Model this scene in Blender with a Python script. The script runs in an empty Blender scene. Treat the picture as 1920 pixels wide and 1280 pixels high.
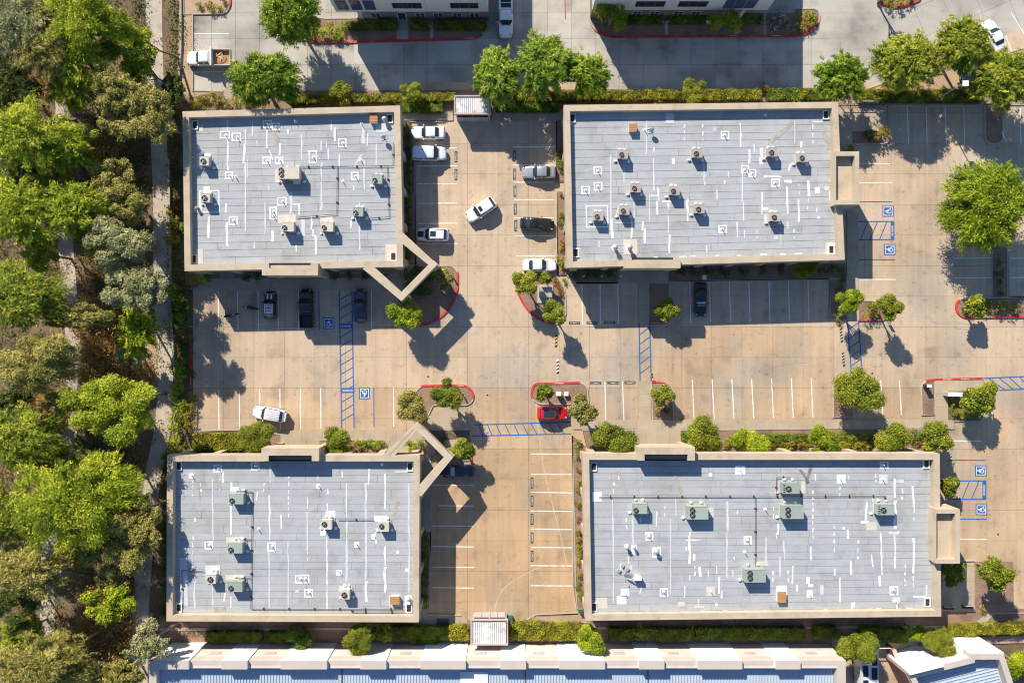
import bpy, math, random
import numpy as np
R = math.radians
scene = bpy.context.scene
COL = scene.collection
# ---------------------------------------------------------------- camera, light, exposure
H, F = 105.0, 1400.0            # camera height (m) and focal length in photo pixels (photo 1920 x 1280)
cam_d = bpy.data.cameras.new('camera'); cam = bpy.data.objects.new('camera', cam_d); COL.objects.link(cam)
cam.location = (0, 0, H); cam.rotation_euler = (0, 0, 0)
cam_d.sensor_width = 36; cam_d.lens = 36 * F / 1920; cam_d.clip_end = 600; cam_d.clip_start = 1
scene.camera = cam
SUN_EL, SUN_AZ = 33.0, -28.8    # sun stands up-left of the picture
world = bpy.data.worlds.new('World'); scene.world = world; world.use_nodes = True
wn = world.node_tree.nodes; wl = world.node_tree.links
bg = wn.get('Background') or wn.new('ShaderNodeBackground')
sky = wn.new('ShaderNodeTexSky'); sky.sky_type = 'NISHITA'; sky.sun_disc = False
sky.sun_elevation = R(SUN_EL); sky.sun_rotation = R(SUN_AZ)
wl.new(sky.outputs[0], bg.inputs[0]); bg.inputs[1].default_value = 0.098
sky.ozone_density = 5.0; sky.dust_density = 0.3; sky.air_density = 1.0
sun_d = bpy.data.lights.new('sun', 'SUN'); sun = bpy.data.objects.new('sun', sun_d); COL.objects.link(sun)
sun_d.energy = 5.0; sun_d.angle = R(0.5); sun_d.color = (1.0, 0.92, 0.79)
sun.rotation_euler = (R(90 - SUN_EL), 0, R(180 - SUN_AZ)) if False else (0, 0, 0)
from mathutils import Vector
sdir = Vector((math.sin(R(SUN_AZ)) * math.cos(R(SUN_EL)), math.cos(R(SUN_AZ)) * math.cos(R(SUN_EL)), math.sin(R(SUN_EL))))
sun.rotation_euler = sdir.to_track_quat('Z', 'Y').to_euler()
scene.view_settings.view_transform = 'Standard'; scene.view_settings.look = 'None'
scene.view_settings.gamma = 1.0; scene.view_settings.use_curve_mapping = False
scene.view_settings.exposure = 0.70
scene.cycles.max_bounces = 5; scene.cycles.diffuse_bounces = 3; scene.cycles.transparent_max_bounces = 4
scene.cycles.use_denoising = True; scene.cycles.filter_width = 1.1

# ---------------------------------------------------------------- helpers
def P(px, py, z=0.0):
    k = (H - z) / F
    return ((px - 960) * k, (640 - py) * k)
def M(px): return px * H / F     # ground length of a photo pixel run

MATS = {}
def mat(name, c, rough=0.85, var=0.18, scale=0.8, fine=0.12, fscale=14.0, bump=0.0, objrand=0.0, metal=0.0, space='pos', c2=None, c2scale=0.25, c2amt=0.0, spec=0.3, streak=None, stain=None):
    if name in MATS: return MATS[name]
    m = bpy.data.materials.new(name); m.use_nodes = True
    n, l = m.node_tree.nodes, m.node_tree.links
    b = n['Principled BSDF']; b.inputs['Roughness'].default_value = rough; b.inputs['Metallic'].default_value = metal
    b.inputs['Specular IOR Level'].default_value = spec
    if space == 'pos':
        g = n.new('ShaderNodeNewGeometry'); co = g.outputs['Position']
    else:
        g = n.new('ShaderNodeTexCoord'); co = g.outputs['Object']
    def noise(s, det=4, src=None):
        t = n.new('ShaderNodeTexNoise'); t.inputs['Scale'].default_value = s; t.inputs['Detail'].default_value = det
        l.new(src or co, t.inputs['Vector']); return t.outputs['Fac']
    def mth(op, a, b_, clamp=False):
        t = n.new('ShaderNodeMath'); t.operation = op; t.use_clamp = clamp
        for i, x in enumerate((a, b_)):
            if isinstance(x, (int, float)): t.inputs[i].default_value = x
            else: l.new(x, t.inputs[i])
        return t.outputs[0]
    col = n.new('ShaderNodeRGB'); col.outputs[0].default_value = (*c, 1); cur = col.outputs[0]
    if c2 is not None:
        f = noise(c2scale, 5)
        mr = n.new('ShaderNodeMapRange'); mr.inputs[1].default_value = 0.48; mr.inputs[2].default_value = 0.68
        l.new(f, mr.inputs[0])
        mx = n.new('ShaderNodeMix'); mx.data_type = 'RGBA'
        l.new(mth('MULTIPLY', mr.outputs[0], c2amt), mx.inputs[0]); l.new(cur, mx.inputs[6]); mx.inputs[7].default_value = (*c2, 1)
        cur = mx.outputs[2]
    v = mth('MULTIPLY_ADD', noise(scale, 6), 2 * var) if False else None
    a = mth('MULTIPLY', mth('SUBTRACT', noise(scale, 6), 0.5), 2.6 * var)
    bb = mth('MULTIPLY', mth('SUBTRACT', noise(fscale, 3), 0.5), 2.6 * fine)
    s = mth('ADD', mth('ADD', a, bb), 1.0)
    if streak:
        mp = n.new('ShaderNodeMapping'); mp.inputs['Scale'].default_value = streak[0]; l.new(co, mp.inputs['Vector'])
        s = mth('ADD', s, mth('MULTIPLY', mth('SUBTRACT', noise(1.0, 4, mp.outputs[0]), 0.5), 2.6 * streak[1]))
    if stain:
        for sc, lo, hi, am in stain:
            mr = n.new('ShaderNodeMapRange'); mr.inputs[1].default_value = lo; mr.inputs[2].default_value = hi
            l.new(noise(sc, 5), mr.inputs[0]); s = mth('SUBTRACT', s, mth('MULTIPLY', mr.outputs[0], am))
    if objrand:
        oi = n.new('ShaderNodeObjectInfo')
        s = mth('ADD', s, mth('MULTIPLY', mth('SUBTRACT', oi.outputs['Random'], 0.5), 2 * objrand))
    vm = n.new('ShaderNodeVectorMath'); vm.operation = 'SCALE'
    l.new(cur, vm.inputs[0]); l.new(s, vm.inputs['Scale']); l.new(vm.outputs[0], b.inputs['Base Color'])
    if bump:
        bp = n.new('ShaderNodeBump'); bp.inputs['Strength'].default_value = bump; bp.inputs['Distance'].default_value = 0.03
        l.new(noise(fscale, 3), bp.inputs['Height']); l.new(bp.outputs[0], b.inputs['Normal'])
    MATS[name] = m; return m
def plain(name, c, rough=0.5, metal=0.0, spec=0.5, coat=0.0):
    if name in MATS: return MATS[name]
    m = mat(name, c, rough=rough, var=0.05, scale=2.0, fine=0.03, metal=metal, space='obj', spec=spec)
    if coat: m.node_tree.nodes['Principled BSDF'].inputs['Coat Weight'].default_value = coat
    return m
def leaf_mat(name, cols, trans=0.22):
    if name in MATS: return MATS[name]
    m = bpy.data.materials.new(name); m.use_nodes = True
    n, l = m.node_tree.nodes, m.node_tree.links
    b = n['Principled BSDF']; b.inputs['Roughness'].default_value = 0.6; b.inputs['Specular IOR Level'].default_value = 0.25
    at = n.new('ShaderNodeAttribute'); at.attribute_name = 'tone'
    oi = n.new('ShaderNodeObjectInfo')
    ad = n.new('ShaderNodeMath'); ad.operation = 'MULTIPLY_ADD'; l.new(oi.outputs['Random'], ad.inputs[0]); ad.inputs[1].default_value = 0.16; l.new(at.outputs['Fac'], ad.inputs[2])
    su = n.new('ShaderNodeMath'); su.operation = 'SUBTRACT'; l.new(ad.outputs[0], su.inputs[0]); su.inputs[1].default_value = 0.08
    rp = n.new('ShaderNodeValToRGB'); e = rp.color_ramp.elements
    e[0].position = 0; e[0].color = (*cols[0], 1); e[1].position = .92; e[1].color = (*cols[2], 1)
    k = e.new(0.48); k.color = (*cols[1], 1)
    l.new(su.outputs[0], rp.inputs[0]); l.new(rp.outputs[0], b.inputs['Base Color'])
    tr = n.new('ShaderNodeBsdfTranslucent'); l.new(rp.outputs[0], tr.inputs[0])
    mx = n.new('ShaderNodeMixShader'); mx.inputs[0].default_value = trans
    l.new(b.outputs[0], mx.inputs[1]); l.new(tr.outputs[0], mx.inputs[2])
    l.new(mx.outputs[0], n['Material Output'].inputs[0])
    MATS[name] = m; return m

def ccw(p):
    a = sum(p[i][0] * p[(i + 1) % len(p)][1] - p[(i + 1) % len(p)][0] * p[i][1] for i in range(len(p)))
    return list(p) if a > 0 else list(p)[::-1]
def inset(poly, d):
    """offset a ccw polygon inwards by d"""
    p = ccw(poly); n = len(p); out = []
    for i in range(n):
        a, b, c = p[i - 1], p[i], p[(i + 1) % n]
        def nrm(u, v):
            dx, dy = v[0] - u[0], v[1] - u[1]; L = math.hypot(dx, dy) or 1e-9; return (-dy / L, dx / L)
        n1, n2 = nrm(a, b), nrm(b, c)
        s = (n1[0] + n2[0], n1[1] + n2[1]); q = s[0] * s[0] + s[1] * s[1]
        k = 2 * d / max(q, 0.5)
        out.append((b[0] + s[0] * k, b[1] + s[1] * k))
    return out
def rounded(poly, rad, n=5):
    """round polygon corners; rad is one number or one per corner"""
    out = []; N = len(poly)
    for i in range(N):
        r = rad if isinstance(rad, (int, float)) else rad[i]
        a, b, c = (Vector(poly[j]) for j in (i - 1, i, (i + 1) % N))
        d1, d2 = (a - b), (c - b)
        if r <= 0 or d1.length < 1e-6 or d2.length < 1e-6: out.append(tuple(b)); continue
        t = min(r, d1.length * 0.48, d2.length * 0.48)
        s, e = b + d1.normalized() * t, b + d2.normalized() * t
        for k in range(n + 1):
            u = k / n; q = s * (1 - u) ** 2 + b * 2 * u * (1 - u) + e * u * u; out.append((q.x, q.y))
    return out
class MB:
    def __init__(s): s.v, s.f, s.m = [], [], []
    def face(s, pts, m=0):
        i = len(s.v); s.v += [tuple(p) for p in pts]; s.f.append(tuple(range(i, i + len(pts)))); s.m.append(m)
    def prism(s, poly, z0, z1, m=0, bottom=False, mside=None):
        p = ccw(poly); n = len(p); i = len(s.v); ms = m if mside is None else mside
        z0s = z0 if hasattr(z0, '__len__') else [z0] * n; z1s = z1 if hasattr(z1, '__len__') else [z1] * n
        s.v += [(x, y, z) for (x, y), z in zip(p, z0s)] + [(x, y, z) for (x, y), z in zip(p, z1s)]
        s.f.append(tuple(range(i + n, i + 2 * n))); s.m.append(m)
        if bottom: s.f.append(tuple(range(i + n - 1, i - 1, -1))); s.m.append(ms)
        for k in range(n):
            j = (k + 1) % n; s.f.append((i + k, i + j, i + n + j, i + n + k)); s.m.append(ms)
        return s
    def box(s, x0, y0, z0, x1, y1, z1, m=0):
        return s.prism([(x0, y0), (x1, y0), (x1, y1), (x0, y1)], z0, z1, m, True)
    def obox(s, cx, cy, z0, z1, lx, ly, a=0.0, m=0):
        c, q = math.cos(a), math.sin(a)
        pts = [(cx + c * u - q * v, cy + q * u + c * v) for u, v in ((-lx / 2, -ly / 2), (lx / 2, -ly / 2), (lx / 2, ly / 2), (-lx / 2, ly / 2))]
        return s.prism(pts, z0, z1, m, True)
    def ring(s, outer, inner, z0, z1, m=0, bottom=True):
        n = len(outer); i = len(s.v)
        for pl, z in ((outer, z0), (outer, z1), (inner, z1), (inner, z0)): s.v += [(x, y, z) for x, y in pl]
        for k in range(n):
            j = (k + 1) % n
            for a, b in ((0, 1), (1, 2), (2, 3)) + (((3, 0),) if bottom else ()):
                s.f.append((i + a * n + k, i + a * n + j, i + b * n + j, i + b * n + k)); s.m.append(m)
        return s
    def tube(s, p0, p1, r0, r1=None, n=8, m=0, caps=True):
        r1 = r0 if r1 is None else r1
        a, b = Vector(p0), Vector(p1); d = (b - a).normalized()
        u = d.orthogonal().normalized(); w = d.cross(u); i = len(s.v)
        for c, r in ((a, r0), (b, r1)):
            for k in range(n):
                t = 2 * math.pi * k / n; s.v.append(tuple(c + u * (r * math.cos(t)) + w * (r * math.sin(t))))
        for k in range(n):
            j = (k + 1) % n; s.f.append((i + k, i + j, i + n + j, i + n + k)); s.m.append(m)
        if caps:
            s.f.append(tuple(range(i + n - 1, i - 1, -1))); s.m.append(m); s.f.append(tuple(range(i + n, i + 2 * n))); s.m.append(m)
        return s
    def path_tube(s, pts, rs, n=6, m=0):
        """one continuous tapered tube through points"""
        i = len(s.v); N = len(pts)
        for k in range(N):
            a = Vector(pts[max(k - 1, 0)]); b = Vector(pts[min(k + 1, N - 1)]); d = (b - a).normalized()
            u = d.cross(Vector((0.31, 0.95, 0.05))).normalized(); w = d.cross(u)
            for q in range(n):
                t = 2 * math.pi * q / n; s.v.append(tuple(Vector(pts[k]) + u * (rs[k] * math.cos(t)) + w * (rs[k] * math.sin(t))))
        for k in range(N - 1):
            for q in range(n):
                j = (q + 1) % n; s.f.append((i + k * n + q, i + k * n + j, i + (k + 1) * n + j, i + (k + 1) * n + q)); s.m.append(m)
        s.f.append(tuple(range(i + n * (N - 1), i + n * N))); s.m.append(m)
        return s
    def ellipsoid(s, c, r, n=10, k=6, m=0):
        i = len(s.v)
        for a in range(k + 1):
            t = math.pi * a / k
            for b in range(n):
                p = 2 * math.pi * b / n
                s.v.append((c[0] + r[0] * math.sin(t) * math.cos(p), c[1] + r[1] * math.sin(t) * math.sin(p), c[2] + r[2] * math.cos(t)))
        for a in range(k):
            for b in range(n):
                j = (b + 1) % n; s.f.append((i + a * n + b, i + (a + 1) * n + b, i + (a + 1) * n + j, i + a * n + j)); s.m.append(m)
        return s
    def mesh(s, name, mats, smooth=False, off=(0, 0, 0)):
        me = bpy.data.meshes.new(name)
        me.from_pydata([(x - off[0], y - off[1], z - off[2]) for x, y, z in s.v], [], s.f)
        for mm in (mats if isinstance(mats, (list, tuple)) else [mats]): me.materials.append(mm)
        me.polygons.foreach_set('material_index', s.m)
        if smooth: me.polygons.foreach_set('use_smooth', [True] * len(s.f))
        me.update(); return me
    def build(s, name, mats, parent=None, smooth=False, world_space=True):
        off = world_loc(parent) if (parent is not None and world_space) else (0, 0, 0)
        return link(name, s.mesh(name, mats, smooth, off), parent)
def world_loc(o):
    v = Vector((0, 0, 0))
    while o is not None: v += o.location; o = o.parent
    return v
def link(name, data, parent=None, loc=None, rotz=0.0):
    o = bpy.data.objects.new(name, data); COL.objects.link(o)
    if parent is not None: o.parent = parent
    if loc is not None: o.location = loc
    if rotz: o.rotation_euler[2] = rotz
    return o
ORD = 'first second third fourth fifth sixth seventh eighth ninth tenth eleventh twelfth thirteenth fourteenth fifteenth sixteenth seventeenth eighteenth nineteenth twentieth'.split() + ['twenty-' + w for w in 'first second third fourth fifth sixth seventh eighth ninth'.split()] + ['thirtieth']
def ordinals(pts):
    """a telling phrase for each of several alike things: its rank along their longer axis"""
    xs, ys = [p[0] for p in pts], [p[1] for p in pts]; ax = 0 if max(xs) - min(xs) >= max(ys) - min(ys) else 1
    order = sorted(range(len(pts)), key=lambda i: (pts[i][ax], pts[i][1 - ax])); rank = {i: k for k, i in enumerate(order)}
    return [f', {ORD[rank[i]]} from {("left", "top")[ax]}' if len(pts) > 1 else '' for i in range(len(pts))]
def thing(name, label, cat, loc=(0, 0, 0), rotz=0.0, group=None):
    o = bpy.data.objects.new(name, None); COL.objects.link(o); o.location = loc; o.rotation_euler[2] = rotz
    o['label'] = label; o['category'] = cat
    if group: o['group'] = group
    return o
def tag(o, label, cat, group=None):
    o['label'] = label; o['category'] = cat
    if group: o['group'] = group
    return o
def structure(o): o['kind'] = 'structure'; return o
def stuff(o): o['kind'] = 'stuff'; return o
def dup(o, loc=None, rotz=None, label=None, group=None, scale=None, parent=None):
    c = o.copy(); COL.objects.link(c)
    if parent is not None: c.parent = parent
    if loc is not None: c.location = loc
    if rotz is not None: c.rotation_euler[2] = rotz
    if scale is not None: c.scale = (scale,) * 3 if isinstance(scale, (int, float)) else scale
    if label: c['label'] = label
    if group: c['group'] = group
    for ch in list(o.children): dup(ch, parent=c)
    return c
TEXTS = {}
def text_mesh(s, size, m, key=None):
    k = (s, size, m.name)
    if k in TEXTS: return TEXTS[k]
    cu = bpy.data.curves.new('lettering', 'FONT'); cu.body = s; cu.size = size; cu.align_x = 'CENTER'; cu.align_y = 'CENTER'; cu.resolution_u = 2; cu.offset = size * 0.012
    o = bpy.data.objects.new('lettering', cu); COL.objects.link(o)
    dg = bpy.context.evaluated_depsgraph_get()
    me = bpy.data.meshes.new_from_object(o.evaluated_get(dg)); me.name = 'lettering'
    me.materials.clear(); me.materials.append(m)
    bpy.data.objects.remove(o); TEXTS[k] = me; return me

# ---------------------------------------------------------------- foliage
def leaf_mesh(name, pos, nrm, tan, ln, wd, tone, m):
    n = len(pos)
    tan = tan - nrm * np.sum(tan * nrm, 1, keepdims=True)
    tan /= np.linalg.norm(tan, axis=1, keepdims=True) + 1e-9
    bit = np.cross(nrm, tan)
    v = np.empty((n, 3, 3)); w = bit * (wd * 1.35)[:, None]
    v[:, 0] = pos - tan * ln[:, None] - w; v[:, 1] = pos - tan * ln[:, None] * .6 + w; v[:, 2] = pos + tan * ln[:, None]
    me = bpy.data.meshes.new(name)
    me.vertices.add(3 * n); me.vertices.foreach_set('co', v.reshape(-1).astype(np.float32))
    me.loops.add(3 * n); me.loops.foreach_set('vertex_index', np.arange(3 * n, dtype=np.int32))
    me.polygons.add(n); me.polygons.foreach_set('loop_start', np.arange(0, 3 * n, 3, dtype=np.int32))
    try: me.polygons.foreach_set('loop_total', np.full(n, 3, dtype=np.int32))
    except Exception: pass
    me.materials.append(m)
    a = me.attributes.new('tone', 'FLOAT', 'FACE'); a.data.foreach_set('value', np.clip(tone, 0, 1).astype(np.float32))
    me.update(); me.validate(); return me
def unitv(v): return v / (np.linalg.norm(v, axis=1, keepdims=True) + 1e-9)
def crown_mesh(seed, Rr, Rz, n, leaf, m, lobes=9, feathery=False, tuft=22, spread=0.075, lobe_r=(0.30, 0.46), stretch=(1, 1)):
    r = np.random.RandomState(seed)
    if feathery:                       # drooping sprays carried on limbs that run out from the fork
        nb = lobes * 3
        az = np.arange(nb) * 2.39996 + r.randn(nb) * .35; zz = -.30 + 1.25 * r.rand(nb) ** .9; zz = np.clip(zz, -.3, .97)
        ax = np.stack([np.sqrt(1 - zz ** 2) * np.cos(az), np.sqrt(1 - zz ** 2) * np.sin(az), zz], 1); Lb = .74 + .34 * r.rand(nb)
        nt = n // tuft; bi = r.randint(nb, size=nt); t = .28 + .74 * np.sqrt(r.rand(nt))
        tc = ax[bi] * (Lb[bi] * t)[:, None] + r.randn(nt, 3) * (.03 + (.075 if lobes > 16 else .055) * t)[:, None]; tc[:, 2] -= .14 * t ** 2
        q = r.rand(nt) < .14; tc[q] = np.concatenate([r.randn(q.sum(), 2) * .26, .45 + .35 * r.rand(q.sum(), 1)], 1)
        ttone = .5 + .18 * r.randn(nt) + (.14 * r.randn(nb))[bi]
        ti = np.repeat(np.arange(nt), tuft); N = len(ti)
        out = unitv(ax[bi] * np.array([1, 1, .35]) + r.randn(nt, 3) * .28 + np.array([0, 0, -.12]))
        u = r.rand(N) * 3.0 - 1.0
        g = r.randn(N, 3) * spread * .42 + out[ti] * (u * spread)[:, None]; g[:, 2] -= np.abs(u) ** 1.6 * spread * .30
        S = np.array([Rr * stretch[0], Rr * stretch[1], Rz]); pos = (tc[ti] + g) * S
        nr = unitv(ax[bi][ti] * .45 + np.array([0, 0, .65]) + r.randn(N, 3) * .6); tn = out[ti] + r.randn(N, 3) * .30
        ln = leaf * (.6 + .8 * r.rand(N)) * 1.5; wd = ln * (.16 + .10 * r.rand(N))
        lc = (ax * Lb[:, None] * .72)[r.permutation(nb)[:10]] * S
        return leaf_mesh('crown', pos, nr, tn, ln, wd, ttone[ti] + .12 * r.randn(N), m), lc
    # lobes spread over a dome
    a = r.rand(lobes) * 2 * np.pi + np.arange(lobes) * 2.399; rad = 0.74 * np.sqrt((np.arange(lobes) + 0.4) / lobes)
    lc = np.stack([rad * np.cos(a), rad * np.sin(a), 0.5 * np.sqrt(np.clip(1 - rad ** 2, 0, 1)) * (1.5 * r.rand(lobes) - 0.25) - 0.10], 1) + r.randn(lobes, 3) * 0.06
    lr = lobe_r[0] + (lobe_r[1] - lobe_r[0]) * r.rand(lobes)
    nt = max(n // tuft, 4)
    li = r.choice(lobes, nt, p=lr ** 2 / np.sum(lr ** 2))
    d = unitv(r.randn(nt, 3)); d[:, 2] = np.where(d[:, 2] < -0.75, -d[:, 2], d[:, 2])
    tc = lc[li] + d * (lr[li] * (0.55 + 0.5 * np.sqrt(r.rand(nt))))[:, None] * np.array([1, 1, 0.85])
    ttone = 0.5 + 0.17 * r.randn(nt) + (0.11 * r.randn(lobes))[li]
    ti = np.repeat(np.arange(nt), tuft); N = len(ti)
    g = r.randn(N, 3) * spread
    if feathery:                       # strands run outward and droop
        out = unitv(np.concatenate([tc[:, :2] + r.randn(nt, 2) * 0.25, np.full((nt, 1), 0.0)], 1))
        t = r.rand(N) * 3.2 - 1.1
        g = g * 0.55 + out[ti] * (t * spread)[:, None]; g[:, 2] -= (np.abs(t) ** 1.5) * spread * 0.45
    pos = (tc[ti] + g) * np.array([Rr * stretch[0], Rr * stretch[1], Rz])
    nr = unitv(d[ti] * 0.55 + np.array([0, 0, 0.65]) + r.randn(N, 3) * 0.55)
    tn = (out[ti] + r.randn(N, 3) * 0.35) if feathery else r.randn(N, 3)
    ln = leaf * (0.65 + 0.7 * r.rand(N)) * (1.5 if feathery else 1.0)
    wd = ln * ((0.15 if feathery else 0.42) + 0.14 * r.rand(N))
    return leaf_mesh('crown', pos, nr, tn, ln, wd, ttone[ti] + 0.12 * r.randn(N), m), lc * np.array([Rr * stretch[0], Rr * stretch[1], Rz])
def trunk_mesh(seed, hc, tr, lc, m, lean=(0, 0), limbs=6, twigs=False):
    r = random.Random(seed); b = MB()
    fork = hc * 0.5
    lx, ly = lean
    pts = [(lx, ly, -0.1), (lx * 0.8 + r.uniform(-.05, .05), ly * 0.8 + r.uniform(-.05, .05), fork * 0.5), (lx * .55, ly * .55, fork)]
    b.path_tube(pts, [tr * 1.25, tr, tr * 0.8], 7)
    L = list(lc); r.shuffle(L)
    for q in L[:limbs]:
        e = Vector((q[0], q[1], q[2] + hc)); s = Vector(pts[2]); mid = s.lerp(e, 0.5) + Vector((r.uniform(-.3, .3), r.uniform(-.3, .3), r.uniform(-.1, .3))) * tr * 4
        b.path_tube([tuple(s - Vector((0, 0, tr))), tuple(mid), tuple(e)], [tr * 0.62, tr * 0.42, tr * 0.14], 5)
        if twigs:
            for _ in range(2):
                e2 = mid + (e - mid) * r.uniform(.2, .7) + Vector((r.uniform(-1, 1), r.uniform(-1, 1), r.uniform(-.1, .6))) * tr * 5
                b.path_tube([tuple(mid), tuple(mid.lerp(e2, .5) + Vector((0, 0, tr))), tuple(e2)], [tr * .3, tr * .2, tr * .07], 4)
    return b.mesh('trunk', m, True)
# ---------------------------------------------------------------- materials
soil = mat('soil', (0.15, 0.105, 0.06), var=0.45, scale=0.35, fine=0.5, fscale=5, bump=0.5, c2=(0.26, 0.175, 0.09), c2scale=0.12, c2amt=0.8)
mulch = mat('mulch', (0.27, 0.17, 0.115), var=0.25, scale=0.7, fine=0.75, fscale=7, bump=0.6, c2=(0.17, 0.10, 0.07), c2scale=0.5, c2amt=0.7)
beige = mat('beige_concrete', (0.485, 0.366, 0.252), var=0.20, scale=0.13, fine=0.13, fscale=9, bump=0.05, objrand=0.05, c2=(0.40, 0.335, 0.265), c2scale=0.09, c2amt=0.95, streak=((1.3, 0.09, 1), 0.16), stain=[(0.35, .56, .72, .22), (1.3, .60, .72, .26), (.06, .52, .66, .16)])
warm = mat('warm_concrete', (0.472, 0.335, 0.212), var=0.20, scale=0.13, fine=0.13, fscale=9, bump=0.05, objrand=0.05, c2=(0.37, 0.305, 0.235), c2scale=0.09, c2amt=0.95, streak=((1.3, 0.09, 1), 0.16), stain=[(0.35, .56, .72, .22), (1.3, .60, .72, .26), (.06, .52, .66, .16)])
warmest = mat('ochre_concrete', (0.445, 0.302, 0.176), var=0.20, scale=0.13, fine=0.13, fscale=9, bump=0.05, objrand=0.05, c2=(0.345, 0.265, 0.185), c2scale=0.09, c2amt=0.95, streak=((1.3, 0.09, 1), 0.16), stain=[(0.35, .56, .72, .22), (1.3, .60, .72, .26), (.06, .52, .66, .16)])
joint = mat('joint_filler', (0.16, 0.125, 0.09), var=0.2)
walkc = mat('walk_concrete', (0.41, 0.33, 0.235), var=0.15, scale=0.4, fine=0.09, objrand=0.04, c2=(0.29, 0.25, 0.2), c2scale=0.5, c2amt=0.5)
greyc = mat('grey_concrete', (0.42, 0.388, 0.338), var=0.2, scale=0.2, fine=0.12, fscale=9, bump=0.05, objrand=0.06, c2=(0.24, 0.225, 0.2), c2scale=0.15, c2amt=0.8, streak=((0.12, 1.0, 1), 0.12), stain=[(0.3, .56, .72, .2), (1.2, .62, .74, .14)])
greyc_new = mat('new_grey_concrete', (0.46, 0.44, 0.40), var=0.1, scale=0.4)
kerbc = mat('kerb_concrete', (0.40, 0.35, 0.28), var=0.2, scale=0.8)
redp = mat('red_kerb_paint', (0.50, 0.04, 0.035), c2=(0.38, 0.13, 0.10), c2scale=1.3, c2amt=0.7, var=0.3, scale=1.2, fine=0.3, rough=0.6)
whitep = mat('white_road_paint', (0.76, 0.73, 0.68), c2=(0.50, 0.42, 0.33), c2scale=1.6, c2amt=0.6, var=0.2, scale=1.2, fine=0.25, fscale=12, rough=0.7)
bluep = mat('blue_road_paint', (0.020, 0.105, 0.33), c2=(0.10, 0.15, 0.28), c2scale=1.8, c2amt=0.6, var=0.25, scale=1.2, fine=0.25, fscale=12, rough=0.65)
blackp = mat('black_road_paint', (0.025, 0.022, 0.02), var=0.3, scale=2, rough=0.7)
yellowp = mat('yellow_rubber', (0.62, 0.40, 0.06), var=0.2)
pathm = mat('dusty_path', (0.46, 0.385, 0.30), var=0.25, scale=0.3, fine=0.2, fscale=5, bump=0.2, c2=(0.24, 0.19, 0.14), c2scale=0.4, c2amt=0.6)
dirtm = mat('bare_dirt', (0.40, 0.28, 0.18), var=0.25, scale=0.4, fine=0.3, fscale=6, bump=0.3)
grassm = mat('dry_turf', (0.16, 0.15, 0.05), var=0.3, scale=0.5, fine=0.4, fscale=6)

Z_LOT, Z_MARK, Z_SOIL, Z_WALK = 0.06, 0.064, 0.14, 0.18
b = MB(); b.face([(-320, -320, 0), (320, -320, 0), (320, 320, 0), (-320, 320, 0)]); structure(b.build('ground', soil))

def smooth_line(pts, n=6):
    out = []
    for i in range(len(pts) - 1):
        p0, p1, p2, p3 = pts[max(i - 1, 0)], pts[i], pts[i + 1], pts[min(i + 2, len(pts) - 1)]
        for k in range(n):
            t = k / n
            out.append(tuple(0.5 * (2 * p1[a] + (p2[a] - p0[a]) * t + (2 * p0[a] - 5 * p1[a] + 4 * p2[a] - p3[a]) * t * t + (3 * p1[a] - p0[a] - 3 * p2[a] + p3[a]) * t ** 3) for a in (0, 1)))
    return out + [pts[-1]]
# ---- parking lot: base sheet and single concrete slabs with open joints
lot = structure(MB().prism([P(352, 200), P(1960, 200), P(1960, 1180), P(352, 1180)], 0.006, 0.02, 0).build('parking_lot', joint))
LX0, LY0, LS = P(362, 0)[0], P(0, 498)[1], 4.29
regions = [(769, 196, 1062, 1166), (362, 498, 1960, 838), (1586, 194, 1960, 1172)]
slab_ms = [MB().box(0, 0, 0, LS - 0.028, LS - 0.028, 0.04, 0).mesh('slab', q) for q in (beige, warm, warmest)]
for i in range(-2, 40):
    for j in range(-12, 13):
        x, y = LX0 + i * LS, LY0 - j * LS
        cx, cy = (x + LS / 2) * F / H + 960, 640 - (y - LS / 2) * F / H
        if any(a - 25 < cx < c + 20 and d - 25 < cy < e + 22 for a, d, c, e in regions) and cx > 365:
            k = 2 if (cy > 815 and cx < 1200) else 1 if (cy > 712 or (1190 < cx < 1570 and cy > 600)) else 0   # separate pours of concrete
            link('slab', slab_ms[k], lot, (x, y - LS, 0.02))
# ---- upper driveway
drv = structure(MB().prism([P(352, -120), P(1660, -120), P(1660, 176), P(352, 176)], 0.004, 0.015, 0).build('driveway', joint))
SX, SY = M(45.0), M(49.0)
sm = MB().box(0, 0, 0, SX - 0.03, SY - 0.03, 0.035, 0).mesh('slab', greyc)
for i in range(29):
    for j in range(-3, 4):
        px, py = 352 + i * 45, 23.5 + j * 49
        if px > 1585 and py > 110: continue
        x, y = P(px, py + 49); link('slab', sm, drv, (x, y, 0.015))
for (x0, y0, x1, y1) in ((664, 79, 734, 118), (832, 77, 882, 115)):
    b = MB(); b.prism([P(x0, y0), P(x1, y0), P(x1, y1), P(x0, y1)], 0.02, 0.054); b.build('slab', greyc_new, drv)
# slanted driveway at the right
drv2 = structure(MB().prism([P(1560, -150), P(2050, -330), P(2050, 20), P(1925, 62), P(1640, 172), P(1560, 168)], 0.002, 0.012).build('side_driveway', joint))
ang = math.atan2(0.42, 1.0); S2 = M(57)
sm2 = MB().box(0, 0, 0, S2 - 0.035, S2 - 0.035, 0.03, 0).mesh('slab', greyc)
o0 = P(1600, 187)
for i in range(0, 8):
    for j in range(0, 5):
        x = o0[0] + math.cos(ang) * S2 * i - math.sin(ang) * S2 * j; y = o0[1] + math.sin(ang) * S2 * i + math.cos(ang) * S2 * j
        c = link('slab', sm2, drv2, (x, y, 0.012)); c.rotation_euler[2] = ang
# beige stalls beyond the slanted bed
st = structure(MB().prism([P(1878, 70), P(1990, 18), P(2010, 62), P(1898, 112)], 0.01, 0.058).build('angled_stall_pavement', beige))

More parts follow.
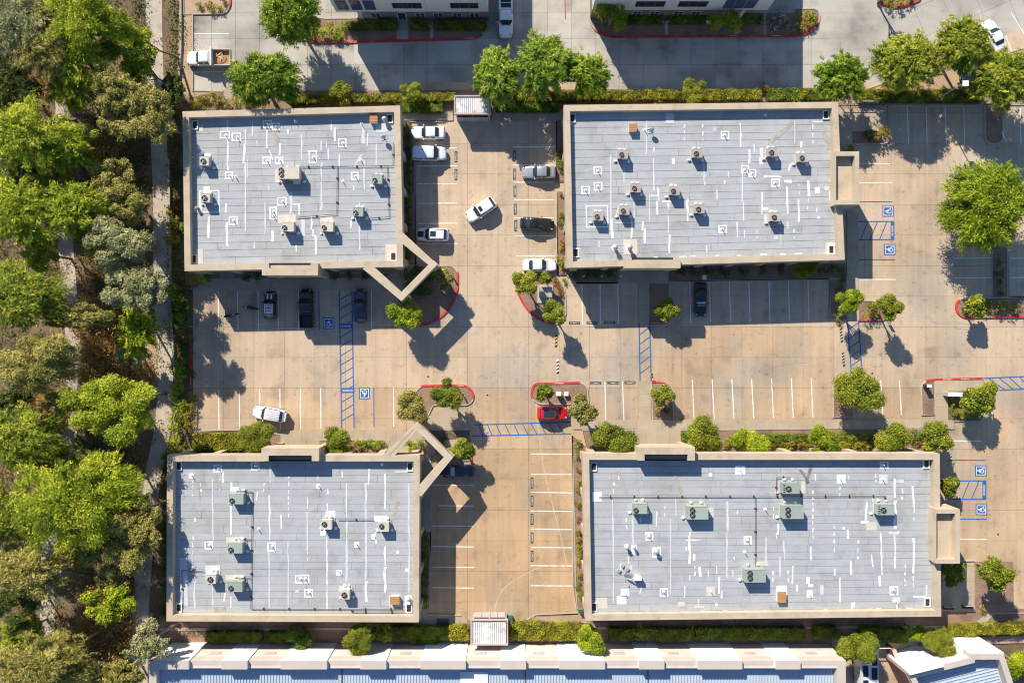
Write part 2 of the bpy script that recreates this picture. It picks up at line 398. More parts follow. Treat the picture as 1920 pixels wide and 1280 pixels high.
def walk(name, poly, z=Z_WALK, m=None, parent=None):
    return structure(MB().prism([P(*q) for q in poly], 0.0, z).build(name, m or walkc, parent))
def walk_tiles(name, x0, y0, x1, y1, step, z=Z_WALK, m=None, vertical=False):
    """sidewalk strip poured in panels along its length"""
    base = structure(MB().prism([P(x0, y0), P(x1, y0), P(x1, y1), P(x0, y1)], 0.0, z - 0.02).build(name, joint))
    L = (y1 - y0) if vertical else (x1 - x0); k = max(1, round(L / step)); s = L / k
    W = M((x1 - x0) if vertical else (y1 - y0)); G = M(s)
    me = (MB().box(0, 0, 0, W, G - 0.02, 0.02) if vertical else MB().box(0, 0, 0, G - 0.02, W, 0.02)).mesh('panel', m or walkc)
    for i in range(k):
        x, y = P(x0, y0 + (i + 1) * s) if vertical else P(x0 + i * s, y1)
        link('panel', me, base, (x, y, z - 0.02))
walk_tiles('sidewalk', 372, 521, 735, 543, 22); walk_tiles('sidewalk', 527, 806, 880, 824, 20)
walk_tiles('entrance_plaza', 527, 824, 600, 853, 24); walk_tiles('sidewalk', 1075, 787, 1788, 804, 24)
walk_tiles('entrance_plaza', 1190, 804, 1276, 842, 21); walk_tiles('sidewalk', 1197, 715, 1220, 787, 24, vertical=True)
walk_tiles('sidewalk', 1197, 531, 1216, 606, 24, vertical=True); walk_tiles('entrance_plaza', 1161, 495, 1253, 531, 22)
walk_tiles('sidewalk', 1587, 400, 1608, 566, 22, vertical=True); walk_tiles('sidewalk', 786, 850, 808, 996, 22, vertical=True)
walk_tiles('sidewalk', 1752, 713, 1775, 787, 24, vertical=True); walk_tiles('sidewalk', 1754, 713, 1842, 731, 22, z=Z_WALK + 0.004)
walk_tiles('sidewalk', 757, 209, 850, 227, 22); walk_tiles('sidewalk', 922, 211, 1050, 226, 22)
walk_tiles('sidewalk', 1572, 203, 1643, 245, 24); walk_tiles('sidewalk', 1572, 245, 1597, 300, 24, vertical=True)
walk_tiles('sidewalk', 720, 824, 790, 850, 24); walk('entry_pavement', [(786, 790), (842, 758), (880, 800), (880, 818), (850, 850), (800, 850)])
walk('service_pavement', [(757, 497), (780, 497), (760, 540), (735, 575), (700, 543), (735, 510)], Z_WALK + 0.004)
walk('utility_pad', [(420, 168), (462, 168), (462, 186), (420, 186)], 0.16); walk('service_pavement', [(778, 1152), (870, 1152), (880, 1172), (778, 1172)], 0.12)
walk_tiles('patio', 1765, 1060, 1826, 1145, 28, vertical=True)
walk('dirt_bed', [(1826, 1052), (1898, 1052), (1900, 1140), (1960, 1140), (1960, 1176), (1765, 1176), (1765, 1145), (1826, 1145)], 0.13, mulch)
walk('concrete_swale', [(1822, 1172), (1842, 1172), (1862, 1150), (1852, 1146)], 0.17, kerbc)
walk('footpath', [(300, 1176), (1760, 1172), (1760, 1176), (300, 1181)], 0.17, kerbc)
walk('footpath', [(1700, 1172), (1842, 1172), (1842, 1179), (1700, 1179)], 0.175, walkc)
walk('red_walk', [(1815, 1193), (1960, 1189), (1960, 1203), (1830, 1206)], 0.15, mat('pink_concrete', (0.45, 0.30, 0.25)))
walk('bed', [(300, 1150), (1100, 1166), (1765, 1150), (1765, 1215), (300, 1215)], 0.10, mulch)
walk('yard_pavement', [(1560, 1195), (1720, 1195), (1720, 1330), (1560, 1330)], 0.125, beige)
# ---- kerbed planting islands
def kerb_strip(pts, w=0.17, z0=0.02, z1=0.2, closed=False):
    """a kerb swept along world points"""
    b = MB(); n = len(pts); L, Rr = [], []
    for i in range(n):
        a = pts[i - 1] if (closed or i > 0) else pts[i]; c = pts[(i + 1) % n] if (closed or i < n - 1) else pts[i]
        dx, dy = c[0] - a[0], c[1] - a[1]; q = math.hypot(dx, dy) or 1
        L.append((pts[i][0] - dy / q * w / 2, pts[i][1] + dx / q * w / 2)); Rr.append((pts[i][0] + dy / q * w / 2, pts[i][1] - dx / q * w / 2))
    for i in range(n if closed else n - 1):
        j = (i + 1) % n
        quad = [L[i], L[j], Rr[j], Rr[i]]
        z = [z1] * 4
        b.face([(*q, z1) for q in quad][::-1]); b.face([(*L[i], z0), (*L[j], z0), (*L[j], z1), (*L[i], z1)][::-1]); b.face([(*Rr[j], z0), (*Rr[i], z0), (*Rr[i], z1), (*Rr[j], z1)][::-1])
    if not closed:
        b.face([(*L[0], z0), (*Rr[0], z0), (*Rr[0], z1), (*L[0], z1)]); b.face([(*L[-1], z0), (*L[-1], z1), (*Rr[-1], z1), (*Rr[-1], z0)])
    return b
def island(poly, rad, red=(), m=None, kerb=True, name='planting_bed'):
    """soil bed with a kerb ring; red = runs of photo points painted red"""
    pw = [P(*q) for q in poly]; rr = [M(q) for q in rad] if hasattr(rad, '__len__') else M(rad)
    rp = ccw(rounded(pw, rr))
    o = structure(MB().prism(inset(rp, 0.1), 0.0, Z_SOIL).build(name, m or mulch))
    if kerb: kerb_strip(rp, closed=True).build('kerb', kerbc, o)
    for run in red:
        pr = [P(*q) for q in run]
        # follow the rounded outline between the two ends of the run
        i0 = min(range(len(rp)), key=lambda i: math.dist(rp[i], pr[0])); i1 = min(range(len(rp)), key=lambda i: math.dist(rp[i], pr[-1]))
        n = len(rp); f = [rp[(i0 + k) % n] for k in range((i1 - i0) % n + 1)]; g = [rp[(i0 - k) % n] for k in range((i0 - i1) % n + 1)]
        ln = lambda q: sum(math.dist(q[k], q[k + 1]) for k in range(len(q) - 1))
        seg = f if ln(f) <= ln(g) else g
        if len(seg) < 2: continue
        kerb_strip(seg, w=0.30, z1=0.206).build('painted_kerb', redp, o)
    return o
island([(757, 495), (780, 499), (846, 498), (858, 508), (858, 548), (843, 580), (815, 603), (778, 613), (742, 613), (733, 600), (752, 575)], [0, 0, 0, 12, 20, 20, 20, 15, 8, 8, 0], [[(858, 508), (778, 613)]])
island([(1043, 516), (1059, 540), (1061, 592), (1052, 606), (1040, 608), (1006, 597), (982, 572), (969, 545), (968, 522), (985, 512)], [6, 10, 10, 8, 8, 20, 20, 20, 10, 8], [[(969, 545), (1040, 608)]])
island([(778, 735), (790, 723), (872, 722), (887, 733), (887, 751), (877, 759), (812, 759), (797, 790), (783, 794), (778, 780)], [8, 8, 14, 12, 10, 8, 3, 3, 3, 3], [[(789, 723), (887, 748)]])
island([(997, 730), (1003, 719), (1089, 717), (1101, 725), (1103, 757), (1010, 757), (997, 748)], [8, 8, 8, 10, 3, 8, 8], [[(997, 745), (1089, 717)]])
island([(1216, 531), (1254, 531), (1254, 595), (1245, 606), (1216, 606)], [0, 0, 8, 8, 0], [[(1216, 606), (1244, 606)]])
island([(1221, 715), (1248, 715), (1262, 728), (1262, 789), (1223, 790)], [0, 14, 10, 0, 0], [[(1221, 715), (1247, 715)]])
island([(1554, 526), (1587, 526), (1588, 600), (1568, 600), (1556, 590)], [0, 0, 0, 10, 10])
island([(1609, 564), (1662, 564), (1662, 596), (1654, 600), (1609, 600)], [0, 4, 6, 6, 0], [[(1609, 600), (1656, 600)]])
island([(1801, 560), (1960, 556), (1960, 594), (1806, 595), (1792, 585), (1792, 568)], [10, 0, 0, 14, 10, 8], [[(1797, 560), (1955, 594)]])
island([(1861, 462), (1888, 462), (1888, 556), (1861, 557)], 0)
island([(1561, 720), (1572, 708), (1597, 707), (1599, 780), (1562, 782)], [10, 10, 0, 0, 0], [[(1570, 708), (1578, 707)]])
island([(1726, 725), (1736, 712), (1752, 712), (1752, 777), (1728, 778)], [8, 12, 0, 0, 0], [[(1734, 712), (1752, 712)]])
kerb_strip([P(1752, 711), P(1842, 709)], w=0.3, z1=0.206).build('painted_kerb', redp, structure(MB().prism([P(1752, 712), P(1842, 710), P(1842, 713), P(1752, 714)], 0.02, 0.15).build('kerb_edge', kerbc)))
island([(1775, 732), (1845, 732), (1845, 780), (1838, 789), (1775, 789)], [0, 4, 8, 8, 0], [[(1845, 762), (1845, 775)]], m=grassm)
island([(1845, 196), (1879, 196), (1879, 262), (1872, 270), (1853, 270), (1846, 262)], [0, 0, 10, 8, 8, 10])
island([(1597, 246), (1664, 246), (1669, 262), (1660, 270), (1597, 270)], [0, 3, 6, 6, 0])
island([(1043, 228), (1062, 228), (1062, 341), (1044, 341)], 0); island([(1044, 360), (1062, 360), (1062, 516), (1046, 516)], 0)
island([(756, 230), (770, 230), (778, 300), (780, 496), (756, 492)], 0)
island([(1073, 816), (1100, 838), (1104, 1140), (1080, 1140), (1074, 1100)], 0); island([(782, 996), (808, 996), (806, 1140), (782, 1140)], 0)
island([(350, 513), (413, 513), (413, 541), (352, 541)], 0); island([(439, 513), (515, 513), (515, 524), (439, 524)], 0); island([(612, 512), (735, 512), (712, 522), (612, 524)], 0)
island([(1062, 505), (1158, 503), (1158, 531), (1080, 531), (1062, 515)], 0); island([(1253, 500), (1586, 492), (1586, 522), (1253, 527)], 0)
island([(360, 808), (458, 808), (527, 814), (527, 850), (345, 850)], 0); island([(590, 824), (732, 824), (724, 850), (600, 850)], 0); island([(757, 822), (800, 822), (815, 850), (757, 850)], 0)
island([(1276, 806), (1752, 800), (1752, 845), (1276, 845)], 0); island([(1092, 806), (1190, 806), (1190, 845), (1100, 845)], 0)
island([(842, 826), (880, 822), (884, 862), (848, 864)], 0, [[(882, 840), (884, 855)]])
island([(985, 1163), (1001, 1152), (1083, 1149), (1100, 1150), (1100, 1165)], [3, 8, 0, 0, 0], m=dirtm)
# beds of the upper driveway
island([(556, 30), (612, 36), (915, 33), (915, 52), (904, 68), (880, 74), (650, 80), (580, 80), (556, 66)], [3, 0, 0, 6, 12, 8, 8, 14, 14], [[(575, 80), (905, 66)]])
island([(1106, 30), (1490, 24), (1490, 18), (1534, 18), (1537, 38), (1525, 58), (1500, 68), (1140, 70), (1116, 58), (1106, 44)], [0, 0, 0, 10, 10, 14, 12, 14, 14, 8], [[(1112, 58), (1534, 45)]])
island([(1640, -30), (1730, -30), (1728, 0), (1680, 18), (1645, 4)], [0, 0, 12, 20, 10], [[(1645, 0), (1728, 0)]])
island([(345, -40), (432, -40), (432, 12), (424, 27), (346, 28)], [0, 0, 8, 12, 0], [[(432, -20), (430, 16)]], m=dirtm)
island([(1612, 182), (1618, 170), (1760, 122), (1860, 108), (1960, 80), (1960, 195), (1612, 195)], 0, m=dirtm)
structure(MB().prism([P(415, 172), P(1640, 166), P(1660, 198), P(345, 212), P(345, 186)], 0.0, 0.15).build('hedge_bed', mulch))
structure(MB().prism([P(338, -40), P(362, -40), P(362, 172), P(420, 176), P(420, 200), P(330, 205)], 0.0, 0.13).build('dirt_verge', dirtm))
for pts in ([(362, 28), (362, 172), (420, 172)], [(371, 616), (371, 544), (735, 544)], [(370, 739), (370, 809), (460, 807)], [(340, 620), (352, 612), (370, 612), (371, 600)],
            [(770, 320), (770, 229), (834, 229)], [(942, 227), (1043, 227), (1043, 345)], [(1045, 360), (1046, 516)], [(780, 300), (780, 496)], [(1254, 528), (1554, 523), (1555, 600)],
            [(808, 905), (808, 996), (802, 1140), (802, 1151), (866, 1152)], [(940, 1164), (995, 1162), (1003, 1153), (1083, 1149), (1079, 1100), (1073, 816)], [(1664, 245), (1664, 197), (1845, 197)], [(1880, 197), (1960, 196)],
            [(1860, 455), (1860, 557)], [(1890, 455), (1892, 557), (1960, 556)], [(1765, 1051), (1826, 1050)], [(1860, 1148), (1960, 1148)], [(1080, 531), (1196, 531)]):
    structure(kerb_strip([P(*q) for q in pts]).build('kerb', kerbc))
structure(kerb_strip([P(358, 624), P(359, 728)], w=0.35, z1=0.206).build('red_kerb', redp))
# paths in the wood, low wall along its edge
def ribbon(name, pts, w, m, z=0.03):
    pw = [P(*q) for q in pts]; hi = kerb_strip(pw, w=w, z0=0.0, z1=z)
    return structure(hi.build(name, m))
ribbon('woodland_path', smooth_line([(112, -60), (116, 100), (120, 300), (121, 420), (128, 520), (136, 620), (138, 720), (132, 800), (112, 900), (95, 1000), (90, 1100), (88, 1340)]), 2.1, pathm)
ribbon('woodland_walk', smooth_line([(288, -60), (290, 100), (297, 250), (302, 360), (303, 480), (306, 580), (311, 680), (309, 760), (302, 820), (286, 900), (276, 990), (266, 1100), (262, 1200), (262, 1340)]), 2.3, mat('pale_walk', (0.45, 0.39, 0.315), var=0.22, c2=(0.30, 0.25, 0.19), c2scale=0.5, c2amt=0.6), 0.035)
ribbon('dirt_trail', smooth_line([(-60, 1035), (0, 1050), (70, 1066), (130, 1080), (180, 1092), (240, 1106)]), 1.3, dirtm, 0.04)
ribbon('bare_ground', smooth_line([(275, 625), (282, 690), (278, 725)]), 2.2, dirtm, 0.025)
ribbon('bare_ground', smooth_line([(322, 505), (335, 540), (345, 590)]), 2.0, mulch, 0.025)
tag(kerb_strip([P(*q) for q in [(341, -40), (341, 90), (337, 152)]], w=0.25, z1=0.45).build('retaining_wall', kerbc), 'low pale retaining wall between the wood and the flatbed truck stall', 'wall', 'low walls along the wood')
tag(kerb_strip([P(*q) for q in smooth_line([(318, 300), (320, 420), (322, 575), (326, 650), (328, 690), (330, 800)])], w=0.25, z1=0.4).build('retaining_wall', kerbc), 'low pale retaining wall between woodland walk and the upper left building', 'wall', 'low walls along the wood')

# ---------------------------------------------------------------- painted markings (thin sheets, parts of the lot)
LINES = {}
def line(x0, y0, x1, y1, m=whitep, w=0.135, name='parking_line', parent=None, z=Z_MARK):
    a, c = P(x0, y0), P(x1, y1); L = math.dist(a, c); an = math.atan2(c[1] - a[1], c[0] - a[0])
    b = MB(); b.obox(0, 0, -0.004, 0.004, L, w, 0)
    o = link(name, b.mesh(name, m), parent or lot, ((a[0] + c[0]) / 2, (a[1] + c[1]) / 2, z + 0.002), an); return o
W_ = [(837, 278, 857, 278), (782, 311.5, 857, 311.5), (782, 345, 857, 345), (782, 382, 857, 381), (783, 419.5, 858, 418.5), (783, 456.5, 858, 457),
      (962, 276, 1043, 276), (962, 310, 1038, 310), (964, 342, 1038, 342), (964, 375, 1038, 375), (964, 409, 1039, 409), (965, 442, 1039, 442), (967, 480, 1040, 480),
      (409.5, 546, 410.5, 621), (446, 545, 446.5, 620), (484, 545, 485, 620), (522, 545, 522.5, 619), (560, 545, 560.5, 619), (696.5, 541, 697, 616),
      (410.5, 731, 411, 805), (449, 731, 449.5, 805), (487, 729, 488, 804), (525, 729, 526, 804), (563.5, 728, 564, 804), (601.5, 727, 602, 803), (738, 725, 738.5, 800),
      (1091, 534, 1092, 608), (1125, 533, 1126, 607), (1158, 533, 1160, 607), (1293, 529, 1295, 605), (1330, 529, 1332, 604), (1367, 528, 1370, 603), (1404, 528, 1406, 603), (1441.5, 527, 1443.5, 602), (1478, 527, 1480, 602), (1514.5, 526, 1516.5, 601),
      (1134, 716, 1136, 790), (1167, 715, 1170, 791), (1298, 712, 1301, 786), (1335, 711, 1339, 786), (1372, 711, 1376, 786), (1409, 710, 1413, 784), (1446.5, 709, 1450, 783), (1483.5, 709, 1487, 783), (1520.5, 708, 1524, 782), (1651, 713, 1655, 779), (1686, 713, 1690, 778),
      (1609, 307, 1669, 307.5), (1610, 343, 1672, 343), (1609, 524, 1679, 524), (1785, 449, 1820, 449), (1788, 484.5, 1857, 483.5), (1789, 521.5, 1859, 520.5), (1891, 484.5, 1950, 483.5), (1892, 520.5, 1950, 519.5),
      (1700.5, 200, 1703, 271), (1736, 200, 1738, 271), (1771.5, 200, 1774, 271), (1806.5, 200, 1808, 271), (1912, 200, 1914, 271),
      (811, 908.5, 888, 909), (823, 947, 888, 948), (811, 985, 888, 986), (811, 1023.5, 888, 1024.5), (811, 1062, 888, 1063), (811, 1100.5, 888, 1101.5),
      (995, 850.5, 1072, 851), (995, 888.5, 1072, 889), (995, 922, 1072, 923.5), (995, 957, 1072, 958), (995, 991, 1072, 992), (995, 1025.5, 1072, 1026), (995, 1059.5, 1072, 1060), (995, 1097, 1072, 1097.5),
      (1798, 1010.5, 1850, 1010.5), (1783, 826, 1840, 826.5), (1887, 1106, 1888, 1142), (365, 64, 430, 64.5), (364, 136, 420, 135)]
for q in W_: line(*q)
line(1895, 25, 1925, 72, parent=st); line(1885, 68, 1899, 103, parent=st)
line(1059, 0, 1060.5, 37, m=redp, w=0.12, name='red_line', parent=drv)
for q in [(598, 543, 599, 618), (701, 725, 701.5, 800), (1612, 378.7, 1673, 378.7), (1607, 487, 1678, 487), (1778, 862, 1847, 862.5), (1798, 972.5, 1850, 972.5)]: line(*q, m=bluep)
def hatch(a, b_, c, d, n, flip=False, label=None, box=None):
    """blue access aisle: two long edges a-b and c-d (photo points) and slanted bars between them"""
    line(*a, *b_, m=bluep, w=0.16, name='aisle_line'); line(*c, *d, m=bluep, w=0.16, name='aisle_line')
    lp = lambda p, q, t: (p[0] + (q[0] - p[0]) * t, p[1] + (q[1] - p[1]) * t)
    off = 1.0 / n
    for i in range(-1, n):
        t0, t1 = (i + 0.45) * off, (i + 1.25) * off
        if flip: t0, t1 = t1, t0
        if min(t0, t1) < -0.01 or max(t0, t1) > 1.01: continue
        line(*lp(a, b_, t0), *lp(c, d, t1), m=bluep, w=0.13, name='aisle_bar', z=Z_MARK + 0.002)
hatch((636, 541), (641, 802), (660, 541), (664, 802), 15, flip=True)
hatch((1198, 605), (1200, 714), (1218, 605), (1221, 713), 6, flip=True)
hatch((1588, 597), (1596, 699), (1609, 597), (1616, 699), 6, flip=True)
hatch((890, 796), (1070, 791), (885, 817), (1070, 813), 11)
hatch((1844, 709), (1960, 704), (1864, 732), (1960, 727), 6)
hatch((1605, 415.5), (1676, 415.5), (1605, 449.5), (1676, 449.5), 4, flip=True)
hatch((1778, 901), (1848, 901), (1778, 935.5), (1848, 935.5), 4, flip=True)
def painted_box(name, px, py, w, h, rot, m):
    x, y = P(px, py); b = MB(); b.obox(0, 0, -0.004, 0.005, M(w), M(h), 0); return link(name, b.mesh(name, m), lot, (x, y, Z_MARK + 0.006), rot)
for px, py, rot in [(648.5, 611.5, 0), (652, 731.5, math.pi), (1673, 432.5, math.pi / 2), (1845, 918, math.pi / 2)]:
    o = painted_box('no_parking_marking', px, py, 25 if abs(rot) % math.pi < .1 else 34, 9.5 if abs(rot) % math.pi < .1 else 7, rot, bluep)
    link('lettering', text_mesh('NO PARKING', 0.38, whitep), o, (0, 0, 0.008)).scale = (.62, 1, 1)
COMPACT = [(855, 294.5, 90), (855, 328, 90), (964, 293, -90), (965, 327, -90), (965.5, 359, -90), (966, 392.5, -90), (967, 423.5, -90), (1077, 605.5, 0), (1110, 605, 0), (1143, 604.5, 0), (1117, 718, 180), (1149, 717.5, 180), (1181, 717, 180)] + [(997.5, y, -90) for y in (904.6, 939, 972.7, 1007.4, 1042)]
for px, py, a in COMPACT:
    o = painted_box('compact_marking', px, py, 20.5, 5.2, R(a), blackp); link('lettering', text_mesh('COMPACT', 0.27, whitep), o, (0, 0, 0.008))
# tyre scuffs, cracks and small covers
scuff = mat('tyre_scuff', (0.50, 0.375, 0.255), var=.2, scale=1.5, fine=.3, c2=(.445, .305, .18), c2scale=.8, c2amt=1.0)
crackm = mat('crack', (0.20, 0.16, 0.12))
def mark(name, pts, w, m, h=.003):
    pw = [P(*q) for q in smooth_line(pts, 5)]; kerb_strip(pw, w=w, z0=Z_LOT - .004, z1=Z_LOT + h).build(name, m, lot)
for dx in (0,): mark('tyre_mark', [(1004 + dx, 742), (1009 + dx, 800), (1018 + dx, 870), (1033 + dx, 935), (1050 + dx, 1000), (1064 + dx, 1062)], .16, scuff)
for dx in (0,): mark('tyre_mark', [(925 + dx * .4, 1150), (942, 1105 + dx), (985, 1075 + dx), (1015, 1062 + dx)], .14, scuff)
for pts in ([(1745, 603), (1765, 607), (1790, 604), (1815, 608), (1838, 606)], [(1702, 722), (1712, 726), (1722, 723)], [(1790, 615), (1812, 618), (1830, 615)], [(940, 575), (952, 588), (960, 603), (978, 618)], [(1330, 655), (1350, 650), (1372, 655)], [(1452, 690), (1480, 682), (1512, 680)]): mark('crack', pts, .035, crackm)
for px, py in ((914, 740.5), (803, 706), (1577, 708), (1871, 1001), (1635, 700), (1223, 702), (1223, 707)):
    x, y = P(px, py); MB().prism([(x + .14 * math.cos(t), y + .14 * math.sin(t)) for t in [k * math.pi / 5 for k in range(10)]], Z_LOT, Z_LOT + .006).build('cleanout_cover', blackp, lot)
# accessible symbol
def wheelchair():
    b = MB(); z0, z1 = 0.0, 0.004
    def bar(x0, y0, x1, y1, w=0.11): b.obox((x0 + x1) / 2, (y0 + y1) / 2, z0, z1, math.hypot(x1 - x0, y1 - y0) + w * 0.6, w, math.atan2(y1 - y0, x1 - x0))
    b.prism([(0.02 + 0.09 * math.cos(t), 0.40 + 0.09 * math.sin(t)) for t in [k * math.pi / 5 for k in range(10)]], z0, z1)
    arc = [(-0.06 + 0.24 * math.cos(t), -0.18 + 0.24 * math.sin(t)) for t in [R(100) + k * R(27) for k in range(10)]]
    for p, q in zip(arc, arc[1:]): bar(*p, *q, 0.085)
    bar(0.02, 0.28, 0.0, -0.04); bar(0.0, -0.04, 0.22, -0.04); bar(0.22, -0.04, 0.33, -0.34); bar(0.02, 0.17, 0.24, 0.14, 0.08); bar(-0.06, 0.25, -0.26, 0.12, 0.08); bar(0.33, -0.34, 0.42, -0.32, 0.08)
    return b.mesh('figure', whitep)
fig = wheelchair()
brd = MB(); brd.ring([(-.62, -.66), (.62, -.66), (.62, .66), (-.62, .66)], [(-.53, -.57), (.53, -.57), (.53, .57), (-.53, .57)], 0.0, 0.004)
brd_me = brd.mesh('border', whitep)
for px, py, a in [(617, 606, 0), (683.5, 737, 180), (1664.8, 396.3, 90), (1667.8, 467.8, 90), (1838.3, 882, 90), (1839.5, 954.7, 90)]:
    o = painted_box('accessible_marking', px, py, 20.5 , 21.5, R(a), bluep)
    link('border', brd_me, o, (0, 0, 0.007)); link('figure', fig, o, (0, 0, 0.007))
# small white words on the red kerbs
for px, py, a in [(1049, 718.2, 0), (862, 722.6, 0), (1850, 593.8, 0), (1647, 599.8, 0), (1775, 710.8, 0), (1808, 710.2, 0), (1230, 605.6, 0), (1238, 715, 0), (358.5, 640, 90), (358.7, 712, 90), (1455, 68.2, 0), (1375, 68.6, 0), (880, 73.2, 5)]:
    x, y = P(px, py); link('kerb_lettering', text_mesh('NO PARKING', 0.2, whitep), lot, (x, y, 0.212), R(a))
# rubber speed humps
hump = thing('speed_hump', 'yellow and black striped rubber speed hump nearest the transformer island', 'speed hump', (*P(1042.7, 638.5), Z_LOT), group='speed humps')
def hump_parts(root, n, L, pale):
    s = L / n
    for i in range(n):
        b = MB(); sh = 0.16
        pts = [(-0.16, -L / 2 + i * s), (0.16, -L / 2 + i * s + sh), (0.16, -L / 2 + (i + 1) * s + sh), (-0.16, -L / 2 + (i + 1) * s)]
        b.prism(pts, 0, 0.05); link('stripe', b.mesh('stripe', blackp if i % 2 == 0 else pale), root)
hump_parts(hump, 8, M(25), yellowp)
h2 = thing('speed_hump', 'black and white striped speed hump above the red car island', 'speed hump', (*P(1045.6, 688), Z_LOT), group='speed humps'); hump_parts(h2, 8, M(26), whitep)
dusty = mat('worn_hump', (0.42, 0.33, 0.22), var=0.2)
for (px, py, lb) in ((1577, 629.5, 'upper worn black speed hump with dusty gaps left of the blue crossing'), (1581, 674.5, 'lower worn black speed hump above the large round tree')):
    h3 = thing('speed_hump', lb, 'speed hump', (*P(px, py), Z_LOT), R(5), 'speed humps'); hump_parts(h3, 9, M(25), dusty)
# ---------------------------------------------------------------- single-storey office buildings
stucco = mat('beige_stucco', (0.475, 0.385, 0.278), var=0.12, scale=0.35, fine=0.10, fscale=7, bump=0.08, c2=(0.36, 0.285, 0.205), c2scale=0.5, c2amt=0.6, stain=[(1.6, .58, .72, .16)])
stucco_d = mat('taupe_stucco', (0.33, 0.255, 0.20), var=0.1)
felt = mat('roof_underlay', (0.10, 0.10, 0.105), var=0.2)
roofing = mat('granule_roofing', (0.372, 0.386, 0.398), var=0.14, scale=0.22, fine=0.20, fscale=10, bump=0.08, objrand=0.035, c2=(0.285, 0.285, 0.27), c2scale=0.22, c2amt=0.75, stain=[(.5, .55, .72, .16), (2.2, .58, .72, .12)], streak=((0.25, 3.5, 1), 0.10))
seal = mat('white_sealant', (0.80, 0.80, 0.79), var=0.12, scale=2, fine=0.15, c2=(0.46, 0.48, 0.50), c2scale=0.9, c2amt=0.75)
seal_mid = mat('greyed_sealant', (0.66, 0.665, 0.67), var=0.15, scale=1.5, fine=0.15, c2=(0.44, 0.46, 0.48), c2scale=1.0, c2amt=0.9)
seal_f = mat('faded_sealant', (0.52, 0.535, 0.55), var=0.14, scale=1.2, fine=0.12)
tanpatch = mat('tan_patch', (0.55, 0.50, 0.43), var=0.12, scale=1.5)
rust = mat('rust_stain', (0.36, 0.335, 0.29), c2=(0.33, 0.28, 0.21), c2scale=1.0, c2amt=0.9, var=0.3, scale=1.2, fine=0.3)
glass_w = plain('window_glass', (0.02, 0.025, 0.035), rough=0.06, spec=0.8)
frame_m = plain('window_frame', (0.10, 0.08, 0.075), rough=0.5)
frame_l = plain('pale_frame', (0.62, 0.62, 0.62), rough=0.5)
ZP, ZR = 6.0, 5.1
def lerp2(p, q, t): return (p[0] + (q[0] - p[0]) * t, p[1] + (q[1] - p[1]) * t)
def wall_windows(root, a, c, n, z0=0.7, z1=3.3, inward=0.0, m_frame=None, wide=0.78, skip=()):
    """n windows along the ground edge a-c (outside is to the right of a->c): frame part with a pane and mullions"""
    L = math.dist(a, c); an = math.atan2(c[1] - a[1], c[0] - a[0]); s = L / n
    nx, ny = math.sin(an), -math.cos(an)
    W = s * wide; Hh = z1 - z0
    fb = MB(); f = 0.10
    for (x0, x1, y0, y1) in ((-W / 2, W / 2, 0, f), (-W / 2, W / 2, Hh - f, Hh), (-W / 2, -W / 2 + f, f, Hh - f), (W / 2 - f, W / 2, f, Hh - f), (-0.04, 0.04, f, Hh - f)):
        fb.box(x0, -0.08, y0, x1, 0.0, y1)
    fm = fb.mesh('window', m_frame or frame_m)
    pb = MB(); pb.box(-W / 2 + f, -0.03, f, -0.045, 0.0, Hh - f); pm = pb.mesh('pane', glass_w)
    pb = MB(); pb.box(0.045, -0.03, f, W / 2 - f, 0.0, Hh - f); pm2 = pb.mesh('pane', glass_w)
    for i in range(n):
        if i in skip: continue
        x, y = lerp2(a, c, (i + 0.5) / n)
        o = link('window', fm, root, Vector((x + nx * 0.004, y + ny * 0.004, z0)) - root.location, an)
        link('pane', pm, o); link('pane', pm2, o)
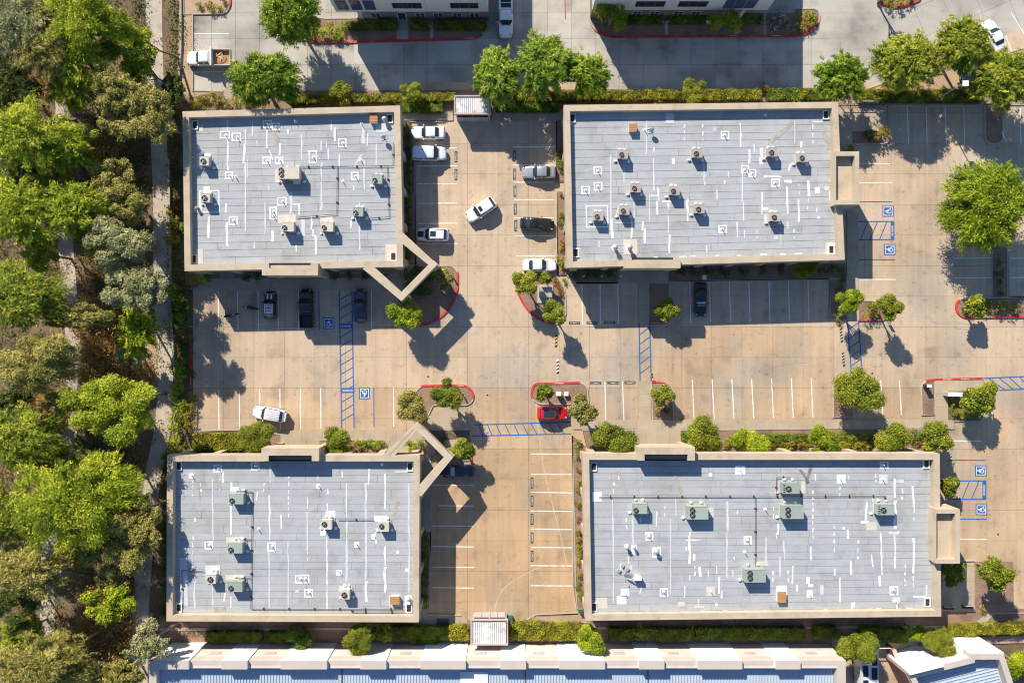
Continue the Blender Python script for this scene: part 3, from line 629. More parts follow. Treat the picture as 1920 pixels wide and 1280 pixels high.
def office(label, cnr, group, facades, seed):
    q = [P(*c, ZP) for c in cnr]                 # NW NE SE SW at parapet height
    q = ccw(q); ctr = (sum(a[0] for a in q) / 4, sum(a[1] for a in q) / 4)
    root = thing('office_building', label, 'office building', (*ctr, 0), 0, group)
    core = inset(q, 0.55)
    MB().prism(core, 0.0, 4.2, 0).build('wall', stucco_d, root)
    MB().ring(q, inset(q, 0.82), 4.2, ZP, 0).build('parapet', stucco, root)
    MB().ring(inset(q, -0.04), inset(q, 0.2), 4.28, 4.42, 0).build('trim_band', stucco_d, root)
    for (i, n) in facades:
        a, c = core[i], core[(i + 1) % 4]
        wall_windows(root, a, c, n, 0.5, 3.5)
        an = math.atan2(c[1] - a[1], c[0] - a[0])
        pil = MB().obox(0, 0, 0.0, 4.196, 0.9, 0.5, 0); pme = pil.mesh('pilaster', stucco)
        nx, ny = math.sin(an), -math.cos(an)
        for k in range(n + 1):
            t = (k / n) * 0.965 + 0.0175; x, y = lerp2(a, c, t); link('pilaster', pme, root, Vector((x + nx * 0.25, y + ny * 0.25, 0)) - root.location, an)
    inner = inset(q, 0.826)
    roof = MB().prism(inner, 4.6, ZR, 0).build('roof', felt, root)
    # overlapping felt sheets laid in rows, west-east
    rng = random.Random(seed)
    e = sorted(inner, key=lambda p: -p[1]); top = sorted(e[:2]); bot = sorted(e[2:])
    Ht = math.dist(lerp2(top[0], top[1], .5), lerp2(bot[0], bot[1], .5)); nr = round(Ht / 0.985)
    for r in range(nr):
        l0, l1 = lerp2(top[0], bot[0], (r + 0.0) / nr), lerp2(top[0], bot[0], (r + 0.965) / nr)
        r0, r1 = lerp2(top[1], bot[1], (r + 0.0) / nr), lerp2(top[1], bot[1], (r + 0.965) / nr)
        L = math.dist(l0, r0); cuts = [0.0]; x = rng.uniform(2, 9.5)
        while x < L - 1.2: cuts.append(x / L); x += rng.choice((9.6, 9.6, 6.5, 4.0))
        cuts.append(1.0)
        for u, v in zip(cuts, cuts[1:]):
            v2 = v - (0.03 / L if v < 1 else 0)
            jz = rng.uniform(0, 0.006); lift = rng.uniform(0.0, 0.012)
            b = MB(); pl = [lerp2(l1, r1, u), lerp2(l1, r1, v2), lerp2(l0, r0, v2), lerp2(l0, r0, u)]
            b.prism(pl, ZR - 0.002, [ZR + 0.02 + jz + lift] * 2 + [ZR + 0.012 + jz] * 2, 0)
            b.build('roofing_sheet', roofing, roof)
    return root, roof, q
ZT = ZR + 0.042
def strip(roof, x0, y0, x1, y1, w, m, name='roof_patch', z=ZT, jag=True):
    """hand-brushed sealant strip between two photo points"""
    a, c = P(x0, y0, ZR), P(x1, y1, ZR); L = math.dist(a, c)
    if L < 1e-6: return
    rg = random.Random(int(x0 * 31 + y0 * 17)); d = ((c[0] - a[0]) / L, (c[1] - a[1]) / L); nn = (-d[1], d[0]); W = w * (H - ZR) / F / 2
    k = max(1, int(L / 0.7)) if jag else 1
    cl = [rg.uniform(-.22, .22) * W for _ in range(k + 1)]; ww = [W * rg.uniform(0.62, 1.12) for _ in range(k + 1)]
    pt = lambda i, s: (a[0] + d[0] * L * i / k + nn[0] * (cl[i] * 2 + s * ww[i]), a[1] + d[1] * L * i / k + nn[1] * (cl[i] * 2 + s * ww[i]))
    poly = [pt(i, -1) for i in range(k + 1)] + [pt(i, 1) for i in range(k, -1, -1)]
    if m is seal and rg.random() < .38: m = seal_mid
    MB().prism(poly, ZR, z + rg.uniform(0, 0.003)).build(name, m, roof)
def vstrips(roof, s, m=None, dx=0.0):
    for q in s:
        x, y0, y1, w = q[:4]; mm = m or seal
        if len(q) > 4 and q[4] == 'd':       # a broken line of short dabs
            rg = random.Random(int(x * 7 + y0)); y = y0
            while y < y1 - 2:
                L = rg.uniform(4, 9); strip(roof, x + rg.uniform(-.5, .5), y, x + rg.uniform(-.5, .5), min(y + L, y1), w, mm); y += L + rg.uniform(4, 9)
        else: strip(roof, x, y0, x + (q[5] if len(q) > 5 else 0.3), y1, w, seal_f if (len(q) > 4 and q[4] == 'f') else mm, z=ZT - (0.004 if len(q) > 4 and q[4] == 'f' else 0))
def hstrips(roof, s):
    for x0, x1, y, w in s: strip(roof, x0, y, x1, y, w, seal)
def square(roof, x, y, w, h, kind='ring', m=None, rot=0.02):
    """square flashing patch: an open frame brushed in white, or a filled one"""
    cx, cy = P(x, y, ZR); k = (H - ZR) / F; W, Hh = w * k / 2, h * k / 2; t = 0.17
    b = MB(); c, s = math.cos(rot), math.sin(rot)
    rr = lambda u, v: (cx + c * u - s * v, cy + s * u + c * v)
    if kind == 'ring':
        b.ring([rr(-W, -Hh), rr(W, -Hh), rr(W, Hh), rr(-W, Hh)], [rr(-W + t, -Hh + t), rr(W - t, -Hh + t), rr(W - t, Hh - t), rr(-W + t, Hh - t)], ZR, ZT + 0.006)
    else: b.prism([rr(-W, -Hh), rr(W, -Hh), rr(W, Hh), rr(-W, Hh)], ZR, ZT + 0.008)
    b.build('flashing_patch', m or seal, roof)
GRP = 'beige single-storey offices round the car park'
b1, r1, q1 = office('beige flat-roofed office building beside the wood with the union flag car parked below', [(342, 209), (750, 198), (756, 500), (346, 508)], GRP, [(0, 6), (1, 4), (2, 6), (3, 4)], 3)
b2, r2, q2 = office('beige flat-roofed office building at upper right with rows of small tan rooftop units', [(1057, 197), (1571, 191), (1584, 487), (1063, 502)], GRP, [(0, 8), (1, 4), (2, 8), (3, 4)], 5)
b3, r3, q3 = office('beige flat-roofed office building beside the wood below the lone white estate car', [(313, 853), (787, 853), (785, 1166), (312, 1164)], GRP, [(0, 7), (1, 4), (2, 7), (3, 4)], 8)
b4, r4, q4 = office('widest beige flat-roofed office building at lower right with green rooftop units', [(1093, 850), (1762, 850), (1765, 1155), (1098, 1163)], GRP, [(0, 10), (1, 4), (2, 10), (3, 4)], 13)
def portico(root, x0, y0, x1, y1, side, z=6.9, t=0.95, name='entrance_portico'):
    """raised entrance block that stands proud of the parapet; side = the direction it faces"""
    a, c = P(x0, y0, z), P(x1, y1, z); X0, X1, Y1, Y0 = a[0], c[0], a[1], c[1]
    if side == 'e': t = .58
    b = MB(); zi = z - .87
    o = [(X0, Y0), (X1, Y0), (X1, Y1), (X0, Y1)]; inn = [(X0 + t, Y0 + t), (X1 - t, Y0 + t), (X1 - t, Y1 - t), (X0 + t, Y1 - t)]
    if side == 'n': inn[0], inn[1] = (inn[0][0], Y0), (inn[1][0], Y0)
    if side == 's': inn[2], inn[3] = (inn[2][0], Y1), (inn[3][0], Y1)
    if side == 'e': inn[0], inn[3] = (X0 + 0.05, inn[0][1]), (X0 + 0.05, inn[3][1])
    b.ring(o, inn, 3.6, z)
    p = b.build(name, stucco, root)
    fl = [(u, v) for u, v in inn]
    MB().prism(inset(fl, 0.01), 3.7, zi if side == 'e' else (z - .2 if side == 's' else z - 1.5)).build('portico_roof', stucco, p)
    # two piers under the block's outer corners
    for (u, v) in ({'n': [(X0 + .5, Y1 - .6), (X1 - .5, Y1 - .6)], 's': [(X0 + .5, Y0 + .6), (X1 - .5, Y0 + .6)], 'e': [(X1 - .6, Y0 + .6), (X1 - .6, Y1 - .6)]}[side]):
        MB().obox(u, v, 0, 3.596, 0.85, 0.85).build('pier', stucco, p)
    return p
portico(b1, 491, 493, 596, 516, 's'); portico(b2, 1171, 483, 1276, 502.5, 's'); portico(b2, 1567, 284, 1611, 383.5, 'e')
portico(b3, 490, 840, 598, 864, 'n'); portico(b4, 1195, 838, 1303, 863, 'n'); portico(b4, 1755, 954, 1800, 1056, 'e')
# angled entry frames at the building corners
def entry_frame(root, corners, w_px, z=5.985, depth=1.3, groove=False):
    """beam running through photo points at height z, on piers at its elbows"""
    pw = [P(*q, z) for q in corners]; w = w_px * (H - z) / F
    fr = kerb_strip(pw, w=w, z0=z - depth, z1=z)
    n = len(pw)
    # underside
    o = fr.build('entry_frame', stucco, root)
    us = kerb_strip(pw, w=w * 0.98, z0=z - depth, z1=z - depth + 0.02); us.build('soffit', stucco_d, o)
    for q in pw[1:-1]:
        MB().obox(*q, 0.1, z - depth - 0.004, w * 0.85, w * 0.85, R(45)).build('pier', stucco, o)
    if groove:
        a, c = pw[0], pw[1]; kerb_strip([lerp2(a, c, .08), lerp2(a, c, .9)], w=0.12, z0=z - .1, z1=z + 0.012).build('joint_strip', stucco_d, o)
    return o
entry_frame(b1, [(748, 440.5), (811.5, 496), (752.5, 556), (686, 497.5)], 17)
entry_frame(b3, [(724, 859), (781.5, 798), (841, 857), (783, 925)], 17, groove=True)
# ---- roof marks, building 1 (upper left)
for x, y, w, h in [(422, 253, 19, 14), (443.5, 257, 18, 16), (501.5, 233, 17, 15), (517.5, 237.5, 15, 14), (642, 268, 16, 17), (586.7, 294.5, 16, 24), (500, 301, 16, 14), (523.7, 301, 16, 13), (429.6, 329, 15, 14), (528.7, 378, 18, 16), (512.5, 400, 14, 24), (437.6, 414, 17, 16), (665.5, 330, 14, 15), (393, 378, 38, 42)]: square(r1, x, y, w, h)
for x, y, w, h, m in [(383, 301, 27, 26, seal_f), (538, 411, 34, 17, tanpatch), (612, 411, 24, 14, tanpatch), (388, 356, 12, 12, seal), (374, 241, 14, 13, tanpatch), (373, 481, 16, 28, tanpatch), (734, 474, 22, 32, tanpatch), (716, 240, 22, 16, seal_f), (525, 330, 18, 26, tanpatch), (402, 300, 14, 16, roofing), (372, 392, 16, 10, seal)]: square(r1, x, y, w, h, 'sq', m)
vstrips(r1, [(427, 225, 245, 3), (427.5, 259, 294, 4), (427, 292, 320, 4), (460, 243, 270, 2), (459, 270, 307, 5, '', -2), (474, 229, 255, 2.5), (482, 263, 272, 2), (500, 244, 278, 3), (524, 269, 292, 4), (540, 243, 252, 3), (621, 225, 247, 2), (628, 240, 265, 4), (602, 265, 282, 2), (612, 265, 279, 2), (615, 278, 300, 2), (690, 250, 275, 2.5, '', -2), (681, 235, 270, 6, 'f'), (460, 305, 433, 2), (424, 381, 398, 4), (425.5, 417, 462, 4), (391.6, 406, 447, 5), (477, 453, 466, 3), (511, 433, 453, 5), (568.5, 411, 443, 7, 'f'), (584, 406, 430, 3), (587, 430, 443, 3), (592, 441, 477, 4), (556, 459, 472, 3), (561, 382, 403, 3), (603, 305, 395, 4, 'f'), (683, 300, 356, 4, 'f'), (658.6, 414, 429, 4), (663, 348, 357, 3), (504, 348, 357, 2), (464, 300, 334, 2, 'f'), (674, 380, 470, 3, 'f'), (566, 250, 300, 3, 'f'), (636, 290, 312, 2), (706, 270, 310, 3, 'f'), (497, 380, 440, 3, 'f'), (545, 360, 400, 6, 'f')])
hstrips(r1, [(550, 564, 383, 3), (352, 366, 295, 2)])
strip(r1, 678, 290, 664, 316, 4, seal_f); strip(r1, 513, 250, 524, 280, 9, rust); strip(r1, 505, 282, 512, 300, 2, seal)
# building 2 (upper right)
for x, y, w, h in [(1121, 320, 16, 15), (1121.5, 349.7, 16, 16), (1098, 356.7, 16, 15), (1119.5, 406, 42, 42), (1397, 318, 15, 15), (1410.5, 325, 15, 15), (1454, 343, 17, 15), (1355, 429.6, 16, 15), (1359.5, 253.7, 16, 15)]: square(r2, x, y, w, h)
for x, y, w, h, m in [(1532.5, 356.5, 9, 11, seal), (1550, 353, 8, 8, tanpatch), (1535, 408, 5, 5, seal), (1435, 216, 5, 5, seal), (1182, 463, 26, 28, tanpatch), (1256, 222, 16, 20, seal_f), (1558, 466, 20, 24, tanpatch), (1082, 474, 12, 18, tanpatch), (1066, 226, 14, 18, tanpatch), (1455, 446, 8, 7, seal_f), (1340, 243, 5, 6, seal_f)]: square(r2, x, y, w, h, 'sq', m)
vstrips(r2, [(1234, 352.5, 377, 4), (1231.7, 377, 403, 4), (1225.5, 297, 357, 1.5), (1288.8, 373.6, 415, 4), (1253, 381, 394, 5), (1255, 440, 475, 4), (1208.7, 429, 455.7, 4), (1205, 416, 432, 4), (1147.7, 410.7, 446.7, 5), (1184, 403.7, 446.4, 4), (1189, 374, 418, 1.5), (1217.7, 364, 415, 2, 'f'), (1253, 404, 438, 3, 'f'), (1322, 326, 347.5, 2, 'd'), (1393.7, 378.4, 413.5, 2), (1391.4, 305, 378, 1.5), (1428.8, 361, 402, 4), (1475, 350, 401, 4, '', 2), (1482, 308, 321, 5, '', -3), (1497.7, 375, 416, 3.5), (1428, 280, 308, 5, 'f'), (1404.6, 280, 305, 4, 'f'), (1435, 401, 415, 5, 'f'), (1476.6, 416, 429, 4, 'f'), (1419.5, 432, 454, 1.5, 'd'), (1489, 430, 450, 2, 'd', 5), (1123.8, 451.5, 464, 3.5, 'f'), (1325, 460, 473, 2), (1263, 297.4, 308, 5), (1515.7, 339, 368.6, 4.5), (1555.6, 357.3, 375, 4), (1531, 390, 398, 2), (1388, 231, 276, 2.5, '', 1), (1283, 234, 265, 2.5, 'd'), (1318, 233, 265, 2.5, 'd'), (1405, 280, 306, 4), (1427.5, 277.5, 294, 6), (1426, 295, 309, 5), (1414, 270, 286, 2), (1490, 227.5, 270, 2, 'f'), (1524, 234, 275, 2.5, 'd'), (1502, 266, 277, 5), (1226, 277, 285, 3), (1145, 290, 420, 3, 'f'), (1170, 310, 345, 2, 'f'), (1382, 416, 445, 2), (1396, 432, 446, 2), (1464, 436, 458, 2, 'f'), (1498, 345, 372, 2, 'd'), (1515, 372, 396, 2, 'd'), (1212, 225, 290, 3, 'f'), (1320, 305, 340, 3, 'f'), (1344, 355, 375, 4, 'f'), (1365, 322, 332, 2), (1358, 338, 345, 3)])
hstrips(r2, [(1220, 1234, 366.6, 2.5), (1241, 1258, 378.5, 5), (1151, 1189, 417.8, 1.6), (1432, 1465, 332, 5), (1470, 1484, 339.6, 6), (1554, 1564, 339.6, 4), (1524, 1542, 228, 2.5), (1430, 1440, 391, 5)])
strip(r2, 1486, 228, 1446, 268, 8, rust); strip(r2, 1545, 240, 1556, 280, 10, rust)
strip(r2, 1160, 388, 1154, 408, 3, seal_f)
# building 3 (lower left)
for x, y, w, h in [(408.5, 878, 16, 15), (478.7, 873.7, 16, 16), (392, 1022, 16, 15), (509.6, 1024.6, 16, 17), (567, 1085, 27, 16), (579, 1111.6, 17, 16)]: square(r3, x, y, w, h)
for x, y, w, h, m in [(358.7, 892, 9, 10, seal), (596.6, 911.5, 8, 9, seal), (669, 1021, 10, 11, seal), (636, 1073, 11, 11, seal), (746, 1035, 5, 5, seal), (763, 1068, 6, 6, seal), (620, 964, 18, 13, seal), (606, 995, 11, 18, seal), (714, 972, 24, 10, seal), (700, 1006, 6, 10, seal), (440, 917, 16, 9, seal), (399, 1072, 28, 26, seal_f), (442, 1012, 36, 11, tanpatch), (440, 1082, 34, 10, tanpatch), (741, 1126, 24, 20, tanpatch), (766, 1125, 14, 18, seal), (412, 1143, 22, 12, rust), (648, 1103, 24, 10, seal_f), (557, 1108, 7, 5, seal_f), (754, 884, 28, 4, tanpatch), (345, 1090, 14, 90, seal_f)]: square(r3, x, y, w, h, 'sq', m)
vstrips(r3, [(399, 897, 1012, 3, 'f'), (418, 885, 905, 3), (376.6, 905, 922.5, 3, 'd'), (411.6, 897, 922, 2.5, 'd'), (365.6, 970.6, 977.5, 2.5), (362, 1005, 1077, 2, 'd'), (434, 903.6, 922, 4), (433, 943, 1001.6, 3.5), (495, 905, 922, 2.5, 'd'), (506.5, 871, 905, 2.5), (505.5, 927.7, 1012, 3), (504.8, 1032.5, 1139, 3, 'f'), (483, 922, 938, 3, '', -1.5), (541.6, 891.6, 974, 2.5, 'd'), (527, 964, 991, 2.5), (540.5, 1015, 1139, 2.5, 'f'), (577, 931, 953, 2.5), (576, 958.6, 1032.5, 3.5, 'f'), (577, 1034, 1056.6, 2, 'd'), (613.8, 915.6, 926, 4), (613.8, 943, 957, 3), (613, 1005, 1142.5, 3), (649.9, 907, 970.6, 2.5), (649.9, 974, 1087.5, 4, 'f'), (686, 905, 1087.5, 4, 'f'), (686, 1089, 1127, 5), (692.8, 877.8, 908.8, 3, '', -2), (722, 888, 953.5, 3), (722, 1024, 1060, 4), (722, 1061.7, 1109.8, 5), (704.9, 998, 1022, 3, 'd'), (766.7, 905, 1110, 3, 'f'), (642, 884.7, 895, 3), (433, 1118.5, 1139, 3), (422, 1111.6, 1127, 3, '', -2), (596, 888, 900, 2), (399, 1100, 1134, 3, 'f'), (365, 1080, 1140, 4, 'f'), (362, 900, 930, 2, 'd')])
strip(r3, 404, 885, 412, 915, 7, rust); strip(r3, 656, 935, 646, 962, 7, rust); strip(r3, 748, 940, 735, 972, 7, rust)
# building 4 (lower right)
for x, y, w, h in [(1217.5, 1005, 15, 16), (1231, 1035, 17, 19), (1402, 1012.6, 15, 16), (1245, 1110, 16, 16), (1676, 1106.5, 16, 17), (1657.7, 871.6, 16, 14)]: square(r4, x, y, w, h)
for x, y, w, h, m in [(1332.7, 1108, 17, 17, tanpatch), (1387.7, 881, 19, 18, seal), (1332, 890, 7, 7, seal), (1577, 898, 16, 17, seal), (1656, 898, 16, 17, seal_f), (1518, 1113, 11, 14, seal), (1633.6, 986, 20, 15, tanpatch), (1119, 931, 18, 18, seal), (1189, 1030, 11, 17, seal), (1165.5, 1124, 18, 16, seal), (1172, 1110, 16, 14, seal), (1128, 1130, 22, 20, tanpatch), (1277.6, 1132, 13, 8, tanpatch), (1343, 1133, 5, 5, seal), (1738, 1127, 12, 18, tanpatch), (1736, 868, 15, 24, tanpatch), (1680, 1124, 15, 10, seal_f), (1311, 1137, 17, 4, tanpatch), (1466, 1110, 20, 26, seal), (1506, 913, 8, 22, tanpatch), (1333, 960, 10, 18, tanpatch), (1113, 874, 14, 16, tanpatch), (1429, 1056, 22, 8, tanpatch), (1520, 1097, 9, 6, seal), (1582, 990, 4, 5, seal), (1634, 1140, 16, 6, rust), (1165, 1062, 5, 9, seal), (1183, 1064, 5, 9, seal_f)]: square(r4, x, y, w, h, 'sq', m)
vstrips(r4, [(1148.7, 936, 994.7, 2.5, 'f'), (1149.8, 969, 1130, 2.5, 'f'), (1151, 905, 929, 2.5, 'd'), (1160.8, 888, 898.4, 4), (1231, 958.6, 986, 2.5), (1174.5, 970.6, 998, 2.5, 'd'), (1246, 948, 969, 2.5, 'd'), (1186.6, 967, 1018.8, 4, 'f'), (1257, 970.6, 1115, 2.5, 'f'), (1267, 931, 967, 2, 'f'), (1364, 939.7, 994.7, 4.5, 'f'), (1363, 996.4, 1082, 3, 'f'), (1293, 996.4, 1056.6, 4), (1302, 1037.7, 1050, 4.5), (1312, 1061.7, 1080.6, 5.5), (1293, 1077, 1087.5, 3.5, 'f'), (1328, 1068.6, 1082, 2), (1348, 1080.6, 1111.6, 3), (1353, 1106.4, 1121, 5, 'f'), (1374, 1068, 1081, 2), (1283.5, 1097.8, 1120, 2), (1459, 981, 1001.6, 3.5), (1455.7, 998, 1010, 2), (1435.8, 1006.7, 1053, 3, 'f'), (1470, 1012, 1049.7, 4, 'f'), (1462, 1043, 1080.6, 4, 'f'), (1520, 1024, 1049.7, 3), (1449.5, 1070, 1091, 4, 'd'), (1477.7, 1068.6, 1091, 2.5, 'd'), (1310, 1122, 1139, 4, 'f'), (1487, 1060, 1094, 2.5, '', -2), (1494, 1096, 1108, 3.5), (1515, 1081, 1094, 6), (1521, 1024, 1048, 3, 'f'), (1574.5, 912, 933, 2.5, 'd'), (1574.5, 1082, 1127, 2.5), (1528.7, 888, 900, 2.5), (1590.6, 891.6, 907, 2.5, 'd'), (1590.6, 993, 1010, 5.5), (1595, 1051.4, 1077, 4), (1564.8, 1065, 1079, 3), (1540, 1096, 1115, 6, 'f'), (1608.8, 1012, 1049.7, 2.5, 'd'), (1625, 939.7, 977.5, 4, '', -2), (1650.8, 998, 1077, 3, '', 3), (1649, 1079, 1097.8, 4), (1678, 938, 991, 5.5), (1677.6, 1003, 1065, 3.5), (1677, 896.7, 932.8, 3.5), (1642, 888, 907, 2.5, 'd'), (1692, 915.6, 936, 2.5, 'd'), (1711, 910.5, 951.7, 3, '', 2), (1714, 952, 975, 2.5, 'd'), (1712.7, 1008.4, 1073.8, 4), (1712.7, 1079, 1103, 2.5, 'd'), (1697, 1058, 1097.8, 2.5, 'd'), (1737, 1096, 1115, 3), (1598.5, 1128.8, 1139, 6.5), (1681.7, 1122, 1142.5, 3), (1564, 985, 1035, 2.5, 'd'), (1524, 920, 1010, 2.5, 'd'), (1636, 930, 940, 2.5), (1634, 1038, 1062, 2.5, '', 3), (1287, 1025, 1032, 3), (1377, 1043, 1058, 2, 'd'), (1382, 957, 966, 2, 'd'), (1450, 950, 975, 2, 'd'), (1303, 1060, 1080, 2, 'd'), (1200, 970, 985, 2, 'd'), (1178, 1043, 1056, 2.5), (1203, 1098, 1112, 2, '', -3), (1344, 1060, 1075, 2)])
hstrips(r4, [(1286, 1315, 1012.6, 3), (1613.6, 1628.4, 979, 5), (1666, 1686, 998.8, 5.5), (1680, 1694, 902.6, 5), (1712, 1736, 1118, 3), (1303, 1320, 1137, 3)])
strip(r4, 1158, 882, 1174, 925, 7, rust); strip(r4, 1265, 890, 1282, 940, 6, rust); strip(r4, 1500, 880, 1516, 905, 7, mat('soot', (0.22, 0.205, 0.19), c2=(0.12, 0.10, 0.085), c2scale=1.2, c2amt=.9, var=0.4)); strip(r4, 1522, 872, 1512, 904, 7, MATS['soot']); strip(r4, 1350, 905, 1353, 925, 3, rust)
# white dabs of sealant along the south parapets
for roof, x0, x1, y0, y1, n in ((r3, 330, 770, 1152, 1152.5, 16), (r4, 1120, 1745, 1148, 1139.5, 24), (r2, 1170, 1560, 484, 474, 10)):
    rg = random.Random(x0)
    for k in range(n):
        t = (k + rg.random()) / n; x = x0 + (x1 - x0) * t; y = y0 + (y1 - y0) * t
        strip(roof, x, y, x + rg.uniform(4, 14), y, 2.6, seal)

# ---------------------------------------------------------------- two-storey buildings at the top edge
cream = mat('cream_stucco', (0.62, 0.59, 0.53), var=0.06, scale=0.4)
brown_b = mat('brown_block', (0.22, 0.165, 0.135), var=0.15, scale=0.8, fine=0.15)
sky_glass = plain('blue_glass', (0.05, 0.08, 0.16), rough=0.05, spec=0.9)
def two_storey(label, x0, x1, yb, upper, lower, door=None, column=None, chamfer=0, big=()):
    a, c = P(x0, yb), P(x1, yb); X0, X1, Y = a[0], c[0], a[1]; D = 26
    root = thing('two_storey_building', label, 'office building', ((X0 + X1) / 2, Y + D / 2, 0), 0, 'two-storey buildings along the top edge')
    MB().box(X0 + (5.2 if chamfer < 0 else 0), Y + 0.012, 0, X1 - (5.2 if chamfer > 0 else 0), Y + D, 3.2).build('lower_wall', brown_b, root)
    MB().box(X0, Y - 0.25, 3.2, X1, Y + D, 7.75).build('upper_wall', cream, root)
    MB().ring([(X0 - .05, Y - .3), (X1 + .05, Y - .3), (X1 + .05, Y + D), (X0 - .05, Y + D)], [(X0 + .4, Y + .2), (X1 - .4, Y + .2), (X1 - .4, Y + D - .5), (X0 + .4, Y + D - .5)], 7.75, 8.2).build('parapet', cream, root)
    for (px, w) in lower:
        x = P(px, yb, 1.6)[0]; w = M(w)
        f = MB(); f.box(x - w / 2, Y - 0.05, 1.1, x + w / 2, Y + 0.01, 2.3); fo = f.build('window', frame_l, root)
        for i in (0, 1):
            for j in (0, 1):
                MB().box(x - w / 2 + .06 + i * (w / 2 - .02), Y - 0.06, 1.16 + j * .57, x - .04 + i * (w / 2 - .02), Y - 0.02, 1.66 + j * .57).build('pane', glass_w, fo)
    for (px, w, k) in upper:
        x = P(px, yb, 4.6)[0]; w = M(w); f = MB(); f.box(x - w / 2, Y - 0.32, 4.35, x + w / 2, Y - 0.24, 5.85); fo = f.build('window', frame_m, root)
        for i in range(k):
            s = w / k; MB().box(x - w / 2 + s * i + .05, Y - 0.34, 4.4, x - w / 2 + s * (i + 1) - .05, Y - 0.28, 5.8).build('pane', glass_w, fo)
    for (px, w) in big:
        x = P(px, yb, 4.6)[0]; w = M(w); f = MB(); f.box(x - w / 2, Y - 0.30, 3.9, x + w / 2, Y - 0.24, 6.6); fo = f.build('window', frame_m, root)
        MB().box(x - w / 2 + .06, Y - 0.33, 3.96, x + w / 2 - .06, Y - 0.27, 6.54).build('pane', sky_glass, fo)
    if door is not None:
        x = P(door, yb, 1.2)[0]; d = MB().box(x - .62, Y - .06, 0.2, x + .62, Y + .0, 2.45).build('door', frame_l, root); MB().box(x - .5, Y - .08, .3, x + .5, Y - .04, 2.33).build('glass_pane', glass_w, d)
    for px in (column or ()):
        x = P(px, yb, 1.5)[0]; MB().obox(x, Y - 0.0, 0, 3.196, 0.55, 0.55).build('column', cream, root)
    # joints between the wall panels
    for k in range(1, 5):
        x = X0 + (X1 - X0) * k / 5; MB().box(x - .02, Y - 0.262, 3.2, x + .02, Y - 0.24, 7.75).build('panel_joint', stucco_d, root)
    return root
two_storey('cream two-storey building with brown lower wall and a glass door up its path', 640, 917, 38, [(764, 52, 3), (871, 50, 3)], [(705, 17), (788, 17), (822, 17), (857, 17), (890, 17)], door=754, column=[677], chamfer=-1, big=[(643, 20), (669, 20), (694, 20)])
two_storey('cream two-storey building behind the hedge with a white flower bed at its end', 1106, 1424, 35, [(1218, 52, 3), (1298, 52, 3)], [(1194, 17), (1227, 17), (1272, 17), (1304, 17)], column=[1388], chamfer=1, big=[(1366, 18), (1386, 18), (1406, 18)])
structure(MB().prism([P(744, 38), P(766, 38), P(766, 76), P(744, 76)], 0.1, 0.19).build('entrance_path', greyc))
for k in range(6): structure(MB().prism([P(1431, 26 + k * 7.4), P(1436, 26 + k * 7.4), P(1436, 32 + k * 7.4), P(1431, 32 + k * 7.4)], 0.1, 0.17).build('stepping_stone', kerbc)) 
structure(MB().prism([P(806.5, 42), P(812.5, 42), P(812.5, 76), P(806.5, 76)], 0.1, 0.19).build('entrance_path', greyc))
structure(MB().prism([P(1246, 40), P(1252, 40), P(1252, 70), P(1246, 70)], 0.1, 0.19).build('entrance_path', greyc))

# ---------------------------------------------------------------- long warehouse row along the bottom edge
whitew = mat('white_paint_wall', (0.78, 0.77, 0.74), var=0.08, scale=0.6, stain=[(1.0, .55, .75, .12)])
pinkw = mat('pale_pink_wall', (0.60, 0.51, 0.47), var=0.10, scale=0.6, stain=[(1.0, .55, .75, .12)])
capm = mat('warehouse_cap', (0.48, 0.42, 0.36), var=0.1, scale=0.6)
metal_roof = mat('blue_grey_metal', (0.40, 0.46, 0.54), var=0.08, scale=0.4, rough=0.55, spec=0.4)
def corrugated(X0, X1, Y0, Y1, z, step, ang=0.0):
    """standing-seam sheet running up the page: one continuous folded surface"""
    b = MB(); n = int((X1 - X0) / step); prof = []
    for i in range(n): x = X0 + i * step; prof += [(x, z), (x + step * .70, z), (x + step * .78, z + .09), (x + step * .92, z + .09)]
    prof.append((X0 + n * step, z)); k = len(prof)
    b.v = [(x, Y0, h) for x, h in prof] + [(x, Y1, h) for x, h in prof]
    b.f = [(i, i + 1, k + i + 1, k + i) for i in range(k - 1)]; b.m = [0] * (k - 1); return b
ZW = 6.1
X0, Y = P(277, 1240, ZW); X1 = P(1588, 1240, ZW)[0]; Yb = P(0, 1205)[1]
wh = thing('warehouse_row', 'long white and pink walled warehouse with a ribbed blue-grey metal roof along the bottom edge', 'warehouse', ((X0 + X1) / 2, Yb - 8, 0))
MB().box(X0, Yb - 1.0, 0, X1, Yb, 5.75).build('wall', pinkw, wh)
MB().ring([(X0, Yb - 24), (X1, Yb - 24), (X1, Yb + .02), (X0, Yb + .02)], [(X0 + 1.0, Yb - 23.4), (X1 - 1.2, Yb - 23.4), (X1 - 1.2, Yb - .55), (X0 + 1.0, Yb - .55)], 4.4, 5.78).build('parapet', capm, wh)
MB().box(X0 + .02, Yb - 23.98, 0, X0 + .8, Yb - 1.0, 4.39).build('wall', pinkw, wh); MB().box(X1 - .8, Yb - 23.98, 0, X1 - .02, Yb - 1.0, 4.39).build('wall', pinkw, wh)
corrugated(X0 + 1.0, X1 - 1.2, Yb - 23.4, Yb - .552, 4.7, 0.40).build('metal_roof', metal_roof, wh)
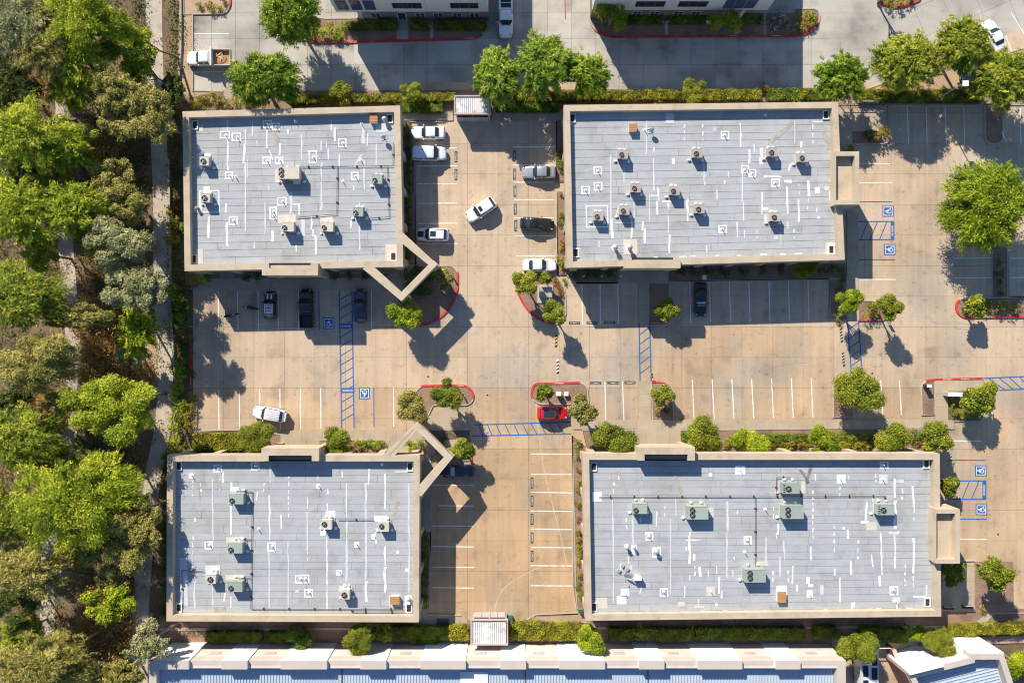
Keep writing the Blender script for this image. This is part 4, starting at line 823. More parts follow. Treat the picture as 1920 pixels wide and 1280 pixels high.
for (a, c) in ((285.5, 354), (416, 464), (527, 613), (676, 724), (789, 873), (938, 986), (1049, 1134), (1198, 1245), (1308, 1391), (1454, 1500)):
    xa, xc = P(a, 0, ZW)[0], P(c, 0, ZW)[0]
    w = MB(); w.box(xa, Yb - 0.9, 0, xc, Yb + 0.14, 6.12)
    o = w.build('white_panel', whitew, wh); MB().box(xa - .03, Yb - 0.95, 6.12, xc + .03, Yb + 0.17, 6.22).build('cap', capm, o)
    MB().box((xa + xc) / 2 - .02, Yb + .13, 0, (xa + xc) / 2 + .02, Yb + .146, 6.1).build('panel_joint', capm, o)
for px in (405, 508, 761, 902, 1010, 1160, 1262, 1405, 1520):
    x = P(px, 0, 3.2)[0]; MB().box(x - .75, Yb + .01, 3.0, x + .75, Yb + .05, 3.9).build('vent_louvre', mat('pink_louvre', (0.46, 0.36, 0.33)), wh)
for a in (1215.6, 640, 985): 
    x = P(a, 0, 5)[0]; MB().box(x - .06, Yb - 23, 4.7, x + .06, Yb - .56, 4.83).build('roof_ridge', frame_m, wh)
MB().box(P(863, 0, 5)[0], Yb - 23, 4.72, P(915, 0, 5)[0], Yb - 1.9, 4.86).build('skylight_strip', mat('pale_skylight', (0.62, 0.63, 0.64)), wh)
# angled warehouse at the bottom right corner
za = 6.0
A, B_, C_, D_, E_, G_ = P(1702, 1262, za), P(1818, 1233, za), P(1819, 1225, za), P(1882, 1225, za), P(1920, 1340, za), P(1740, 1340, za)
wa = thing('angled_warehouse', 'white walled warehouse set at an angle in the bottom right corner', 'warehouse', (*lerp2(A, D_, .5), 0))
pa = [A, G_, E_, D_, C_, B_]
pa = ccw(pa)
MB().prism(pa, 0, 4.5).build('wall', whitew, wa)
MB().ring(pa, inset(pa, 0.75), 4.5, za).build('parapet', capm, wa)
fa = MB(); nn = inset([A, B_, C_, D_, E_, G_], -0.06)
an_a = math.atan2(B_[1] - A[1], B_[0] - A[0])
def facade_panel(p, q, t0, t1, m, th=0.12, ztop=za - .004, nm='wall_panel'):
    a, c = lerp2(p, q, t0), lerp2(p, q, t1); d = math.atan2(c[1] - a[1], c[0] - a[0]); mid = lerp2(a, c, .5)
    nx, ny = -math.sin(d), math.cos(d)
    MB().obox(mid[0] + nx * th / 2, mid[1] + ny * th / 2, 0, ztop, math.dist(a, c), th - 0.004, d).build(nm, m, wa)
facade_panel(A, B_, 0.0, 0.55, whitew, 0.3, za + .5, 'white_panel'); facade_panel(A, B_, 0.55, 1.0, pinkw, 0.1); facade_panel(C_, D_, 0.0, 1.0, whitew, 0.2)
mm = lerp2(A, B_, .75); MB().obox(mm[0] - math.sin(an_a) * .1, mm[1] + math.cos(an_a) * .1, 3.0, 3.9, 1.4, .05, an_a).build('vent_louvre', MATS['pink_louvre'], wa)
ra = inset(pa, 0.76); MB().prism(ra, 4.5, 4.7).build('roof', metal_roof, wa)
rr = inset(pa, 0.9); xs = [p[0] for p in rr]; 
# seams of the angled roof run parallel to its long wall
d = Vector((math.cos(an_a), math.sin(an_a))); nrm = Vector((-d.y, d.x)); c0 = Vector(lerp2(A, B_, .5)) 
for k in range(0, 22):
    o = c0 - nrm * (0.95 + k * 0.42); L0 = -4.6 + k * 0.05; L1 = 8.3
    ts = []
    for i in range(len(rr)):                      # clip the seam to the roof outline
        p, q = Vector(rr[i]), Vector(rr[(i + 1) % len(rr)]); e = q - p; den = d.x * e.y - d.y * e.x
        if abs(den) < 1e-6: continue
        w = p - o; t = (w.x * e.y - w.y * e.x) / den; u = (w.x * d.y - w.y * d.x) / den
        if 0 <= u <= 1: ts.append(t)
    if len(ts) < 2: continue
    a, c = o + d * min(ts), o + d * max(ts)
    if (c - a).length < 0.3: continue
    MB().obox((a.x + c.x) / 2, (a.y + c.y) / 2, 4.7, 4.78, (c - a).length - .02, .09, an_a).build('seam', metal_roof, wa)
facade_panel(G_, A, 0.0, 0.97, mat('red_brown_block', (0.30, 0.16, 0.12), var=0.2, fine=0.3), 0.15, za - .5, 'brick_facing')
# brick garden wall and gate near the camper
brickw = mat('red_brown_block', (0.30, 0.16, 0.12), var=0.2, fine=0.3)
gw = thing('yard_wall', 'red-brown block yard wall running down beside the parked camper', 'wall', (*P(1690, 1240), 0))
kerb_strip([P(1661, 1205), P(1672, 1236), P(1706, 1268), P(1712, 1330)], w=0.45, z0=0, z1=2.2).build('wall', brickw, gw)
kerb_strip([P(1661, 1205), P(1672, 1236), P(1706, 1268), P(1712, 1330)], w=0.55, z0=2.2, z1=2.3).build('coping', capm, gw)
for k, (x, y) in enumerate([(1664, 1258), (1684, 1270), (1670, 1280)]):
    pass
gp = thing('yard_gate', 'dark metal yard gate across the alley above the camper', 'gate', (*P(1632, 1202), 0))
a, c = P(1588, 1205), P(1656, 1203); an = math.atan2(c[1] - a[1], c[0] - a[0]); L = math.dist(a, c)
for k in range(14):
    x, y = lerp2(a, c, (k + .5) / 14); MB().obox(x, y, 0.15, 2.0, .06, .06, an).build('bar', frame_m, gp)
MB().obox(*lerp2(a, c, .5), 2.0, 2.08, L, .09, an).build('rail', frame_l, gp); MB().obox(*lerp2(a, c, .5), 0.13, 0.2, L, .08, an).build('rail', frame_m, gp)

# ---------------------------------------------------------------- rubbish enclosures
block = mat('grey_block', (0.40, 0.36, 0.34), var=0.1, fine=0.15)
pinktrim = mat('pink_trim', (0.44, 0.35, 0.33), var=0.1)
crm = mat('white_corrugated', (0.70, 0.68, 0.66), var=0.12, scale=0.8, rough=0.5, c2=(0.40, 0.35, 0.32), c2scale=1.2, c2amt=0.7)
def enclosure(label, x0, x1, yback, yfront, zr=3.1, south=True):
    """walled bin store under a corrugated roof with twin gates; px edges of its roof at height zr"""
    a, c = P(x0, yback, zr), P(x1, yfront, zr); X0, X1 = a[0], c[0]; Ya, Yc = a[1], c[1]; s = -1 if south else 1
    root = thing('bin_store', label, 'bin store', ((X0 + X1) / 2, (Ya + Yc) / 2, 0), 0, 'bin stores with corrugated roofs')
    lo, hi = min(Ya, Yc), max(Ya, Yc)
    gate_y = (lo if south else hi)
    back_y = hi if south else lo
    for nm, bx in (('side_wall', (X0 + .1, lo + .02, X0 + .3, hi - .1)), ('side_wall', (X1 - .3, lo + .02, X1 - .1, hi - .1)), ('back_wall', (X0 + .302, back_y - .3 if south else back_y + .1, X1 - .302, back_y - .1 if south else back_y + .3))):
        MB().box(bx[0], bx[1], 0, bx[2], bx[3], 2.75).build(nm, block, root)
    b = corrugated(X0 + .02, X1 - .02, lo + (0.25 if south else 0), hi - (0 if south else .25), zr, 0.26); b.build('corrugated_roof', crm, root)
    MB().ring([(X0 - .12, lo - .02), (X1 + .12, lo - .02), (X1 + .12, hi + .12), (X0 - .12, hi + .12)], [(X0 + .06, lo + .2), (X1 - .06, lo + .2), (X1 - .06, hi - .06), (X0 + .06, hi - .06)], zr - .28, zr + .16).build('roof_trim', pinktrim, root)
    Xm = (X0 + X1) / 2
    for u, v in ((X0 + .32, Xm - .09), (Xm + .09, X1 - .32)):
        g = MB(); yy = gate_y - .05 if south else gate_y + .05
        g.box(u, yy - .06, 0.15, v, yy, 2.1); go = g.build('gate', block, root)
        MB().box((u + v) / 2 - .03, yy - .075 if south else yy + .0, 0.15, (u + v) / 2 + .03, yy - .062 if south else yy + .014, 2.1).build('gate_seam', frame_m, go)
    MB().box(Xm - .085, gate_y - .12 if south else gate_y - .02, 0, Xm + .085, gate_y + .02 if south else gate_y + .12, 2.6).build('post', pinktrim, root)
    return root
enclosure('bin store with a rust-streaked white corrugated roof at the top of the car park', 853, 919, 181, 215, 3.1, True)
enclosure('bin store with a grey-white corrugated roof at the bottom of the car park', 884, 951, 1208, 1162, 3.1, False)
# ---------------------------------------------------------------- rooftop plant
tan_metal = mat('tan_painted_metal', (0.52, 0.47, 0.40), var=0.1, scale=1.5, fine=0.08, rough=0.5, space='obj', objrand=0.06)
brown_metal = mat('taupe_painted_metal', (0.40, 0.34, 0.30), var=0.1, scale=1.5, fine=0.08, rough=0.5, space='obj', objrand=0.06)
green_metal = mat('grey_green_metal', (0.29, 0.335, 0.29), var=0.1, scale=1.5, fine=0.08, rough=0.5, space='obj', objrand=0.06)
grey_metal = plain('galvanised_metal', (0.46, 0.46, 0.46), rough=0.4, metal=0.4)
dark_metal = plain('dark_metal', (0.035, 0.032, 0.03), rough=0.5)
fan_hub = plain('fan_hub', (0.45, 0.36, 0.33), rough=0.5)
mastic = mat('white_mastic', (0.75, 0.74, 0.70), var=0.1, space='obj')
wood_m = mat('weathered_orange_board', (0.42, 0.22, 0.09), var=0.25, scale=3, fine=0.25, space='obj')
pipe_m = mat('rusty_pipe', (0.10, 0.075, 0.065), var=0.3, scale=2)
def fan(root, x, y, r, z):
    b = MB(); n = 16
    o = [(x + r * math.cos(t), y + r * math.sin(t)) for t in [2 * math.pi * k / n for k in range(n)]]; i = [(x + r * .86 * math.cos(t), y + r * .86 * math.sin(t)) for t in [2 * math.pi * k / n for k in range(n)]]
    b.ring(o, i, z, z + .10); f = link('fan', b.mesh('fan', dark_metal), root)
    b = MB(); b.prism(i, z + .003, z + .015); link('fan_well', b.mesh('fan_well', dark_metal), f)
    b = MB()
    for k in range(4):
        t = k * math.pi / 2 + .4; u = t + .55
        b.face([(x, y, z + .035), (x + .8 * r * math.cos(t), y + .8 * r * math.sin(t), z + .03), (x + .8 * r * math.cos(u), y + .8 * r * math.sin(u), z + .06)])
    link('fan_blade', b.mesh('fan_blade', grey_metal), f)
    b = MB(); b.prism([(x + .22 * r * math.cos(t), y + .22 * r * math.sin(t)) for t in [2 * math.pi * k / 10 for k in range(10)]], z + .05, z + .11)
    link('fan_hub', b.mesh('fan_hub', fan_hub), f)
    b = MB()
    for q in (.55, .3):
        b.ring([(x + r * q * math.cos(t), y + r * q * math.sin(t)) for t in [2 * math.pi * k / 12 for k in range(12)]], [(x + r * (q - .05) * math.cos(t), y + r * (q - .05) * math.sin(t)) for t in [2 * math.pi * k / 12 for k in range(12)]], z + .095, z + .105)
    b.box(x - r * .86, y - .012, z + .085, x + r * .86, y + .012, z + .094); link('fan_guard', b.mesh('fan_guard', dark_metal), f)
def unit_proto(w, d, h, m, fans, hood=False, louvre=False):
    """packaged air-conditioning unit on a kerb; fans = list of (x, y, r) as shares of the top"""
    root = bpy.data.objects.new('rooftop_unit', None); COL.objects.link(root)
    z0 = 0.22
    b = MB(); b.box(-w / 2 + .06, -d / 2 + .06, 0, w / 2 - .06, d / 2 - .06, z0); link('base_kerb', b.mesh('base_kerb', mastic), root)
    b = MB(); b.box(-w / 2, -d / 2, z0, w / 2, d / 2, h); cab = link('cabinet', b.mesh('cabinet', m), root)
    b = MB(); b.ring([(-w / 2 - .03, -d / 2 - .03), (w / 2 + .03, -d / 2 - .03), (w / 2 + .03, d / 2 + .03), (-w / 2 - .03, d / 2 + .03)], [(-w / 2 + .04, -d / 2 + .04), (w / 2 - .04, -d / 2 + .04), (w / 2 - .04, d / 2 - .04), (-w / 2 + .04, d / 2 - .04)], h - .06, h + .02)
    link('top_rim', b.mesh('top_rim', m), root)
    b = MB(); b.box(w * .05, -d / 2 - .02, z0 + .1, w / 2 - .06, -d / 2 - .003, h - .12); link('access_panel', b.mesh('access_panel', m), root)
    b = MB()
    for k in range(6): b.box(-w / 2 + .06, -d / 2 - .015, z0 + .12 + k * (h - z0 - .25) / 6, -.02, -d / 2 - .002, z0 + .15 + k * (h - z0 - .25) / 6)
    link('coil_grille', b.mesh('coil_grille', dark_metal), root)
    for fx, fy, fr in fans: fan(root, fx * w / 2, fy * d / 2, fr, h)
    if hood:
        b = MB(); b.prism([(w * .18, -d / 2 - .55), (w * .48, -d / 2 - .55), (w * .48, -d / 2 - .004), (w * .18, -d / 2 - .004)], h - .75, [h - .45, h - .45, h - .12, h - .12], 0, True); link('intake_hood', b.mesh('intake_hood', m), root)
    if louvre:
        b = MB()
        for k in range(4): b.box(-w / 2 + .08 , -d / 2 + .12 + k * d * .22, h + .004, -w / 2 + .36, -d / 2 + .12 + k * d * .22 + .12, h + .03)
        link('top_louvre', b.mesh('top_louvre', dark_metal), root)
    # mastic-coated duct collars and a drain trap round the foot
    rg = random.Random(int(w * 100))
    for k in range(4):
        x, y = ((-w / 2 - .25, -d / 2 - .15), (w / 2 + .3, -d / 2 - .1), (-w * .2, d / 2 + .28), (w * .3, d / 2 + .25))[k]
        b = MB(); b.ellipsoid((x, y, 0.05), (rg.uniform(.18, .3), rg.uniform(.16, .26), rg.uniform(.1, .22)), 8, 5); link('mastic_collar', b.mesh('mastic_collar', mastic, True), root)
    b = MB(); b.path_tube([(w / 2 + .0, d * .2, .45), (w / 2 + .22, d * .2, .42), (w / 2 + .24, d * .2, .06), (w / 2 + .2, d * .55, .05)], [.035] * 4, 6); link('drain_pipe', b.mesh('drain_pipe', grey_metal), root)
    return root
PROTO = {}
def unit(kind, px, py, label, group, rot=0.0):
    w, d, h, m, fans = {'small_tan': (1.25, 1.15, 1.15, brown_metal, [(-.28, -.22, .33)]), 'tan': (1.6, 1.2, 1.25, tan_metal, [(-.45, -.25, .33)]), 'small_cream': (1.15, 1.15, 1.1, tan_metal, [(-.15, -.1, .38)]),
                        'big_tan': (2.8, 1.55, 1.45, tan_metal, [(-.66, .42, .34), (-.66, -.32, .34)]), 'green': (1.85, 1.3, 1.2, green_metal, [(-.58, -.35, .34)]), 'green_small': (1.3, 1.15, 1.2, green_metal, [(-.4, -.3, .32)]),
                        'big_green': (2.75, 1.65, 1.4, green_metal, [(-.5, .42, .36), (-.5, -.36, .36)]), 'green_one': (2.2, 1.35, 1.3, green_metal, [(-.3, -.1, .38)]), 'grey': (1.35, 1.2, 1.1, tan_metal, [(-.35, .1, .34)])}[kind]
    z = ZR + .03
    loc = (*P(px, py, ZR + h), z)
    if kind not in PROTO:
        o = unit_proto(w, d, h, m, fans, hood=kind in ('big_tan',), louvre=kind == 'green_one'); PROTO[kind] = o; o.location = loc; o.rotation_euler[2] = rot
    else: o = dup(PROTO[kind], loc, rot)
    o['label'] = label; o['category'] = 'air conditioner'; o['group'] = group
    return o
G1, G2, G3, G4 = ('air conditioners on the upper left roof', 'air conditioners on the upper right roof', 'air conditioners on the lower left roof', 'air conditioners on the widest roof')
unit('small_cream', 383, 302, 'small cream rooftop unit nearest the top left corner of the upper left roof', G1)
unit('small_cream', 385, 371, 'small cream rooftop unit standing inside a large white painted frame by the west parapet', G1)
unit('big_tan', 541, 324, 'largest tan twin-fan rooftop unit in the middle of the upper left roof', G1)
unit('tan', 539, 425, 'tan rooftop unit left of its twin, pale patch behind, upper left roof', G1)
unit('tan', 613, 425, 'tan rooftop unit between its twin and the green unit on the upper left roof', G1)
unit('green_small', 707, 336, 'small grey-green rooftop unit nearest the east parapet of the upper left roof', G1)
unit('green_small', 671, 397, 'small grey-green rooftop unit at the end of the pipe loop, upper left roof', G1)
for px, py, lb in [(1168, 289, 'topmost left tan rooftop unit, next below the orange box on the upper right roof'), (1308, 287, 'tan rooftop unit second from left in the top row of the upper right roof'), (1449, 285, 'tan rooftop unit third from left in the top row, brown stain behind it'),
                   (1506, 295, 'rightmost tan rooftop unit, nearest the east portico of the upper right roof'), (1192, 352, 'tan rooftop unit left of its neighbour in the middle row of the upper right roof'), (1265, 357, 'tan rooftop unit in the middle row beside the T-shaped white patch'),
                   (1122, 405, 'tan rooftop unit enclosed by a large square white outline'), (1171, 394, 'tan rooftop unit just right of the one in the square white outline'), (1312, 391, 'tan rooftop unit alone in the centre of the lower row, upper right roof'), (1454, 406, 'tan rooftop unit at the right end of the lower row, upper right roof')]:
    unit('small_tan', px, py, lb, G2, R(-1))
unit('green', 443, 935, 'topmost grey-green rooftop unit of three along the pipe on the lower left roof', G3)
unit('green', 441, 1027, 'middle grey-green rooftop unit of three along the pipe on the lower left roof', G3)
unit('green', 441, 1099, 'lowest grey-green rooftop unit of three along the pipe on the lower left roof', G3)
unit('small_cream', 396, 1085, 'small rooftop unit beside the lowest green unit near the west parapet', G3)
unit('grey', 612, 983, 'pale rooftop unit at the left end of the short conduit on the lower left roof', G3)
unit('grey', 719, 987, 'pale rooftop unit at the right end of the short conduit on the lower left roof', G3)
unit('small_cream', 647, 1114, 'small pale rooftop unit above the long pipe near the south parapet', G3)
unit('green', 1200, 953, 'single-fan green rooftop unit furthest left below the long conduit', G4)
unit('big_green', 1308, 961, 'twin-fan green rooftop unit below the long conduit, left of its middle junction', G4)
unit('green_one', 1483, 915, 'green single-fan unit standing above the long conduit beside soot marks', G4)
unit('big_green', 1487, 960, 'twin-fan green rooftop unit just under the conduit and the single-fan unit', G4)
unit('big_green', 1416, 1079, 'twin-fan green rooftop unit at the foot of the branch pipe near the south side', G4)
unit('green_one', 1661, 955, 'green single-fan unit at the right-hand end of the long conduit', G4)
# timber-topped roof boxes
def roof_box(px, py, w, d, h, label):
    o = thing('roof_hatch', label, 'roof hatch', (*P(px, py, ZR + h), ZR + .03), 0, 'orange-lidded roof hatches')
    b = MB(); b.box(-w / 2, -d / 2, 0, w / 2, d / 2, h - .08); link('kerb', b.mesh('kerb', mastic), o)
    b = MB(); b.box(-w / 2 - .05, -d / 2 - .05, h - .076, w / 2 + .05, d / 2 + .05, h); lid = link('lid', b.mesh('lid', wood_m), o)
    for k in range(3): b = MB(); b.box(-w / 2 - .04, -d / 2 + .1 + k * d / 3, h + .001, w / 2 + .04, -d / 2 + .14 + k * d / 3, h + .025); link('batten', b.mesh('batten', wood_m), lid)
roof_box(700.5, 222, .95, 1.1, .6, 'orange-lidded roof hatch beside the white dome vent, upper left roof')
roof_box(1187, 239, .95, .95, .7, 'orange-lidded roof hatch next to the small dish on the upper right roof')
roof_box(740, 1125, 1.15, 1.0, .6, 'orange-lidded roof hatch near the south-east corner of the lower left roof')
roof_box(1466, 1119, 1.05, 1.35, .6, 'orange-lidded roof hatch near the south parapet of the widest roof')
# vents
def dome_vent(px, py, label, g, r=.34, h=.9):
    o = thing('roof_ventilator', label, 'roof vent', (*P(px, py, ZR + h), ZR + .03), 0, g)
    b = MB(); b.tube((0, 0, 0), (0, 0, h - .3), r * .6, r * .55, 12); link('stack', b.mesh('stack', grey_metal), o)
    b = MB(); b.ellipsoid((0, 0, h - .2), (r, r, .28), 14, 7); hd = link('turbine_head', b.mesh('turbine_head', grey_metal, True), o)
    b = MB()
    for k in range(12):
        t = k * math.pi / 6; c, s = math.cos(t), math.sin(t); b.tube((c * r * .4, s * r * .4, h + .045), (c * r * 1.0, s * r * 1.0, h - .2), .012, .012, 4)
    link('vane', b.mesh('vane', mastic), hd)
    b = MB(); b.tube((0, 0, 0), (0, 0, .06), r * 1.15, r * .8, 12); link('flashing', b.mesh('flashing', mastic), o)
dome_vent(720, 222, 'silver turbine ventilator by the roof hatch on the upper left roof', 'turbine ventilators')
dome_vent(1154.5, 463, 'left turbine ventilator of the pair above the south portico', 'turbine ventilators', .36, 1.1)
dome_vent(1181.5, 463, 'right turbine ventilator of the pair above the south portico', 'turbine ventilators', .36, 1.1)
dome_vent(766, 1124, 'silver turbine ventilator near the corner of the lower left roof', 'turbine ventilators', .32, .8)
dome_vent(1176.5, 1027, 'tall capped ventilator left of its neighbour on the widest roof', 'turbine ventilators', .28, .9)
dome_vent(1189.5, 1027, 'capped ventilator standing in a white rectangle on the widest roof', 'turbine ventilators', .24, .8)
dome_vent(1231.5, 1035, 'ventilator with a wide shadow inside a square white outline, widest roof', 'turbine ventilators', .32, .9)
b = MB(); b.tube((0, 0, 0), (0, 0, .55), .055, .05, 8); pv_m = b.mesh('pipe', mastic)
b = MB(); b.tube((0, 0, 0), (0, 0, .07), .24, .07, 10); pf_m = b.mesh('flashing', mastic)
def pipe_vents(pts, label, g, s=1.0):
    for (px, py), sf in zip(pts, ordinals(pts)):
        o = thing('vent_pipe', label + sf, 'vent pipe', (*P(px, py, ZR + .3), ZR + .03), 0, g); link('pipe', pv_m, o); link('flashing', pf_m, o)
pipe_vents([(422, 253), (444, 257), (502, 233), (517, 237), (642, 268), (587, 294), (500, 301), (524, 300), (430, 329), (441, 331), (529, 377), (512, 396), (512, 404), (437, 413), (666, 330), (642, 339), (553, 227), (677, 231), (676, 300)], 'thin white vent pipe poking through the upper left roof', 'vent pipes on the upper left roof')
pipe_vents([(1121, 320), (1121, 349), (1098, 356), (1397, 318), (1411, 325), (1454, 342), (1355, 429), (1359, 253), (1209, 243)], 'thin white vent pipe poking through the upper right roof', 'vent pipes on the upper right roof')
pipe_vents([(409, 878), (479, 873), (392, 1022), (510, 1024), (563, 1085), (572, 1085), (579, 1111), (359, 892), (597, 911), (669, 1021), (636, 1072), (716, 870), (484, 992)], 'thin white vent pipe poking through the lower left roof', 'vent pipes on the lower left roof')
pipe_vents([(1217, 1005), (1402, 1012), (1245, 1109), (1333, 1108), (1388, 881), (1577, 898), (1656, 898), (1676, 1106), (1657, 872), (1518, 1113), (1436, 955), (1397, 1035), (1172, 1112), (1681, 1127)], 'thin white vent pipe poking through the widest roof', 'vent pipes on the widest roof')
# corner scuppers
def scupper(px, py, label):
    o = thing('roof_drain', label, 'roof drain', (*P(px, py, ZR), ZR + .03), 0, 'roof drains at parapet corners')
    b = MB(); b.ring([(-.42, -.62), (.42, -.62), (.42, .62), (-.42, .62)], [(-.30, -.48), (.30, -.48), (.30, .48), (-.30, .48)], 0, .16); link('kerb', b.mesh('kerb', mastic), o)
    b = MB(); b.box(-.29, -.47, .0, .29, .47, .03); link('sump', b.mesh('sump', dark_metal), o)
    b = MB()
    for k in range(5): b.box(-.28, -.42 + k * .19, .06, .28, -.38 + k * .19, .09)
    link('grate', b.mesh('grate', pipe_m), o)
for a in [(366, 235), (731, 223), (364, 486), (738, 481), (1073, 222), (1548, 216), (1079, 474), (1558, 468), (336, 873), (769, 874), (336, 1138), (767, 1139), (1113, 874), (1736, 869), (1114, 1137), (1738, 1128)]:
    t = 'upper' if a[1] < 640 else 'lower'; h = ('left' if a[0] < 900 else 'right')
    v = 'top' if (a[1] < 300 or 640 < a[1] < 900) else 'bottom'; u = 'left' if (a[0] < 400 or 1000 < a[0] < 1200) else 'right'
    scupper(*a, f'grated drain in the {v} {u} corner of the {t} {h} office roof')
# gas pipes on sleeper blocks
def conduit(label, runs, cat='roof pipe', r=.038):
    c = P(*runs[0][0], ZR); o = thing('roof_pipe', label, cat, (*c, ZR + .03), 0, 'gas pipes on the roofs'); z = .16
    for run in runs:
        pw = [(P(x, y, ZR)[0] - c[0], P(x, y, ZR)[1] - c[1]) for x, y in run]
        for p, q in zip(pw, pw[1:]):
            b = MB(); b.tube((*p, z), (*q, z), r, r, 6); link('pipe_run', b.mesh('pipe_run', pipe_m), o)
            L = math.dist(p, q); k = max(1, int(L / 3.0)); an = math.atan2(q[1] - p[1], q[0] - p[0])
            for i in range(k):
                x, y = lerp2(p, q, (i + .5) / k); b = MB(); b.obox(x, y, 0, z - r - .002, .14, .30, an); b.obox(x, y, z - r + .0, z + r + .015, .13, .13, an); link('support_block', b.mesh('support_block', dark_metal), o)
conduit('dark pipe loop with branches across the upper left roof', [[(556, 313), (737, 312), (738, 268)], [(633, 312), (632, 402), (556, 408)], [(727, 313), (730, 407), (692, 410)]])
conduit('dark pipe running down the lower left roof and along its south side', [[(448, 919), (474, 921), (471, 1140), (757, 1141)], [(449, 1010), (471, 1010)], [(446, 1082), (471, 1083)], [(660, 1141), (661, 1147), (760, 1147)]])
conduit('short dark conduit joining two pale units on the lower left roof', [[(634, 973), (702, 973)]], r=.04)
conduit('rusty pipe bent along the west parapet of the lower left roof', [[(384, 1070), (342, 1068), (343, 1138)]])
conduit('long dark pipe crossing the widest roof from end to end with branches', [[(1122, 931), (1659, 929), (1659, 936)], [(1416, 931), (1416, 1060)], [(1455, 931), (1455, 894), (1482, 894)]])
# dishes and odd boxes
def dish(px, py, label, r, blocks=(), rot=0.0, tilt=55):
    o = thing('satellite_dish', label, 'satellite dish', (*P(px, py, ZR + .6), ZR + .03), rot, 'satellite dishes')
    b = MB(); n = 16
    rows = []
    for k, q in enumerate((0, .4, .75, 1.0)):
        rows.append([(r * q * math.cos(t), r * 1.25 * q * math.sin(t), .16 * q * q) for t in [2 * math.pi * i / n for i in range(n)]])
    v = [p for row in rows for p in row]; b.v = v
    for a in range(3):
        for i in range(n): j = (i + 1) % n; b.f.append((a * n + i, a * n + j, (a + 1) * n + j, (a + 1) * n + i)); b.m.append(0)
    d = link('reflector', b.mesh('reflector', plain('dish_white', (.72, .72, .70), rough=.4), True), o, (0, 0, .75)); d.rotation_euler = (R(tilt), 0, 0)
    b = MB(); b.tube((0, .1, 0), (0, .05, .72), .04, .04, 7); link('mast', b.mesh('mast', grey_metal), o)
    b = MB(); b.tube((0, .0, .55), (0, -r * 1.3, .8), .02, .02, 5); b.box(-.06, -r * 1.3 - .06, .76, .06, -r * 1.3 + .06, .86); link('feed_arm', b.mesh('feed_arm', dark_metal), o)
    b = MB()
    b.box(-.45, -.3, 0, .45, -.24, .05); b.box(-.45, .24, 0, .45, .3, .05); b.box(-.42, -.24, 0, -.36, .24, .05); b.box(.36, -.24, 0, .42, .24, .05); link('base_frame', b.mesh('base_frame', grey_metal), o)
    for bx, by in blocks:
        b = MB()
        b.ring([(bx - .2, by - .2), (bx + .2, by - .2), (bx + .2, by + .2), (bx - .2, by + .2)], [(bx - .15, by - .15), (bx + .15, by - .15), (bx + .15, by + .15), (bx - .15, by + .15)], .06, .28); b.box(bx - .02, by - .15, .06, bx + .02, by + .15, .275); b.box(bx - .15, by - .02, .06, bx + .15, by + .02, .27)
        link('ballast_block', b.mesh('ballast_block', tanpatch), o)
dish(1179, 1078, 'large white satellite dish on hollow block ballast near the south-west of the widest roof', .62, [(-1.35, .5), (-.55, .5), (-1.35, -.3)], R(-35), 50)
dish(1221, 243, 'small satellite dish on a frame by the orange hatch, upper right roof', .38, (), R(20), 70)
dish(719, 256, 'small satellite dish on a frame near the east parapet, upper left roof', .36, (), R(20), 75)
o = thing('equipment_box', 'low white metal box beside the large satellite dish', 'equipment box', (*P(1195.5, 1084, ZR + .9), ZR + .03))
b = MB(); b.box(-.5, -.22, 0, .5, .22, .9); link('housing', b.mesh('housing', mastic), o); b = MB(); b.box(-.54, -.25, .9, .54, .25, .95); link('lid', b.mesh('lid', mastic), o); b = MB(); b.box(-.56, .25, 0, -.5, .5, .95); link('bracket', b.mesh('bracket', grey_metal), o)
o = thing('exhaust_stack', 'rusty brown exhaust stub by the west parapet under the framed unit', 'exhaust stack', (*P(369, 390, ZR + .5), ZR + .03))
b = MB(); b.tube((0, 0, 0), (0, 0, .55), .2, .2, 10); link('stack', b.mesh('stack', mat('rusty_stub', (.30, .22, .17), space='obj')), o); b = MB(); b.ellipsoid((0, 0, .55), (.26, .26, .1), 10, 5); link('cap', b.mesh('cap', MATS['rusty_stub'], True), o)
